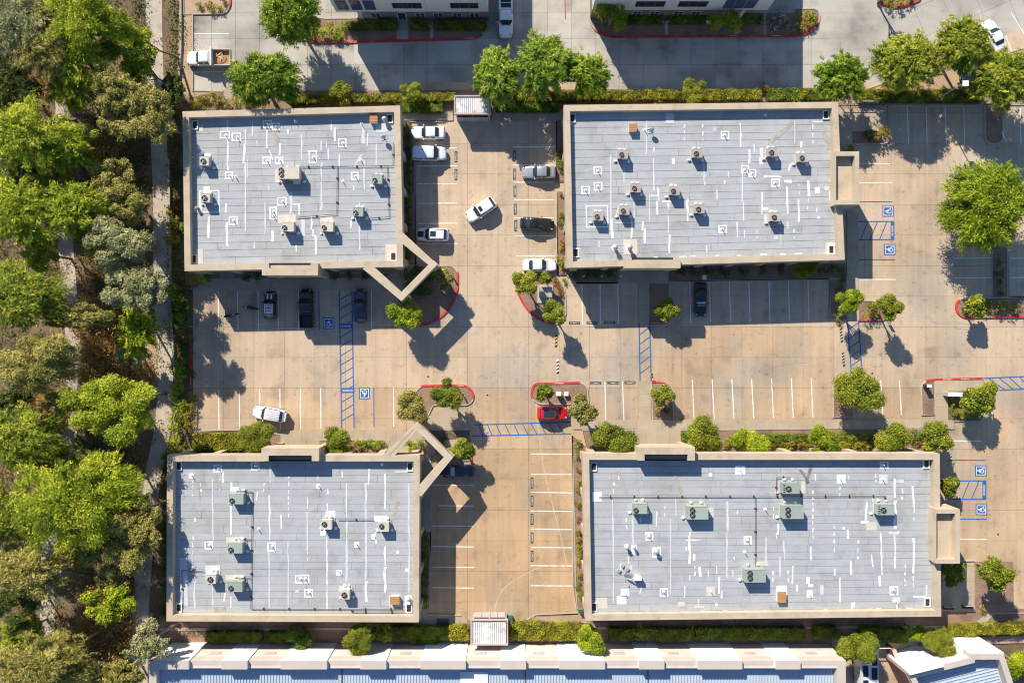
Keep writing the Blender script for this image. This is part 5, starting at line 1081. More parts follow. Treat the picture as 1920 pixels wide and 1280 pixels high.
# ---------------------------------------------------------------- vehicles
car_glass = plain('car_glass', (0.022, 0.035, 0.042), rough=0.05, spec=0.9)
tyre_m = plain('tyre_rubber', (0.02, 0.02, 0.02), rough=0.9)
rim_m = plain('alloy_rim', (0.42, 0.42, 0.43), rough=0.3, metal=0.7)
lamp_m = plain('headlamp', (0.30, 0.31, 0.33), rough=0.1)
tail_m = plain('tail_lamp', (0.32, 0.015, 0.015), rough=0.2)
trim_m = plain('black_trim', (0.015, 0.015, 0.015), rough=0.6)
def paint(n, c, metal=0.0): return plain('car_paint_' + n, c, rough=0.28, metal=metal, spec=0.5, coat=0.6)
KIND = {  # length, half width, top line, belt line, half width of roof, cabin (windscreen foot, roof front, roof rear, rear foot)
    'sedan': (4.75, .90, [(0, .52), (.12, .70), (.6, .84), (1.35, .97), (2.15, 1.37), (2.7, 1.45), (3.3, 1.40), (4.05, 1.10), (4.6, 1.04), (4.75, .60)], [(0, .50), (.2, .66), (1.35, .90), (4.05, 1.0), (4.6, .98), (4.75, .58)], .60, (1.35, 2.12, 3.28, 4.02)),
    'suv': (4.65, .93, [(0, .60), (.12, .86), (.6, 1.0), (1.30, 1.10), (1.95, 1.58), (2.6, 1.66), (3.9, 1.62), (4.35, 1.30), (4.55, 1.0), (4.65, .62)], [(0, .58), (.2, .82), (1.3, 1.04), (4.3, 1.12), (4.55, .98), (4.65, .6)], .66, (1.28, 1.95, 3.92, 4.38)),
    'van': (4.95, .97, [(0, .60), (.12, .82), (.55, .98), (1.0, 1.08), (1.75, 1.62), (2.4, 1.74), (4.55, 1.70), (4.83, 1.35), (4.90, 1.0), (4.95, .6)], [(0, .58), (.2, .8), (1.0, 1.02), (4.7, 1.10), (4.9, .98), (4.95, .58)], .74, (1.0, 1.78, 4.58, 4.84)),
    'hatch': (3.85, .86, [(0, .55), (.12, .78), (.5, .90), (1.15, .98), (1.65, 1.38), (2.1, 1.43), (3.25, 1.40), (3.62, 1.10), (3.78, .95), (3.85, .58)], [(0, .54), (.2, .74), (1.15, .92), (3.6, 1.0), (3.78, .93), (3.85, .56)], .62, (1.14, 1.62, 3.28, 3.62)),
    'pickup': (3.55, .98, [(0, .62), (.12, .92), (.6, 1.08), (1.45, 1.18), (2.05, 1.74), (2.4, 1.80), (3.35, 1.78), (3.50, 1.30), (3.53, 1.2), (3.55, 1.10)], [(0, .6), (.2, .86), (1.45, 1.12), (3.5, 1.16), (3.53, 1.14), (3.55, 1.08)], .70, (1.43, 2.04, 3.36, 3.50)),
}
def car_surface(kind, NU=56):
    L, W, top, belt, wr, cab = KIND[kind]
    xs = np.unique(np.concatenate([np.linspace(0, L, NU), np.array([.04, .1, L - .04, L - .1])])); n = len(xs)
    T = np.interp(xs, *zip(*top)); B = np.interp(xs, *zip(*belt))
    for a in (T, B):
        for _ in range(2): a[1:-1] = (a[:-2] + 2 * a[1:-1] + a[2:]) / 4
    u = xs / L
    w = W * np.interp(u, [0, .02, .06, .14, .30, .72, .90, .97, 1.0], [.62, .76, .87, .965, 1, 1, .955, .86, .72]) if kind != 'pickup' else W * np.interp(u, [0, .02, .07, .17, .4, 1.0], [.70, .82, .90, .97, 1, 1])
    rows = []
    for i in range(n):
        t, b, ww = T[i], B[i], w[i]; c = min(max((t - b - .06) / .30, 0), 1); c = c * c * (3 - 2 * c)
        cab_w = wr * (1 + .10 * math.sin(math.pi * min(max((xs[i] - cab[0]) / (cab[3] - cab[0]), 0), 1)))
        l = lambda p, q: (p[0] + (q[0] - p[0]) * c, p[1] + (q[1] - p[1]) * c)
        k = [(ww * .88, .24), (ww * .985, .34), (ww, b * .62 + .1), (ww * .985, b - .07), l((ww * .93, b - .01), (ww * .95, b)), l((ww * .84, b + .5 * (t - b)), (ww * .885, b + .035)),
             l((ww * .66, b + .85 * (t - b)), (min(cab_w + .09, ww), t - .14)), l((ww * .5, t - .012), (cab_w, t - .045)), l((ww * .25, t - .003), (cab_w * .55, t - .004)), (0, t)]
        pts = []
        for p, q in zip(k, k[1:]):
            for s in (0, .5): pts.append((p[0] + (q[0] - p[0]) * s, p[1] + (q[1] - p[1]) * s))
        pts.append(k[-1]); rows.append(pts)
    S = np.array(rows)                    # station x profile x (half width, z)
    for _ in range(1): S[:, 1:-1] = (S[:, :-2] + 2 * S[:, 1:-1] + S[:, 2:]) / 4
    return xs, S, KIND[kind]
def grid_obj(name, X, Y, Z, m, parent, off=0.0, flip=False):
    nu, nv = X.shape; V = np.stack([X, Y, Z], 2)
    if off:
        du = np.gradient(V, axis=0); dv = np.gradient(V, axis=1); N = np.cross(du, dv); N /= np.linalg.norm(N, axis=2, keepdims=True) + 1e-9
        if (N[..., 2].mean() < 0): N = -N
        V = V + N * off
    f = [(i * nv + j, i * nv + j + 1, (i + 1) * nv + j + 1, (i + 1) * nv + j) for i in range(nu - 1) for j in range(nv - 1)]
    if flip: f = [q[::-1] for q in f]
    me = bpy.data.meshes.new(name); me.from_pydata(V.reshape(-1, 3).tolist(), [], f); me.materials.append(m); me.polygons.foreach_set('use_smooth', [True] * len(f)); me.update()
    return link(name, me, parent)
def car_parts(root, kind, body_m, glass_m=None, wheels=True):
    xs, S, (L, W, top, belt, wr, cab) = car_surface(kind); g = glass_m or car_glass
    full = np.concatenate([S[:, :, :] * np.array([1, 1]), (S[:, ::-1, :] * np.array([-1, 1]))[:, 1:, :]], 1)
    X = L / 2 - np.repeat(xs[:, None], full.shape[1], 1)
    body = grid_obj('body', X, full[:, :, 0], full[:, :, 1], body_m, root)
    me = body.data
    # closed ends and floor so nothing shows through
    b = MB(); b.v = [tuple(v.co) for v in me.vertices]; nv = full.shape[1]; nu = len(xs)
    caps = [tuple(range(nv)), tuple(range((nu - 1) * nv + nv - 1, (nu - 1) * nv - 1, -1))]
    ff = [tuple(p.vertices) for p in me.polygons] + caps
    me.clear_geometry(); me.from_pydata(b.v, [], ff); me.polygons.foreach_set('use_smooth', [True] * (len(ff) - 2) + [False] * 2); me.update()
    nvh = S.shape[1]
    def pane(name, x0, x1, v0, v1, mm=g, off=0.012, both=False):
        i = np.where((xs >= x0) & (xs <= x1))[0]
        if len(i) < 2: return None
        i0, i1 = i[0], i[-1] + 1; out = None
        if both:       # across the car between profile index v0 on both sides
            cols = list(range(v0, full.shape[1] - v0)); Y = full[i0:i1][:, cols, 0]; Z = full[i0:i1][:, cols, 1]
            return grid_obj(name, X[i0:i1][:, cols], Y, Z, mm, root, off)
        for s in (1, -1):
            out = grid_obj(name, X[i0:i1, v0:v1 + 1], S[i0:i1, v0:v1 + 1, 0] * s, S[i0:i1, v0:v1 + 1, 1], mm, root, off)
        return out
    pane('windscreen', cab[0] + .05, cab[1] - .02, 13, 0, both=True)
    pane('rear_window', cab[2] + .04, cab[3] - .06 , 13, 0, both=True)
    mid = (cab[1] + cab[2]) / 2
    pane('front_side_window', cab[0] + .32, mid - .06, 10, 13); pane('rear_side_window', mid + .04, cab[2] + (.12 if kind in ('sedan',) else -.02), 10, 13)
    for s in (1, -1):
        b = MB(); b.ellipsoid((L / 2 - .27, s * W * .66, np.interp(.27, *zip(*belt)) + .06), (.17, .11, .06), 8, 5); link('headlight', b.mesh('headlight', lamp_m, True), root)
        if kind != 'pickup': b = MB(); b.ellipsoid((-L / 2 + .12, s * W * .70, np.interp(L - .1, *zip(*belt)) - .05), (.10, .15, .09), 8, 5); link('tail_light', b.mesh('tail_light', tail_m, True), root)
        mx = L / 2 - cab[0] - .42; b = MB(); b.ellipsoid((mx, s * (W + .10), np.interp(cab[0], *zip(*belt)) + .10), (.09, .13, .08), 8, 5); b.box(mx - .03, min(s * (W - .06), s * (W + .02)), np.interp(cab[0], *zip(*belt)) + .05, mx + .03, max(s * (W - .06), s * (W + .02)), np.interp(cab[0], *zip(*belt)) + .10); link('wing_mirror', b.mesh('wing_mirror', body_m, True), root)
        for x in (L / 2 - .86, -L / 2 + (.86 if kind != 'pickup' else 99)):
            if abs(x) > 10: continue
            wheel(root, x, s * (W - .10), s)
    # seam lines of the bonnet and doors
    b = MB(); b.box(L / 2 - cab[0] - .02, -W * .78, 0, L / 2 - cab[0] + .0, W * .78, .01)
    wp = b.mesh('wiper_cowl', trim_m); link('wiper_cowl', wp, root, (0.03, 0, np.interp(cab[0] - .04, *zip(*top)) + .008))
    return body
def wheel(root, x, y, s, r=.33):
    b = MB(); b.tube((x, y - s * .11, r), (x, y + s * .10, r), r, r, 16); w = link('wheel', b.mesh('wheel', tyre_m), root)
    b = MB(); b.tube((x, y + s * .09, r), (x, y + s * .112, r), r * .66, r * .62, 12); link('rim', b.mesh('rim', rim_m), w)
def car(kind, px, py, ang, label, body_m, name='parked_car', cat='car', z=None, scale=1.0, **kw):
    """ang: heading of the bonnet in the photo, degrees counter-clockwise from the right"""
    L = KIND[kind][0]
    o = thing(name, label, cat, (*P(px, py, .8), Z_LOT if z is None else z), R(ang), 'vehicles in the car park')
    car_parts(o, kind, body_m, **kw); o.scale = (scale,) * 3; return o
def top_z(kind, x): L, W, top, belt, wr, cab = KIND[kind]; return float(np.interp(L / 2 - x, *zip(*top)))
def roof_sheet(root, kind, x0, x1, y0, y1, m, name, lift=.012, n=6):
    xs, S, _ = car_surface(kind); L = KIND[kind][0]
    xx = np.linspace(x0, x1, n); yy = np.linspace(y0, y1, 5); T = S[:, -1, 1]
    X, Y = np.meshgrid(xx, yy, indexing='ij'); Zc = np.interp(L / 2 - X, xs, T); 
    Z = np.zeros_like(Zc)
    for i in range(n):
        k = int(np.argmin(abs(xs - (L / 2 - xx[i])))); prof = S[k]; Z[i] = np.interp(abs(yy), prof[::-1, 0], prof[::-1, 1])
    return grid_obj(name, X, Y, Z + lift, m, root)
white, pearl, silver, black, navy, red = paint('white', (.78, .78, .78)), paint('pearl', (.70, .71, .73)), paint('silver', (.42, .43, .45), .5), paint('black', (.012, .012, .014)), paint('navy', (.02, .03, .06)), paint('red', (.50, .012, .02))
blue = paint('blue', (.01, .14, .48)); sunshade_m = plain('silver_sunshade', (.62, .66, .68), rough=.35, metal=.3); cyan_shade = plain('blue_sunshade', (.20, .50, .62), rough=.4)
car('sedan', 803, 249, 180, 'white saloon car in the first stall beside the upper left office', white)
car('van', 804, 288, 0, 'white people carrier with a shaded rear roof, next to the white saloon', white, cat='van')
car('sedan', 1011, 323, 180, 'silver saloon car by green shrubs west of the upper right office', silver)
c = car('suv', 902, 393, 213, 'white crossover standing askew in the middle of the aisle', white); roof_sheet(c, 'suv', -.15, .3, -.38, .38, car_glass, 'sunroof')
car('sedan', 1007, 420, -4, 'black saloon car in the aisle stall near brown shrubs', black)
c = car('suv', 811, 440, 178, 'white crossover with a black bonnet panel and black sunroof by the entry frame', white); roof_sheet(c, 'suv', -.55, .25, -.4, .4, car_glass, 'sunroof'); roof_sheet(c, 'suv', 1.2, 2.1, -.42, .42, black, 'bonnet_panel')
for s in (1, -1): roof_sheet(c, 'suv', -1.6, .2, s * .62 - .03, s * .62 + .03, trim_m, 'roof_rail', .04)
car('sedan', 1012, 497, 0, 'white saloon car just above the transformer island', white)
mini = car('hatch', 506, 572, 90, 'black hatchback with a white roof bearing a union flag', black)
roof_w = plain('white_roof_wrap', (.62, .66, .74), rough=.35); flag_b = plain('flag_blue', (.02, .05, .22), rough=.4); flag_r = plain('flag_red', (.45, .03, .05), rough=.4); flag_w = plain('flag_white', (.75, .76, .8), rough=.4)
roof_sheet(mini, 'hatch', -1.45, .42, -.60, .60, roof_w, 'roof_panel', .012, 8)
roof_sheet(mini, 'hatch', -.98, .18, -.42, .42, flag_b, 'flag_field', .018, 8)
for sx in (1, -1):      # white diagonals, then the crosses
    for k in range(7):
        u = -.54 + k * .18; X = -.40 + u; Yc = sx * u * .42 / .56
        roof_sheet(mini, 'hatch', X - .10, X + .10, Yc - .07, Yc + .07, flag_w, 'flag_diagonal', .022, 3) if abs(u) < .5 else None
roof_sheet(mini, 'hatch', -.98, .18, -.13, .13, flag_w, 'flag_cross', .027, 8); roof_sheet(mini, 'hatch', -.53, -.27, -.42, .42, flag_w, 'flag_cross', .029, 3)
roof_sheet(mini, 'hatch', -.98, .18, -.07, .07, flag_r, 'flag_cross', .034, 8); roof_sheet(mini, 'hatch', -.47, -.33, -.42, .42, flag_r, 'flag_cross', .036, 3)
for s in (.26, -.26): roof_sheet(mini, 'hatch', .85, 1.62, s - .09, s + .09, flag_w, 'bonnet_stripe', .014, 4)
car('sedan', 675, 573, 90, 'very dark blue saloon car beside the blue striped aisle', navy)
c = car('sedan', 1313.5, 561, -90, 'black saloon car with a pale blue windscreen sunshade', black)
roof_sheet(c, 'sedan', .35, .92, -.56, -.02, cyan_shade, 'sunshade', .02, 5); roof_sheet(c, 'sedan', .35, .92, .02, .56, cyan_shade, 'sunshade', .02, 5)
wg = car('suv', 505, 776, 170, 'white estate car with ribbed roof parked askew beside a tree', pearl)
for k in range(5): roof_sheet(wg, 'suv', -1.55, .1, -.48 + k * .24 - .02, -.48 + k * .24 + .02, silver, 'roof_rib', .03)
b = MB(); b.box(-2.42, -.62, .85, -2.3, .62, 1.15); link('spare_carrier', b.mesh('spare_carrier', pearl), wg)
c = car('hatch', 1036, 774, 0, 'bright red car with a dark glass roof beside the lamp island', red, scale=1.12); roof_sheet(c, 'hatch', -1.1, .2, -.48, .48, car_glass, 'glass_roof')
c = car('sedan', 857, 883, 180, 'dark navy saloon with a silver windscreen sunshade under the entry frame', navy); roof_sheet(c, 'sedan', .3, .95, -.58, .58, sunshade_m, 'sunshade', .02)
car('sedan', 1864, 67, 115, 'white saloon car in the slanted stall at the top right', white, z=.06)
car('hatch', 1812, 129, 100, 'bright blue car half hidden under the top right trees', blue, z=.15)
# black pickup
def bed(root, x0, x1, W, m, z=.55, h=1.15, t=.09, inner=None):
    b = MB(); b.box(x0, -W, z, x1, -W + t, h); link('bed_side', b.mesh('bed_side', m), root); b = MB(); b.box(x0, W - t, z, x1, W, h); link('bed_side', b.mesh('bed_side', m), root)
    b = MB(); b.box(x0 - .07, -W + .02, z, x0 - .002, W - .02, h); link('tailgate', b.mesh('tailgate', m), root); b = MB(); b.box(x1 - t, -W + t + .002, z, x1, W - t - .002, h); link('bulkhead', b.mesh('bulkhead', m), root)
    b = MB(); b.box(x0, -W + t, z, x1 - t, W - t, z + .12); link('bed_floor', b.mesh('bed_floor', inner or trim_m), root)
def pickup(px, py, ang, label, m, bedL=1.95, z=None, name='pickup_truck'):
    L = KIND['pickup'][0]; tot = L + bedL
    o = thing(name, label, 'pickup truck', (*P(px, py, .9), Z_LOT if z is None else z), R(ang), 'vehicles in the car park')
    sub = thing('x', 'x', 'x'); car_parts(sub, 'pickup', m)
    for ch in list(sub.children): ch.parent = o; ch.location = ch.location + Vector((tot / 2 - L / 2, 0, 0))
    bpy.data.objects.remove(sub); return o, tot, L
o, tot, L = pickup(574, 578, 92, 'black double-cab pickup truck between white lines below the upper left office', black)
bed(o, -tot / 2 + .08, tot / 2 - L - .02, .95, black)
for s in (1, -1): wheel(o, -tot / 2 + 1.0, s * .86, s, .37)
b = MB(); b.box(-tot / 2 - .1, -.85, .5, -tot / 2 + .005, .85, .68); link('rear_bumper', b.mesh('rear_bumper', rim_m), o)
o, tot, L = pickup(948.5, 28, -90, 'white utility pickup with a rack and service body at the top of the driveway', white, 2.6, .05, 'utility_truck')
bed(o, -tot / 2 + .08, tot / 2 - L - .02, .98, white, .55, 1.35, .28, dark_metal)
for s in (1, -1): wheel(o, -tot / 2 + 1.1, s * .86, s, .38)
for x in (-1.2, .1):
    b = MB(); b.box(x - .04, -.98, 1.36, x + .04, .98, 1.95); b2 = MB(); 
    b = MB(); b.tube((x, -.94, 1.35), (x, -.94, 1.95), .035); b.tube((x, .94, 1.35), (x, .94, 1.95), .035); b.tube((x, -1.0, 1.95), (x, 1.0, 1.95), .045); link('rack_bar', b.mesh('rack_bar', white), o)
b = MB(); b.box(-.45, -.9, .7, .0, .9, 1.3); link('tool_box', b.mesh('tool_box', blue), o)
# flatbed truck with debris
o, tot, L = pickup(392, 110, 180, 'white flatbed tipper truck carrying broken boards and earth', white, 2.75, .05, 'flatbed_truck')
rustf = mat('rusty_bed', (.40, .22, .12), var=.3, scale=3, fine=.3, space='obj')
bed(o, -tot / 2 + .06, tot / 2 - L - .05, 1.12, mat('stake_side_white', (.55, .50, .45), space='obj'), .85, 1.45, .08, rustf)
b = MB(); b.box(tot / 2 - L - .28, -1.25, .9, tot / 2 - L - .10, 1.25, 1.85); link('headboard', b.mesh('headboard', white), o)
for s in (1, -1): wheel(o, -tot / 2 + 1.0, s * .86, s, .38)
ld = thing('debris_load', 'heap of broken timber and earth lying in the flatbed truck', 'debris', (*P(405, 110, 1.1), 1.03), R(180))
rg = random.Random(4); woodl = mat('split_wood', (.50, .30, .16), var=.3, scale=3, fine=.2, space='obj', objrand=.3)
for k in range(16):
    b = MB(); b.obox(0, 0, 0, .05, rg.uniform(.5, 1.3), rg.uniform(.08, .28), 0); q = link('board', b.mesh('board', woodl), ld, (rg.uniform(-1.0, .9), rg.uniform(-.65, .65), .02 + k * .012)); q.rotation_euler = (rg.uniform(-.12, .12), rg.uniform(-.12, .12), rg.uniform(0, 3.1))
b = MB(); b.ellipsoid((-.3, .1, .0), (1.2, .75, .14), 14, 6); link('earth_heap', b.mesh('earth_heap', rustf, True), ld)
# camper at the bottom edge
o = thing('camper', 'white camper van with dark roof panels in the alley at the bottom right', 'camper', (*P(1626, 1250, 2.0), .13), R(90), 'vehicles in the car park')
pl = rounded([(-3.4, -1.15), (2.9, -1.15), (3.4, -.8), (3.4, .8), (2.9, 1.15), (-3.4, 1.15)], .35)
b = MB(); b.prism(pl, .5, 2.7); link('body', b.mesh('body', white), o)
for x0, x1, y0, y1 in ((.6, 2.1, -.95, -.2), (-.9, .6, .25, .95), (-1.3, .3, -.95, -.2), (-3.0, -1.4, .25, .95)):
    b = MB(); b.box(x0, y0, 2.72, x1, y1, 2.78); link('solar_panel', b.mesh('solar_panel', plain('solar_glass', (.012, .018, .04), rough=.15)), o)
b = MB(); b.box(.9, .3, 2.702, 1.4, .8, 2.9); link('roof_vent', b.mesh('roof_vent', mastic), o)
b = MB(); b.box(3.36, -.8, 1.3, 3.43, .8, 2.1); link('windscreen', b.mesh('windscreen', car_glass), o)
for s in (1, -1):
    for x in (2.3, -2.2): wheel(o, x, s * .98, s, .36)
    b = MB(); b.tube((-2.8, s * 1.02, 2.72), (2.4, s * 1.02, 2.72), .03, .03, 6); link('roof_rail', b.mesh('roof_rail', rim_m), o)
# motorcycles
def motorcycle(px, py, ang, label):
    o = thing('motorcycle', label, 'motorcycle', (*P(px, py, .5), Z_LOT), R(ang), 'motorcycles in the shaded stalls')
    for x, nm in ((.70, 'front_wheel'), (-.68, 'rear_wheel')):
        b = MB(); ring = [(x + .31 * math.cos(t), .31 + .31 * math.sin(t)) for t in [2 * math.pi * k / 14 for k in range(14)]]
        for p, q in zip(ring, ring[1:] + ring[:1]): b.tube((p[0], 0, p[1]), (q[0], 0, q[1]), .08, .08, 5, caps=False)
        link(nm, b.mesh(nm, tyre_m), o)
    b = MB(); b.ellipsoid((.12, 0, .84), (.38, .27, .22), 10, 6); link('fuel_tank', b.mesh('fuel_tank', black, True), o)
    b = MB(); b.ellipsoid((-.42, 0, .82), (.46, .22, .12), 10, 5); link('seat', b.mesh('seat', trim_m, True), o)
    b = MB(); b.ellipsoid((.0, 0, .46), (.42, .32, .28), 8, 5); link('engine', b.mesh('engine', dark_metal, True), o)
    b = MB(); b.tube((.35, -.40, 1.06), (.35, .40, 1.06), .025); b.tube((.40, 0, 1.02), (.70, 0, .31), .05); link('handlebar', b.mesh('handlebar', rim_m), o)
    b = MB(); b.ellipsoid((.55, 0, .92), (.16, .2, .18), 8, 5); link('headlight', b.mesh('headlight', lamp_m, True), o)
    b = MB(); b.tube((-.1, -.2, .35), (-.85, -.22, .42), .055); link('exhaust', b.mesh('exhaust', rim_m), o)
motorcycle(433, 591, 15, 'black motorcycle parked in the stall left of the other motorcycle')
motorcycle(470, 577, 170, 'black and white motorcycle parked in the stall beside the union flag car')
# ---------------------------------------------------------------- trees and shrubs
bark = mat('grey_brown_bark', (.20, .155, .12), var=.25, scale=3, fine=.3, fscale=20, space='obj')
bark_p = mat('pale_bark', (.42, .37, .31), var=.2, scale=2, fine=.2, fscale=12, space='obj')
LM = {
    'street': leaf_mat('leaf_street', [(0.046, 0.078, 0.007), (0.195, 0.234, 0.015), (0.485, 0.453, 0.044)]),
    'lime': leaf_mat('leaf_lime', [(0.069, 0.127, 0.006), (0.248, 0.329, 0.01), (0.497, 0.518, 0.03)]),
    'acacia': leaf_mat('leaf_acacia', [(0.056, 0.124, 0.007), (0.218, 0.324, 0.016), (0.486, 0.524, 0.054)]),
    'acacia_pale': leaf_mat('leaf_acacia_pale', [(0.078, 0.156, 0.011), (0.281, 0.393, 0.028), (0.577, 0.611, 0.095)]),
    'pepper': leaf_mat('leaf_pepper', [(0.084, 0.133, 0.006), (0.336, 0.4, 0.014), (0.62, 0.62, 0.06)]),
    'green': leaf_mat('leaf_green', [(0.068, 0.125, 0.009), (0.245, 0.304, 0.02), (0.548, 0.515, 0.055)]),
    'olive': leaf_mat('leaf_olive', [(0.098, 0.098, 0.018), (0.333, 0.299, 0.061), (0.598, 0.506, 0.143)]),
    'silver': leaf_mat('leaf_silver', [(0.106, 0.119, 0.044), (0.33, 0.33, 0.138), (0.607, 0.568, 0.275)]),
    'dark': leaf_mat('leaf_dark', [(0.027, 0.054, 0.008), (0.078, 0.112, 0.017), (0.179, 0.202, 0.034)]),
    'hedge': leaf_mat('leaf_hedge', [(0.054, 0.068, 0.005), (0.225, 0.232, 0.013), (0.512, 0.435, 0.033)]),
    'hedge_green': leaf_mat('leaf_hedge_green', [(0.036, 0.075, 0.006), (0.121, 0.194, 0.012), (0.292, 0.344, 0.03)]),  # greener leaf variety; also used as painted shade on the bottom hedges
    'ochre': leaf_mat('leaf_ochre', [(.11, .08, .01), (.28, .21, .018), (.45, .36, .04)]),
    'rust': leaf_mat('leaf_rust', [(.14, .06, .01), (.34, .17, .02), (.38, .29, .04)]),
    'brush': leaf_mat('leaf_brush', [(.15, .085, .025), (.38, .23, .065), (.56, .38, .13)]),
    'white_flower': leaf_mat('leaf_white_flower', [(.04, .08, .02), (.10, .14, .04), (.75, .75, .72)]),
}
CR = {}
def tree(label, px, py, r_px, hc, style, seed, group, name='tree', flat=.62, n=None, leaf=None, feathery=False, lobes=9, stretch=(1, 1), base=None, pale=False, spread=.075, tuft=22, key=None, twigs=False, tr=None, lobe_r=(.30, .46)):
    """tree whose crown centre stands hc metres up over the given photo point"""
    x, y = P(px, py, hc); Rr = r_px * (H - hc) / F
    o = thing(name, label, 'tree', (x, y, .1), 0, group)
    k = key and (key, seed)
    if k and k in CR:
        cm, tm, R0, h0 = CR[k]; s = Rr / R0
        c = link('crown', cm, o, (0, 0, hc - .1)); c.scale = (s, s, s); c.rotation_euler[2] = random.Random(int(px * 7 + py)).uniform(0, 6.28)
        t = link('trunk', tm, o); t.scale = (s, s, (hc - .1) / h0); t.rotation_euler[2] = c.rotation_euler[2]; return o
    n = n or int(900 * Rr ** 1.35 + 600); leaf = leaf or .085 + .012 * Rr
    cm, lc = crown_mesh(seed, Rr, Rr * flat, n, leaf, LM[style], lobes, feathery, tuft, spread, lobe_r, stretch)
    ln = (0, 0)
    if base: bx, by = P(*base); ln = (bx - x, by - y)
    tm = trunk_mesh(seed, hc - .1, tr or .045 * Rr + .05, lc, bark_p if pale else bark, ln, 7, twigs)
    link('crown', cm, o, (0, 0, hc - .1)); link('trunk', tm, o)
    if k: CR[k] = (cm, tm, Rr, hc - .1)
    return o
GT = 'feathery green trees along the hedge'
for i, (px, py, r, hc, lb, st, sx, base) in enumerate([
        (545, 25, 56, 6.0, 'feathery green tree at the corner bed left of the two-storey building', (1.0, .95), 'acacia', None),
        (491, 149, 62, 5.8, 'spreading feathery green tree between the flatbed truck and the upper left office', (1.05, .8), 'acacia', (517, 196)),
        (931, 143, 44, 5.4, 'feathery green tree leaning over the top bin store roof', (.95, 1.12), 'acacia_pale', None),
        (1019, 122, 55, 5.8, 'tallest feathery green tree, middle of the three beside the top bin store', (.92, 1.12), 'acacia_pale', None),
        (1101, 140, 43, 5.2, 'feathery green tree, right of the three beside the top bin store', (1.0, .92), 'acacia', None),
        (1575, 147, 46, 5.2, 'rounded green tree at the hedge near the upper right office corner', (1, .95), 'acacia', None),
        (1700, 117, 58, 5.6, 'wide feathery tree on the slanted bed left of the blue car', (1.05, .85), 'green', None),
        (1805, 87, 55, 5.8, 'feathery tree overhanging the blue car at the top right', (.9, .9), 'green', None),
        (1884, 150, 58, 5.6, 'dark feathery tree right of the lamp post at the top right', (1.0, .92), 'green', None),
        (1852, 384, 80, 5.6, 'huge domed bright green tree in the bed between right-hand stalls', (.95, 1.0), 'lime', None)]):
    st, sx = sx, st
    tree(lb, px + (5 if i == 1 else 0), py, r * .94, hc, st, 100 + i, GT, 'feathery_tree', .68, int(5600 * (r * .07) ** 1.5 + 5000), .125, True, 22, sx, base, spread=.075, tuft=22)
tree('yellow-green tree at the left end of the second two-storey building', 1148, 28, 35, 4.2, 'lime', 121, 'trees by the two-storey buildings', lobes=8)
tree('shaded green tree in front of the second two-storey building', 1360, 38, 29, 3.6, 'lime', 122, 'trees by the two-storey buildings', lobes=7)
tree('shadow-casting tree in the red kerbed island at the very top right', 1676, -22, 26, 4.5, 'street', 123, 'trees by the two-storey buildings')
GS = 'small trees round the car park'
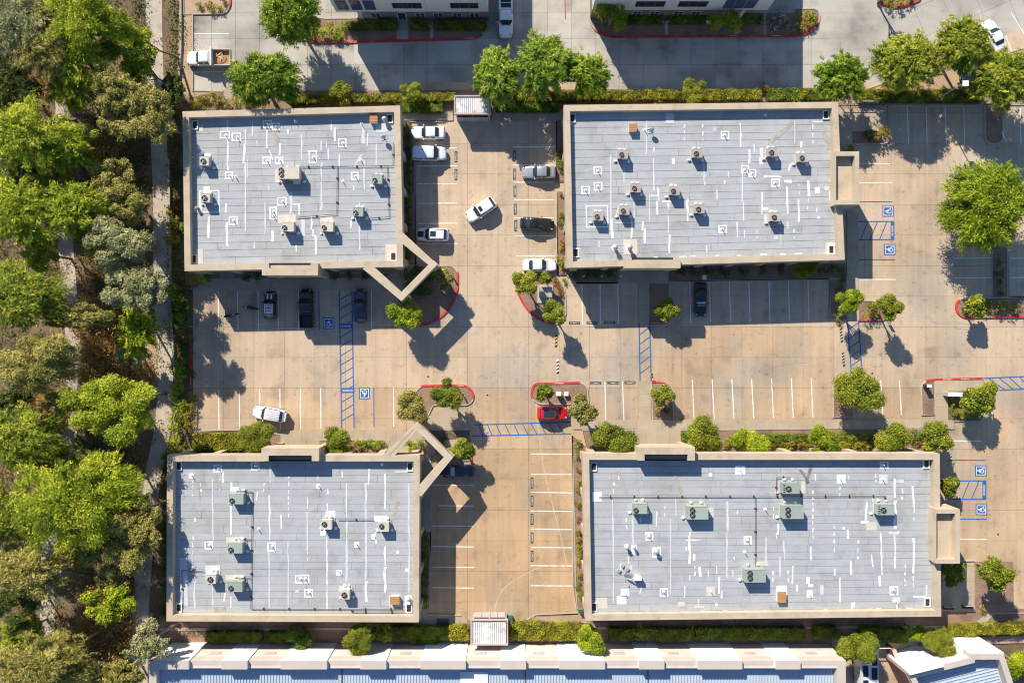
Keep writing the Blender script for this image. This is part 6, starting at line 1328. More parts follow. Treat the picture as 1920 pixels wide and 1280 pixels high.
small = [(757, 588, 31, 3.9, 'lime', 'vivid lime tree at the tip of the upper left entry frame', 1), (833, 521, 20, 3.0, 'olive', 'sparse yellowish tree in the bed behind the right arm of the upper entry frame', 2),
         (985, 528, 25, 4.0, 'street', 'small tree just left of the green transformer', 3), (1040, 585, 23, 4.0, 'street', 'small tree just below the green transformer', 4),
         (1022, 521, 12, 2.4, 'street', 'tiny tree just above the green transformer', 5), (1250, 580, 23, 2.8, 'street', 'small tree in the narrow island left of the black car with the sunshade', 3),
         (1593, 567, 24, 4.2, 'lime', 'glossy tree at the head of the right-hand blue crossing', 1), (1670, 574, 24, 4.6, 'street', 'narrow tree casting a long pointed shadow beside the twin-post sign', 2),
         (1828, 575, 22, 3.0, 'street', 'low tree in the red kerbed island on the right', 5), (775, 763, 31, 4.2, 'olive', 'yellowish tree left of its green neighbour above the lower entry frame', 4),
         (836, 741, 28, 4.0, 'street', 'green tree in the red kerbed island above the lower entry frame', 1), (1020, 735, 17, 2.6, 'street', 'thin little tree at the left of the island over the red car', 5),
         (1090, 770, 27, 4.2, 'olive', 'bronzed tree overlapping the nose of the red car', 2), (1243, 742, 22, 2.4, 'street', 'leafy tree in the island beside the short path', 3),
         (1605, 734, 44, 3.6, 'street', 'large round glossy tree below the speed humps', 6), (1835, 745, 32, 3.4, 'street', 'tree in the grassy island beside the white monument sign', 4),
         (1150, 823, 40, 3.6, 'street', 'broad tree at the top left corner of the widest office', 7), (1321, 820, 38, 3.4, 'street', 'first broad tree right of the widest office entrance', 6),
         (1404, 828, 33, 2.8, 'lime', 'second light green tree in the bed north of the widest office', 7), (1545, 826, 28, 2.9, 'lime', 'third rounded light green tree in the bed north of the widest office', 1),
         (1674, 827, 36, 3.1, 'street', 'fourth spreading tree in the bed north of the widest office', 7), (1758, 820, 30, 3.6, 'street', 'last tree at the right end of the bed north of the widest office', 2),
         (482, 821, 33, 3.4, 'street', 'tree beside the askew white estate car', 6), (632, 833, 31, 2.8, 'street', 'spreading tree above the lower left office portico', 7),
         (866, 844, 23, 3.2, 'street', 'small tree above the navy car with the silver sunshade', 4), (1779, 912, 20, 2.6, 'street', 'tree half tucked beside the widest office wall near the blue aisle', 5),
         (1788, 1076, 24, 3.6, 'street', 'tree below the east portico beside the shaded patio', 3), (1869, 1074, 31, 4.4, 'street', 'open-crowned tree in the mulched bed at lower right', 2),
         (676, 1198, 31, 4.2, 'street', 'tree against the warehouse wall below the lower left office', 6), (1108, 1197, 27, 4.2, 'lime', 'olive-green tree at the warehouse wall below the parking aisle', 4),
         (1200, 1180, 13, 3.0, 'street', 'tiny tree in the shade below the widest office', 5), (1604, 1212, 36, 4.2, 'street', 'tree overhanging the roof of the camper', 7),
         (1719, 1186, 17, 3.2, 'lime', 'yellow-green tree top left of the pair at the angled warehouse', 3), (1758, 1202, 29, 3.8, 'street', 'tree against the white wall of the angled warehouse', 6),
         (1912, 1245, 33, 3.6, 'lime', 'bright tree at the bottom right beside the angled warehouse', 7), (642, 172, 22, 2.8, 'street', 'small tree rising from the hedge above the upper left office, left of two', 2),
         (771, 171, 21, 2.8, 'street', 'small tree rising from the hedge above the upper left office, right of two', 3), (1299, 170, 23, 2.8, 'street', 'small tree rising from the hedge above the upper right office', 1),
         (1510, 504, 21, 2.4, 'street', 'small tree in the shade at the south-east of the upper right office', 6), (560, 1192, 26, 1.6, 'hedge_green', 'dark spreading bush in the shade below the lower left office', 7),
         (715, 1183, 22, 2.2, 'street', 'shaded tree close under the south parapet of the lower left office', 5)]
for px, py, r, hc, st, lb, sd in small:
    tree(lb, px, py, r, hc, st, sd, GS, 'street_tree', .72, int(6000 * (r * .073) ** 1.3), .095, False, 12, key='s' + st, spread=.065, tuft=14, lobe_r=(.26, .42))
# the wood on the left
GW = 'trees of the wood on the left'
forest = [  # px, py, r, crown height, style, label, feathery, stretch, trunk base
    (40, 35, 75, 9, 'silver', 'grey-green tree filling the top left corner of the wood', True, (1, 1), None), (158, 40, 78, 9, 'pepper', 'vivid green tree at the top of the wood left of the upper path', True, (1, .9), None),
    (143, 108, 52, 8, 'pepper', 'bright domed tree just below the vivid tree at the top of the wood', True, (.95, 1), None), (88, 82, 58, 9, 'olive', 'streaky olive tree between the top left corner and the bright domed tree', True, (1, 1), (110, 90)),
    (218, 60, 50, 6, 'green', 'dark green tree near the top, right of the vivid tree', False, (1, 1), None), (262, 85, 36, 7, 'pepper', 'thin yellow-green tree leaning over the walk at the top', False, (1, 1), (335, 108)),
    (258, 125, 34, 6, 'lime', 'sparse lime tree with bare pale limbs by the upper walk', False, (1, 1), (330, 168)), (215, 172, 52, 8.5, 'olive', 'olive gum tree with tan crown north-west of the upper left office', False, (1, .85), None),
    (283, 215, 54, 8.5, 'olive', 'large olive gum tree beside the top left corner of the upper left office', False, (.9, 1.05), (338, 250)), (235, 225, 44, 7.5, 'olive', 'olive gum tree touching the large one by the upper left office corner', False, (1, 1), None),
    (18, 165, 55, 7, 'dark', 'dim blue-green tree at the left edge near the top', True, (1, 1.2), None), (58, 252, 74, 9, 'pepper', 'wide bright tree at the left edge a quarter of the way down', True, (1.05, .8), (142, 225)),
    (130, 272, 44, 8, 'pepper', 'bright tree reaching over the narrow path right of the wide bright one', True, (1, .9), (170, 300)), (130, 165, 36, 7, 'lime', 'yellowish small tree over the narrow path near the top', True, (1, 1), None),
    (205, 335, 48, 6.5, 'olive', 'mustard olive tree near the middle of the upper wood', False, (1, .9), None), (35, 400, 66, 9, 'pepper', 'bright tree on the left edge level with the framed rooftop unit', True, (1, .9), None),
    (140, 392, 56, 8.5, 'pepper', 'bright tree left of the olive one, level with the framed rooftop unit', True, (1, .85), None), (228, 385, 52, 7.5, 'olive', 'tan-topped olive tree beside the pale gum tree', False, (1, .85), None),
    (228, 455, 64, 8.5, 'silver', 'largest pale silver gum tree beside the woodland walk', False, (1, .85), None), (240, 530, 50, 8.5, 'silver', 'silver gum tree directly below the largest pale one', False, (1, 1), (318, 528)),
    (285, 545, 40, 9, 'silver', 'bluish silver tree arching over the walk near the lower corner of the upper left office', False, (.9, 1.1), (322, 530)), (80, 475, 38, 6.5, 'pepper', 'small yellow-green tree left of the narrow path', False, (1, 1), None),
    (45, 555, 70, 9, 'green', 'big mid-green domed tree on the left edge at half height', True, (1, .85), None), (140, 592, 56, 7.5, 'olive', 'thin olive tree bridging the narrow path', False, (1.25, .55), None),
    (70, 672, 82, 9, 'olive', 'huge bronze-olive gum tree on the left edge below the middle', False, (1, .82), (172, 687)), (257, 622, 38, 5.5, 'lime', 'lime green tree in the dry brush beside the walk', True, (.95, 1.15), None),
    (245, 668, 26, 3.5, 'silver', 'small grey bush-like tree next to the bare dirt by the walk', False, (1, 1), None), (205, 772, 86, 9, 'pepper', 'largest vivid green tree beside the walk below the dry brush', False, (1.05, .8), None),
    (258, 745, 40, 8, 'pepper', 'vivid green tree at the right shoulder of the largest vivid one', False, (1, .8), None), (45, 822, 72, 8, 'green', 'soft green tree on the left edge below the huge olive gum', True, (1, .8), None),
    (140, 935, 100, 9.5, 'pepper', 'widest yellow-green tree of the wood, left of the lower left office', True, (1.05, .85), None), (205, 890, 48, 8, 'pepper', 'yellow-green tree on the upper right side of the widest one', True, (1, .9), None),
    (245, 1015, 62, 8.5, 'olive', 'tan olive gum tree close to the west wall of the lower left office', False, (.95, 1.05), (308, 1002)), (265, 960, 36, 8, 'olive', 'small olive tree overhanging the walk left of the lower left office', False, (1, .9), None),
    (55, 1075, 62, 8, 'olive', 'dull olive tree over the dirt trail at the left edge', True, (1, .7), (165, 1046)), (205, 1132, 48, 6.5, 'lime', 'brilliant lime tree alone in dry brush below the trail', False, (1.05, .85), None),
    (30, 1130, 50, 6, 'dark', 'dark shaded tree at the left edge below the trail', False, (1, 1.1), None), (70, 1248, 72, 7.5, 'olive', 'grey-olive tree in the bottom left corner', True, (1.1, .7), (195, 1178)),
    (165, 1262, 42, 5.5, 'olive', 'low olive tree on the bottom edge between path and walk', False, (1, .7), None), (272, 1205, 44, 7.5, 'silver', 'sparse grey tree with bare twigs beside the warehouse corner', False, (1, 1), (325, 1172)),
    (18, 955, 56, 6.5, 'green', 'dull green tree at the left edge left of the widest yellow-green one', True, (1, 1), None), (215, 1085, 36, 6, 'olive', 'small olive tree where the dirt trail meets the walk', False, (1, .8), None),
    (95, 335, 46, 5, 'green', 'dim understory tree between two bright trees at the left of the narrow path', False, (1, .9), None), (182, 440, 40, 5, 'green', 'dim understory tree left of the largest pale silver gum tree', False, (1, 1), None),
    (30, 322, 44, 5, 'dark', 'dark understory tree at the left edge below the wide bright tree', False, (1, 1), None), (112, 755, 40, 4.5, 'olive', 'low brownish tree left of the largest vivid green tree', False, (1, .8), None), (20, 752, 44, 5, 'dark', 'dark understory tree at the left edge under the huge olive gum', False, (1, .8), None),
    (105, 865, 44, 5.5, 'green', 'mid-green understory tree above the widest yellow-green tree', False, (1.2, .7), None), (150, 1035, 44, 5, 'olive', 'brownish tree below the widest yellow-green tree', False, (1.1, .7), None), (30, 1010, 46, 5.5, 'olive', 'dull tree at the left edge just above the dirt trail', False, (1.1, .8), None),
    (45, 1185, 46, 5, 'green', 'dim green tree at the left edge above the bottom left corner', False, (1, .9), None), (125, 1205, 36, 4.5, 'olive', 'low olive tree overhanging the narrow path near the bottom', False, (1, 1), None), (225, 1265, 40, 5, 'olive', 'low olive tree at the bottom between brush and walk', False, (1, .8), None),
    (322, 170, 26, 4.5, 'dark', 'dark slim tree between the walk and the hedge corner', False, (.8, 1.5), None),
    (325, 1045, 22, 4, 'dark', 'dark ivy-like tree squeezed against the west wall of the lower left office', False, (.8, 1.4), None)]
for i, (px, py, r, hc, st, lb, fe, sx, base) in enumerate(forest):
    r *= 1.06; R_ = r * .071; sparse = 'sparse' in lb or 'thin' in lb
    tree(lb, px, py, r, hc, st, 300 + i, GW, 'gum_tree' if st in ('olive', 'silver') else 'woodland_tree', .60, int((1500 if sparse else 2600) * R_ ** 1.42 + 2000), .125 if fe else .11, fe, (11 if fe else 26) + i % (5 if fe else 9), sx, base, st in ('olive', 'silver'), (.08 if fe else .042), 20, twigs=st in ('olive', 'silver'), tr=.16, lobe_r=(.13, .27))
# shrubs: a few shared crowns per colour, copied and scaled
SH = {}
def shrub(px, py, r, style, label, group, h=.75, name='shrub', seed=None, n=520, leaf=.085, cat='shrub', z=.1):
    sd = seed if seed is not None else int(px * 3 + py) % 3
    k = (style, sd)
    if k not in SH:
        SH[k] = (crown_mesh(900 + sd, 1.0, 1.0, n, leaf, LM[style], 6, False, 10, .09, (.36, .5))[0], trunk_mesh(900 + sd, .5, .05, [(.3, .2, .2), (-.3, .1, .25), (.05, -.3, .3)], bark))
    Rr = r * (H - .8) / F; hh = Rr * h * 1.1
    o = thing(name, label, cat, (*P(px, py, hh), z), 0, group); a = random.Random(int(px * 13 + py)).uniform(0, 6.28)
    c = link('foliage', SH[k][0], o, (0, 0, hh * .75)); c.scale = (Rr, Rr, Rr * h); c.rotation_euler[2] = a
    t = link('stem', SH[k][1], o); t.scale = (Rr, Rr, hh * .9); return o
def shrubs(pts, style, label, group, **k):
    for q, sf in zip(pts, ordinals(pts)): shrub(q[0], q[1], q[2], q[3] if len(q) > 3 else style, label + sf, group, **k)
shrub(1650, 250, 19, 'ochre', 'round golden clipped bush on the kerbed bed by the stalls', 'single shrubs', .85); shrub(1628, 255, 12, 'dark', 'dark bush at the left foot of the round golden bush', 'single shrubs')
shrub(1592, 281, 13, 'street', 'bush tucked above the east portico of the upper right office', 'single shrubs'); shrub(1633, 581, 19, 'hedge', 'fine-leaved yellow-green bush between two trees on the small red kerbed island', 'single shrubs', .7)
shrubs([(1049, 288, 8), (1048, 300, 8), (1050, 313, 9)], 'hedge_green', 'green shrub beside the tail of the silver saloon', 'shrubs by the silver saloon')
shrubs([(1052, 364, 6, 'ochre'), (1053, 405, 9, 'hedge'), (1053, 418, 8, 'hedge_green'), (1054, 456, 9, 'rust'), (1054, 466, 7, 'ochre'), (1052, 488, 11, 'street'), (1054, 500, 8, 'street')], 'hedge', 'small shrub in the strip west of the upper right office', 'shrubs west of the upper right office')
shrubs([(1010, 516, 6, 'rust'), (1042, 525, 7, 'rust'), (1047, 535, 7, 'rust'), (1051, 548, 7, 'rust'), (1058, 527, 6, 'hedge')], 'rust', 'russet shrub on the rim of the transformer island', 'russet shrubs round the transformer')
shrubs([(1082, 830, 9, 'street'), (1083, 850, 8), (1084, 880, 6), (1085, 905, 7), (1084, 918, 6), (1083, 942, 8, 'street'), (1084, 973, 6, 'rust'), (1084, 999, 7, 'ochre'), (1084, 1012, 7, 'ochre'), (1086, 1028, 8, 'hedge'), (1087, 1037, 8, 'hedge'), (1086, 1054, 8, 'ochre'), (1088, 1078, 7), (1087, 1098, 9, 'hedge'), (1089, 1117, 9, 'hedge_green')], 'hedge', 'small shrub along the west wall of the widest office', 'shrubs west of the widest office')
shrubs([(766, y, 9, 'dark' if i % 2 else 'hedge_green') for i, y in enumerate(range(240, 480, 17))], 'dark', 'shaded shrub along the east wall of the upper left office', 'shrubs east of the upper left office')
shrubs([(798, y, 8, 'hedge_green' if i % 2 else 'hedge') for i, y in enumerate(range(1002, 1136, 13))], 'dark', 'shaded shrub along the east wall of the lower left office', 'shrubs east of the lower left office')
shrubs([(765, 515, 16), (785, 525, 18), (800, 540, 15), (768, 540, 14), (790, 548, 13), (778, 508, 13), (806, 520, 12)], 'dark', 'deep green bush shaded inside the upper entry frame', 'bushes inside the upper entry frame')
shrubs([(766, 833, 12), (777, 836, 10), (790, 832, 10)], 'lime', 'bright little bush inside the lower entry frame', 'bushes inside the lower entry frame')
shrubs([(822, 838, 12), (832, 828, 10)], 'dark', 'dark bush under the lower entry frame elbow', 'bushes under the lower entry frame')
shrubs([(672, 833, 11), (686, 834, 10), (700, 832, 12), (714, 834, 11), (658, 836, 9, 'hedge')], 'lime', 'bright little bush in a row right of the lower left portico', 'bushes right of the lower left portico')
shrubs([(1290, 834, 10, 'street'), (1346, 834, 11, 'street'), (1362, 832, 11), (1373, 826, 10, 'street'), (1384, 834, 9, 'ochre'), (1434, 833, 12), (1447, 830, 11, 'ochre'), (1459, 834, 10, 'hedge'), (1475, 832, 13), (1490, 830, 12), (1505, 832, 13, 'ochre'), (1518, 826, 10, 'street'), (1572, 834, 12), (1586, 832, 13), (1600, 834, 12), (1614, 832, 12, 'ochre'), (1628, 833, 11), (1640, 832, 10, 'hedge'), (1722, 834, 9, 'rust'), (1732, 828, 9, 'ochre'), (1572, 820, 12, 'hedge_green'), (1588, 816, 12, 'hedge_green'), (1604, 818, 13, 'hedge_green'), (1625, 820, 12, 'hedge_green'), (1640, 822, 11, 'hedge_green'), (1712, 816, 13, 'hedge_green'), (1724, 815, 10, 'hedge_green'), (1430, 820, 9, 'street')], 'hedge', 'low shrub in the bed north of the widest office', 'shrubs north of the widest office')
shrubs([(1232, 770, 7, 'ochre'), (1250, 768, 8, 'dark')], 'ochre', 'tufted plant in the island beside the short path', 'tufts by the short path')
shrubs([(1570, 590, 10, 'olive'), (1576, 600, 8, 'ochre'), (1574, 540, 9, 'dark'), (1580, 520, 10, 'dark'), (1560, 505, 12, 'dark'), (1577, 505, 9, 'dark')], 'dark', 'shrub in the shaded bed ending the long parking row', 'shrubs in the right-hand shaded bed')
shrubs([(1872, 490, 9), (1874, 510, 10), (1873, 530, 9), (1876, 548, 8)], 'dark', 'shaded shrub in the bed below the huge domed tree', 'shrubs below the huge domed tree')
shrubs([(1870, 575, 11), (1885, 572, 11), (1905, 578, 10, 'hedge'), (1815, 583, 10)], 'hedge', 'low grassy shrub in the right-hand red kerbed island', 'shrubs in the right-hand island')
shrubs([(1786, 752, 9), (1790, 770, 11), (1805, 776, 11), (1825, 772, 12, 'hedge_green')], 'hedge', 'low shrub on the grassy island by the white monument sign', 'shrubs by the monument sign')
shrubs([(1843, 1141, 9, 'olive')], 'olive', 'dry round tuft at the edge of the mulched bed at lower right', 'single shrubs')
shrubs([(575, 56, 14), (590, 48, 12), (600, 62, 13), (618, 52, 12), (635, 60, 13), (645, 48, 11), (628, 70, 10)], 'lime', 'sunlit bush at the corner of the first two-storey building', 'bushes at the first two-storey building')
shrubs([(1443, 35, 11), (1455, 50, 12), (1470, 40, 12), (1486, 50, 11), (1462, 30, 9)], 'white_flower', 'white-flowering bush beside the stepping stones', 'white-flowering bushes')
shrubs([(1500, 30, 11), (1514, 30, 12), (1526, 32, 10), (1500, 52, 11, 'ochre'), (1514, 46, 10, 'rust'), (1524, 44, 9)], 'hedge', 'yellow-green bush at the rounded end of the flower bed', 'bushes at the flower bed end')
shrubs([(1655, -6, 11), (1672, 6, 12), (1690, 5, 12), (1706, -4, 11)], 'hedge', 'bush on the red kerbed island at the very top right', 'bushes on the top right island')
shrubs([(384, 184, 10, 'ochre'), (400, 182, 11, 'hedge'), (412, 188, 10, 'ochre'), (372, 190, 10), (440, 190, 10), (455, 194, 10), (360, 198, 11), (425, 194, 9)], 'hedge', 'yellowing bush above the corner of the upper left office', 'bushes above the upper left office corner')
shrubs([(372, 12, 8), (390, 6, 9, 'ochre'), (410, 16, 9), (418, 2, 8), (398, 22, 7)], 'hedge', 'scrubby plant on the dirt bed at the top left', 'plants on the top left dirt bed')
shrubs([(1500, 181, 16), (1234, 181, 15)], 'ochre', 'yellow bush in the hedge above the upper right office', 'yellow bushes in the upper right hedge'); shrub(1435, 163, 9, 'rust', 'dry brownish little tree poking out of a hedge gap', 'single shrubs', 1.2)
shrubs([(1678, 160, 9), (1700, 158, 8, 'ochre'), (1722, 155, 9), (1745, 150, 8)], 'hedge', 'low scrub under the wide feathery tree', 'scrub on the slanted bed')
# leafy bank west of the car park
shrubs([(325, 425, 19, 'street'), (322, 448, 15, 'street'), (322, 395, 13, 'hedge')], 'street', 'rounded bush by the west wall of the upper left office', 'bushes west of the upper left office')
shrubs([(320, 548, 19, 'green'), (334, 560, 17, 'hedge_green'), (345, 540, 13, 'dark'), (336, 590, 18, 'hedge_green'), (340, 612, 15, 'hedge_green'), (352, 575, 14, 'dark'), (350, 640, 15, 'dark'), (352, 668, 14, 'dark'), (354, 700, 12, 'dark')], 'dark', 'leafy bush on the bank beside the red kerb', 'bushes beside the red kerb')
shrubs([(330, 690, 14), (332, 708, 15), (331, 726, 15), (331, 744, 15), (335, 768, 14), (329, 786, 15), (327, 806, 15), (325, 826, 14), (322, 844, 12)], 'lime', 'vivid green bush in the row along the woodland walk', 'vivid bushes along the woodland walk', h=.8)
shrubs([(350, 756, 14), (356, 775, 12, 'ochre'), (354, 792, 12, 'ochre'), (345, 840, 10, 'street'), (362, 745, 11, 'ochre')], 'hedge', 'yellow-olive bush left of the lower left parking row', 'bushes left of the lower parking row')
shrubs([(375, 526, 11), (390, 520, 10, 'hedge_green'), (360, 520, 11, 'hedge_green')], 'lime', 'bush at the south-west corner of the upper left office', 'bushes at the upper left office corner')
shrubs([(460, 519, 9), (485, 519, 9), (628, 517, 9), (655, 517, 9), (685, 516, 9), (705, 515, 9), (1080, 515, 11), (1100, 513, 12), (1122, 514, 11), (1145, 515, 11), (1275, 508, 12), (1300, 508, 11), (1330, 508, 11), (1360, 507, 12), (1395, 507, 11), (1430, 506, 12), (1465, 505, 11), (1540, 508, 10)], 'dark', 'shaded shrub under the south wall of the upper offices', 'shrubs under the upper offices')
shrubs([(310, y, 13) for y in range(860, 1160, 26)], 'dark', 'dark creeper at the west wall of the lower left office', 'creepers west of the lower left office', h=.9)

# ---- clipped hedges: leaf shell round a twiggy core
def hedge(label, x0, y0, x1, y1, h, style, group, y0b=None, y1b=None, dens=190, rough=.09):
    """px rectangle at the hedge top; y0b/y1b: the edges at the right end when the hedge runs aslant"""
    y0b = y0 if y0b is None else y0b; y1b = y1 if y1b is None else y1b
    c = [P(x0, y0, h), P(x1, y0b, h), P(x1, y1b, h), P(x0, y1, h)]   # tl tr br bl
    ctr = lerp2(lerp2(c[0], c[1], .5), lerp2(c[3], c[2], .5), .5)
    o = thing('hedge', label, 'hedge', (*ctr, .1), 0, group); r = np.random.RandomState(int(x0 + y0 * 3))
    MB().prism(inset([c[3], c[2], c[1], c[0]], .14), .05, h - .16).build('twig_core', mat('twig_core', (.07, .07, .025)), o)
    L, W = math.dist(c[0], c[1]), math.dist(c[0], c[3]); n1, n2 = int(L * W * dens), int((2 * L + 2 * W) * h * dens * .7)
    u, v = r.rand(n1 + n2), r.rand(n1 + n2); z = np.full(n1 + n2, h) ; nr = np.zeros((n1 + n2, 3)); nr[:, 2] = 1
    s = r.rand(n2); side = r.rand(n2) < L / (L + W)
    k = slice(n1, None); vv = v[k].copy(); uu = u[k].copy()
    vv[side] = (r.rand(side.sum()) > .5) * 1.0; uu[~side] = (r.rand((~side).sum()) > .5) * 1.0
    v[k], u[k] = vv, uu; z[k] = .05 + s * (h - .05)
    a, b_, d, e = (np.array(q) for q in (c[0], c[1], c[2], c[3]))
    xy = (a * (1 - u)[:, None] + b_ * u[:, None]) * (1 - v)[:, None] + (e * (1 - u)[:, None] + d * u[:, None]) * v[:, None]
    nr[k, :2] = xy[k] - np.array(ctr); nr[k, 2] = .4
    bump = .09 * np.sin(xy[:, 0] * 2.1 + 1.3 * np.sin(xy[:, 1] * 2.7)) + .07 * np.sin(xy[:, 0] * 4.7 + x0) * np.cos(xy[:, 1] * 3.9)
    pos = np.concatenate([xy, (z + bump)[:, None]], 1) + r.randn(n1 + n2, 3) * np.array([rough, rough, rough * .6]) - np.array([*ctr, .1])
    tone = .5 + bump * 1.6 + .17 * r.randn(n1 + n2)
    ln = .085 * (.7 + .6 * r.rand(n1 + n2))
    link('foliage', leaf_mesh('foliage', pos, unitv(nr + r.randn(n1 + n2, 3) * .55), r.randn(n1 + n2, 3), ln, ln * .55, tone, LM[style]), o); return o
HG = 'clipped hedges'
hedge('yellow-green hedge above the upper left office, left of the small trees', 540, 177, 690, 193, 1.1, 'hedge', HG, 176, 191); hedge('yellow-green hedge above the upper left office, between the small trees and bin store', 694, 176, 852, 191, 1.1, 'hedge', HG, 174, 189)
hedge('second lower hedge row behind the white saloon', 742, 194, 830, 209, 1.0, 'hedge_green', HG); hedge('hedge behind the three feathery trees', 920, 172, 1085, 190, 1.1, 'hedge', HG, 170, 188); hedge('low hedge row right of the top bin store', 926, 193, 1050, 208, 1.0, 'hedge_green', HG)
hedge('hedge above the left part of the upper right office', 1090, 169, 1275, 187, 1.1, 'hedge', HG, 169, 186); hedge('hedge above the middle of the upper right office', 1280, 169, 1427, 186, 1.1, 'hedge', HG, 168, 186); hedge('greener hedge above the right part of the upper right office', 1440, 167, 1548, 187, 1.1, 'hedge_green', HG, 166, 186)
hedge('shaded hedge running behind the top right stalls', 1612, 168, 1840, 189, 1.1, 'hedge', HG, 168, 190)
hedge('rectangular ochre-green hedge left of the tree by the estate car', 362, 813, 455, 844, .9, 'hedge', HG); hedge('clipped dark green hedge strip in the bed north of the widest office', 1438, 815, 1517, 826, 1.0, 'hedge_green', HG); hedge('dark green hedge block at the left of the bed north of the widest office', 1281, 812, 1296, 838, 1.0, 'hedge_green', HG)
hedge('square-cut hedge block left of the bottom bin store', 843, 1174, 878, 1200, 1.3, 'hedge', HG); hedge('long shaded hedge left of the square-cut block', 735, 1175, 841, 1198, 1.2, 'hedge_green', HG); hedge('hedge right of the bottom bin store, nearest to it', 956, 1168, 1021, 1200, 1.3, 'hedge', HG)  # the long hedge gets the darker green leaf to paint in its shade
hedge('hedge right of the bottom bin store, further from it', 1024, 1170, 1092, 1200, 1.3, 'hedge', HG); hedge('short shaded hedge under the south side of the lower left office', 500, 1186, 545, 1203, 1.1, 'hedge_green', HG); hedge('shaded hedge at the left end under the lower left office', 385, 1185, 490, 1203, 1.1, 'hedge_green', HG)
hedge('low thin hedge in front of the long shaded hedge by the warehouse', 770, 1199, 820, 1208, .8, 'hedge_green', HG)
hedge('long shaded hedge under the left of the widest office', 1140, 1179, 1300, 1199, 1.2, 'hedge_green', HG); hedge('long shaded hedge under the middle of the widest office', 1305, 1178, 1512, 1198, 1.2, 'hedge_green', HG); hedge('shaded hedge beside the camper alley', 1528, 1176, 1570, 1196, 1.2, 'hedge_green', HG)  # darker green leaf here puts the building's shade into the colour
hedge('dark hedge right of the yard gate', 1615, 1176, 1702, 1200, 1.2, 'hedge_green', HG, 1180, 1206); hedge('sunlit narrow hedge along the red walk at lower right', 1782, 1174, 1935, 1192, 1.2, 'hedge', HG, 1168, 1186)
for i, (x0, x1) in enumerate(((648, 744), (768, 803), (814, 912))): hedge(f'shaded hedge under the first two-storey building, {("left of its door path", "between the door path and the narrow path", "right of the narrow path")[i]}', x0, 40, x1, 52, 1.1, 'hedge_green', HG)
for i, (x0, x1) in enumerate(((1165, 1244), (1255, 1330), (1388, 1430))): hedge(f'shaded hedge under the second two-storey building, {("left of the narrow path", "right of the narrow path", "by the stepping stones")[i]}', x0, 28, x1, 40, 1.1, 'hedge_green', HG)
hedge('turf-like clipped strip under the far right stalls of the small bed', 1826, 564, 1858, 585, .35, 'hedge', HG)
# ---- undergrowth nobody could count
def scatter(name, regions, style, n, hmax, leaf, seed, clump=True):
    r = np.random.RandomState(seed); pos = []; tone = []
    tot = sum(q[4] if len(q) > 4 else 1 for q in regions)
    for q in regions:
        k = int(n * (q[4] if len(q) > 4 else 1) / tot); t = max(k // 24, 1)
        cx = q[0] + r.rand(t) * (q[2] - q[0]); cy = q[1] + r.rand(t) * (q[3] - q[1]); sc = .35 + .5 * r.rand(t)
        ii = np.repeat(np.arange(t), 24); kx = (H - .5) / F
        x = (cx[ii] - 960) * kx + r.randn(len(ii)) * sc[ii] * .7; y = (640 - cy[ii]) * kx + r.randn(len(ii)) * sc[ii] * .7
        pos.append(np.stack([x, y, .05 + np.abs(r.randn(len(ii))) * .4 * hmax * (.5 + sc[ii])], 1)); tone.append(np.clip(.5 + .2 * r.randn(t), 0, 1)[ii] + .1 * r.randn(len(ii)))
    pos = np.concatenate(pos); tone = np.concatenate(tone); N = len(pos)
    nr = unitv(np.array([0, 0, .8]) + r.randn(N, 3) * .7); ln = leaf * (.6 + .8 * r.rand(N))
    return stuff(link(name, leaf_mesh(name, pos, nr, r.randn(N, 3), ln, ln * .4, tone, LM[style])))
scatter('dry_brush', [(-30, -30, 330, 1300, 5), (150, 555, 240, 730, 3), (150, 1095, 245, 1290, 3), (160, 230, 230, 330, 1.2), (40, 120, 100, 180, .6), (50, 740, 120, 800, .7), (110, 1160, 150, 1290, .6), (200, 690, 280, 720, .4), (130, 1060, 240, 1110, .5), (155, 470, 190, 540, .3)], 'brush', 42000, 1.0, .13, 5)
scatter('dry_scrub', [(150, 555, 240, 735, 3), (150, 1095, 245, 1290, 3), (165, 240, 235, 330, 1), (60, 745, 120, 800, .5), (240, 690, 285, 720, .3), (10, 960, 60, 1000, .4)], 'brush', 30000, 2.3, .13, 15)
scatter('undergrowth', [(-40, -40, 110, 1300, 3), (150, -40, 275, 560, 2), (140, 740, 250, 1060, 1.2), (318, -40, 338, 520, .5), (312, 520, 345, 700, .25), (150, 1090, 245, 1290, .4)], 'dark', 42000, .9, .14, 6)
scatter('weeds', [(345, 178, 420, 205, 1), (320, 505, 350, 600, .6), (345, 812, 362, 848, .4), (1620, 165, 1900, 172, .5), (320, 1180, 500, 1184, .3)], 'hedge', 2500, .4, .10, 7)
scatter('leaf_litter', [(318, 200, 340, 520, 1), (338, 20, 360, 170, 1), (1063, 506, 1158, 530, .5), (1254, 500, 1585, 520, .8)], 'brush', 3000, .08, .09, 8)
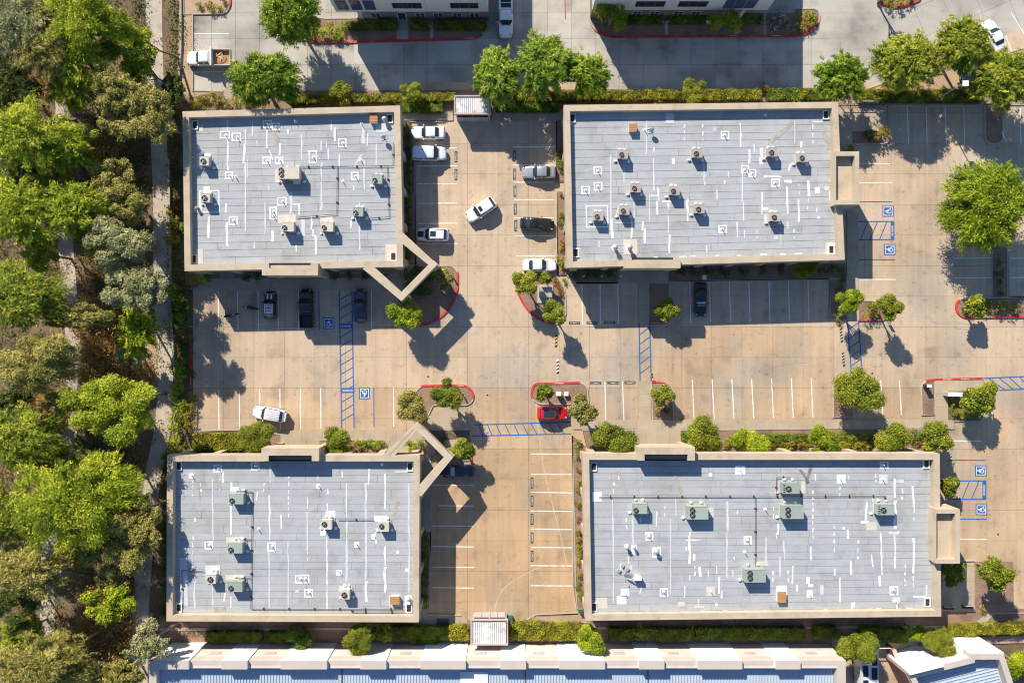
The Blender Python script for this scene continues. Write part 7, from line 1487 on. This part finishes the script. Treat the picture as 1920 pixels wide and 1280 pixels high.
# ---------------------------------------------------------------- street furniture and small fittings
dgreen = mat('dark_green_paint', (.03, .09, .06), space='obj'); boxgreen = mat('transformer_green', (.36, .38, .30), var=.1, space='obj')
o = thing('lamp_post', 'tall grey lamp post with a square white head above the top right stalls', 'lamp post', (*P(1752, 188), .1), 0)
b = MB(); b.tube((0, 0, 0), (0, 0, .5), .3, .28, 12); link('concrete_base', b.mesh('concrete_base', kerbc), o)
b = MB(); b.tube((0, 0, .5), (0, 0, 6.6), .10, .07, 8); link('pole', b.mesh('pole', grey_metal), o)
b = MB(); b.box(-.1, -.36, 6.6, .62, .36, 6.78); link('lamp_head', b.mesh('lamp_head', mastic), o)
o = thing('sign_post', 'twin-post sign on the small red kerbed island, seen from above', 'sign', (*P(1649, 574), .14), R(-8))
b = MB(); b.tube((-.12, 0, 0), (-.12, 0, 2.6), .035); link('post', b.mesh('post', grey_metal), o); b = MB(); b.tube((.12, 0, 0), (.12, 0, 2.6), .035); link('post', b.mesh('post', grey_metal), o)
b = MB(); b.box(-.25, -.05, 1.9, .25, -.036, 2.6); link('sign_plate', b.mesh('sign_plate', mastic), o)
o = thing('transformer', 'grey-green transformer cabinet on a concrete pad in the kerbed island', 'transformer', (*P(1022, 550), .14))
b = MB(); b.box(-1.1, -1.35, 0, 1.1, 1.2, .12); link('pad', b.mesh('pad', kerbc), o)
b = MB(); b.box(-.85, -.55, .12, .85, .75, 1.35); link('cabinet', b.mesh('cabinet', boxgreen), o); b = MB(); b.prism([(-.9, -.62), (.9, -.62), (.9, .8), (-.9, .8)], 1.352, [1.40, 1.40, 1.48, 1.48], 0, True); link('lid', b.mesh('lid', boxgreen), o)
b = MB(); b.box(-.8, -.575, .2, -.02, -.553, 1.3); link('door', b.mesh('door', boxgreen), o); b = MB(); b.box(.02, -.575, .2, .8, -.553, 1.3); link('door', b.mesh('door', boxgreen), o)
def cabinet(name, label, px, py, w, d, h, m, group=None, rot=0.0, topm=None, z=.14, cat='utility box'):
    o = thing(name, label, cat, (*P(px, py, h), z), rot, group)
    b = MB(); b.box(-w / 2, -d / 2, 0, w / 2, d / 2, h); link('housing', b.mesh('housing', m), o); b = MB(); b.box(-w / 2 - .03, -d / 2 - .03, h, w / 2 + .03, d / 2 + .03, h + .06); link('lid', b.mesh('lid', topm or m), o)
    b = MB(); b.box(-w / 2 + .06, -d / 2 - .02, .1, w / 2 - .06, -d / 2 - .002, h - .1); link('door', b.mesh('door', m), o); return o
cabinet('utility_box', 'left of two white-topped utility boxes on the island above the red car', 1047.5, 738, .62, .5, 1.1, mastic, 'white-topped utility boxes'); cabinet('utility_box', 'right of two white-topped utility boxes on the island above the red car', 1061.5, 738, .55, .5, .5, mastic, 'white-topped utility boxes')
cabinet('mailbox', 'white-topped dark box in the narrow bed at the right end of the parking row', 1741.5, 723, .62, .35, 1.15, dark_metal, topm=mastic, cat='mailbox')
o = cabinet('monument_sign', 'long white monument sign on the grassy island', 1790, 739, 2.0, .5, 1.3, kerbc, topm=mastic, cat='sign')
cabinet('utility_box', 'small pale utility box just above the black car with the sunshade', 1320.5, 520, .45, .55, .7, mastic); cabinet('utility_box', 'dark green box with a white cap beside the bottom bin store', 957, 1161, .6, .6, 1.0, dgreen, topm=dgreen)
cabinet('utility_box', 'dark green box at the lower end of the shrub strip west of the widest office', 1089.5, 1146, .55, .4, .6, dgreen)
b = MB(); b.prism([P(819, 1158), P(842, 1158), P(842, 1172), P(819, 1172)], .1, .14); structure(b.build('steel_plate', plain('dark_steel', (.06, .065, .07))))
def bollard(px, py, label, h=.9, m=None):
    o = thing('bollard', label, 'bollard', (*P(px, py), .14), 0, 'bollard lights')
    b = MB(); b.tube((0, 0, 0), (0, 0, h), .10, .10, 10); link('shaft', b.mesh('shaft', m or dark_metal), o); b = MB(); b.tube((0, 0, h), (0, 0, h + .12), .13, .08, 10); link('cap', b.mesh('cap', m or dark_metal), o)
bollard(868, 739, 'dark bollard light on the red kerbed island right of the green tree'); bollard(849, 518, 'dark bollard by the right elbow of the upper entry frame')
for px, t in ((1094, 'left'), (1127, 'middle'), (1162, 'right')): bollard(px, 518, f'{t} of three pale path lights in the shaded bed by the upper right portico', .6, mastic)
bollard(1835, 1068, 'pale path light in the mulched bed by the open-crowned tree', .7, mastic); bollard(1846, 1122, 'pale stub post at the foot of the open-crowned tree', .5, mastic)
def pipes(px, py, label):
    o = thing('backflow_valve', label, 'valve', (*P(px, py), .14), 0, 'irrigation valves in the hedge beds')
    b = MB(); b.path_tube([(-.25, 0, 0), (-.25, 0, .6), (.25, 0, .6), (.25, 0, 0)], [.06] * 4, 6); link('pipe', b.mesh('pipe', mastic), o); b = MB(); b.ellipsoid((0, 0, .62), (.14, .1, .1), 8, 5); link('valve_body', b.mesh('valve_body', tanpatch, True), o)
pipes(793, 51, 'pale irrigation valve left of its neighbour by the narrow entry path'); pipes(804, 52, 'pale irrigation valve closest to the narrow entry path'); pipes(1239, 44, 'pale irrigation valve left of the narrow path, second two-storey building'); pipes(1254, 44, 'pale irrigation valve right of the narrow path, second two-storey building')
o = thing('path_lamp', 'small white-headed path lamp in the shaded bed of the second two-storey building', 'lamp', (*P(1319, 55), .14)); b = MB(); b.tube((0, 0, 0), (0, 0, 2.2), .04, .04, 6); link('pole', b.mesh('pole', grey_metal), o); b = MB(); b.box(-.2, -.16, 2.2, .2, .16, 2.3); link('lamp_head', b.mesh('lamp_head', mastic), o)
# railing behind the patio at the upper right office
o = thing('handrail', 'white metal handrail at the edge of the paved corner, upper right office', 'handrail', (*P(1607, 195), .15))
b = MB(); b.tube((-2.6, 0, 1.0), (2.6, 0, 1.0), .04); link('top_rail', b.mesh('top_rail', mastic), o); b = MB(); b.tube((-2.6, 0, .5), (2.6, 0, .5), .03); link('mid_rail', b.mesh('mid_rail', mastic), o)
for k in range(6): b = MB(); b.tube((-2.55 + k * 1.02, 0, 0), (-2.55 + k * 1.02, 0, 1.0), .035); link('baluster', b.mesh('baluster', mastic), o)
# patio tables
def bench(px, py, label):
    o = thing('bench', label, 'bench', (*P(px, py, .5), .18), 0, 'benches on the shaded patio')
    b = MB(); b.box(-.75, -.22, .42, .75, .22, .47); link('seat', b.mesh('seat', dark_metal), o); b = MB(); b.box(-.75, .2, .47, .75, .25, .85); link('backrest', b.mesh('backrest', grey_metal), o)
    for x in (-.6, .6): b = MB(); b.box(x - .04, -.2, 0, x + .04, .2, .418); link('leg', b.mesh('leg', dark_metal), o)
bench(1778, 1139, 'left dark bench at the foot of the shaded patio'); bench(1814, 1137, 'right dark bench at the foot of the shaded patio')
# wheel rut and dark stains have a shape of their own: thin worn films on the concrete
film = mat('tyre_mark', (.50, .42, .32), var=.2, scale=2)
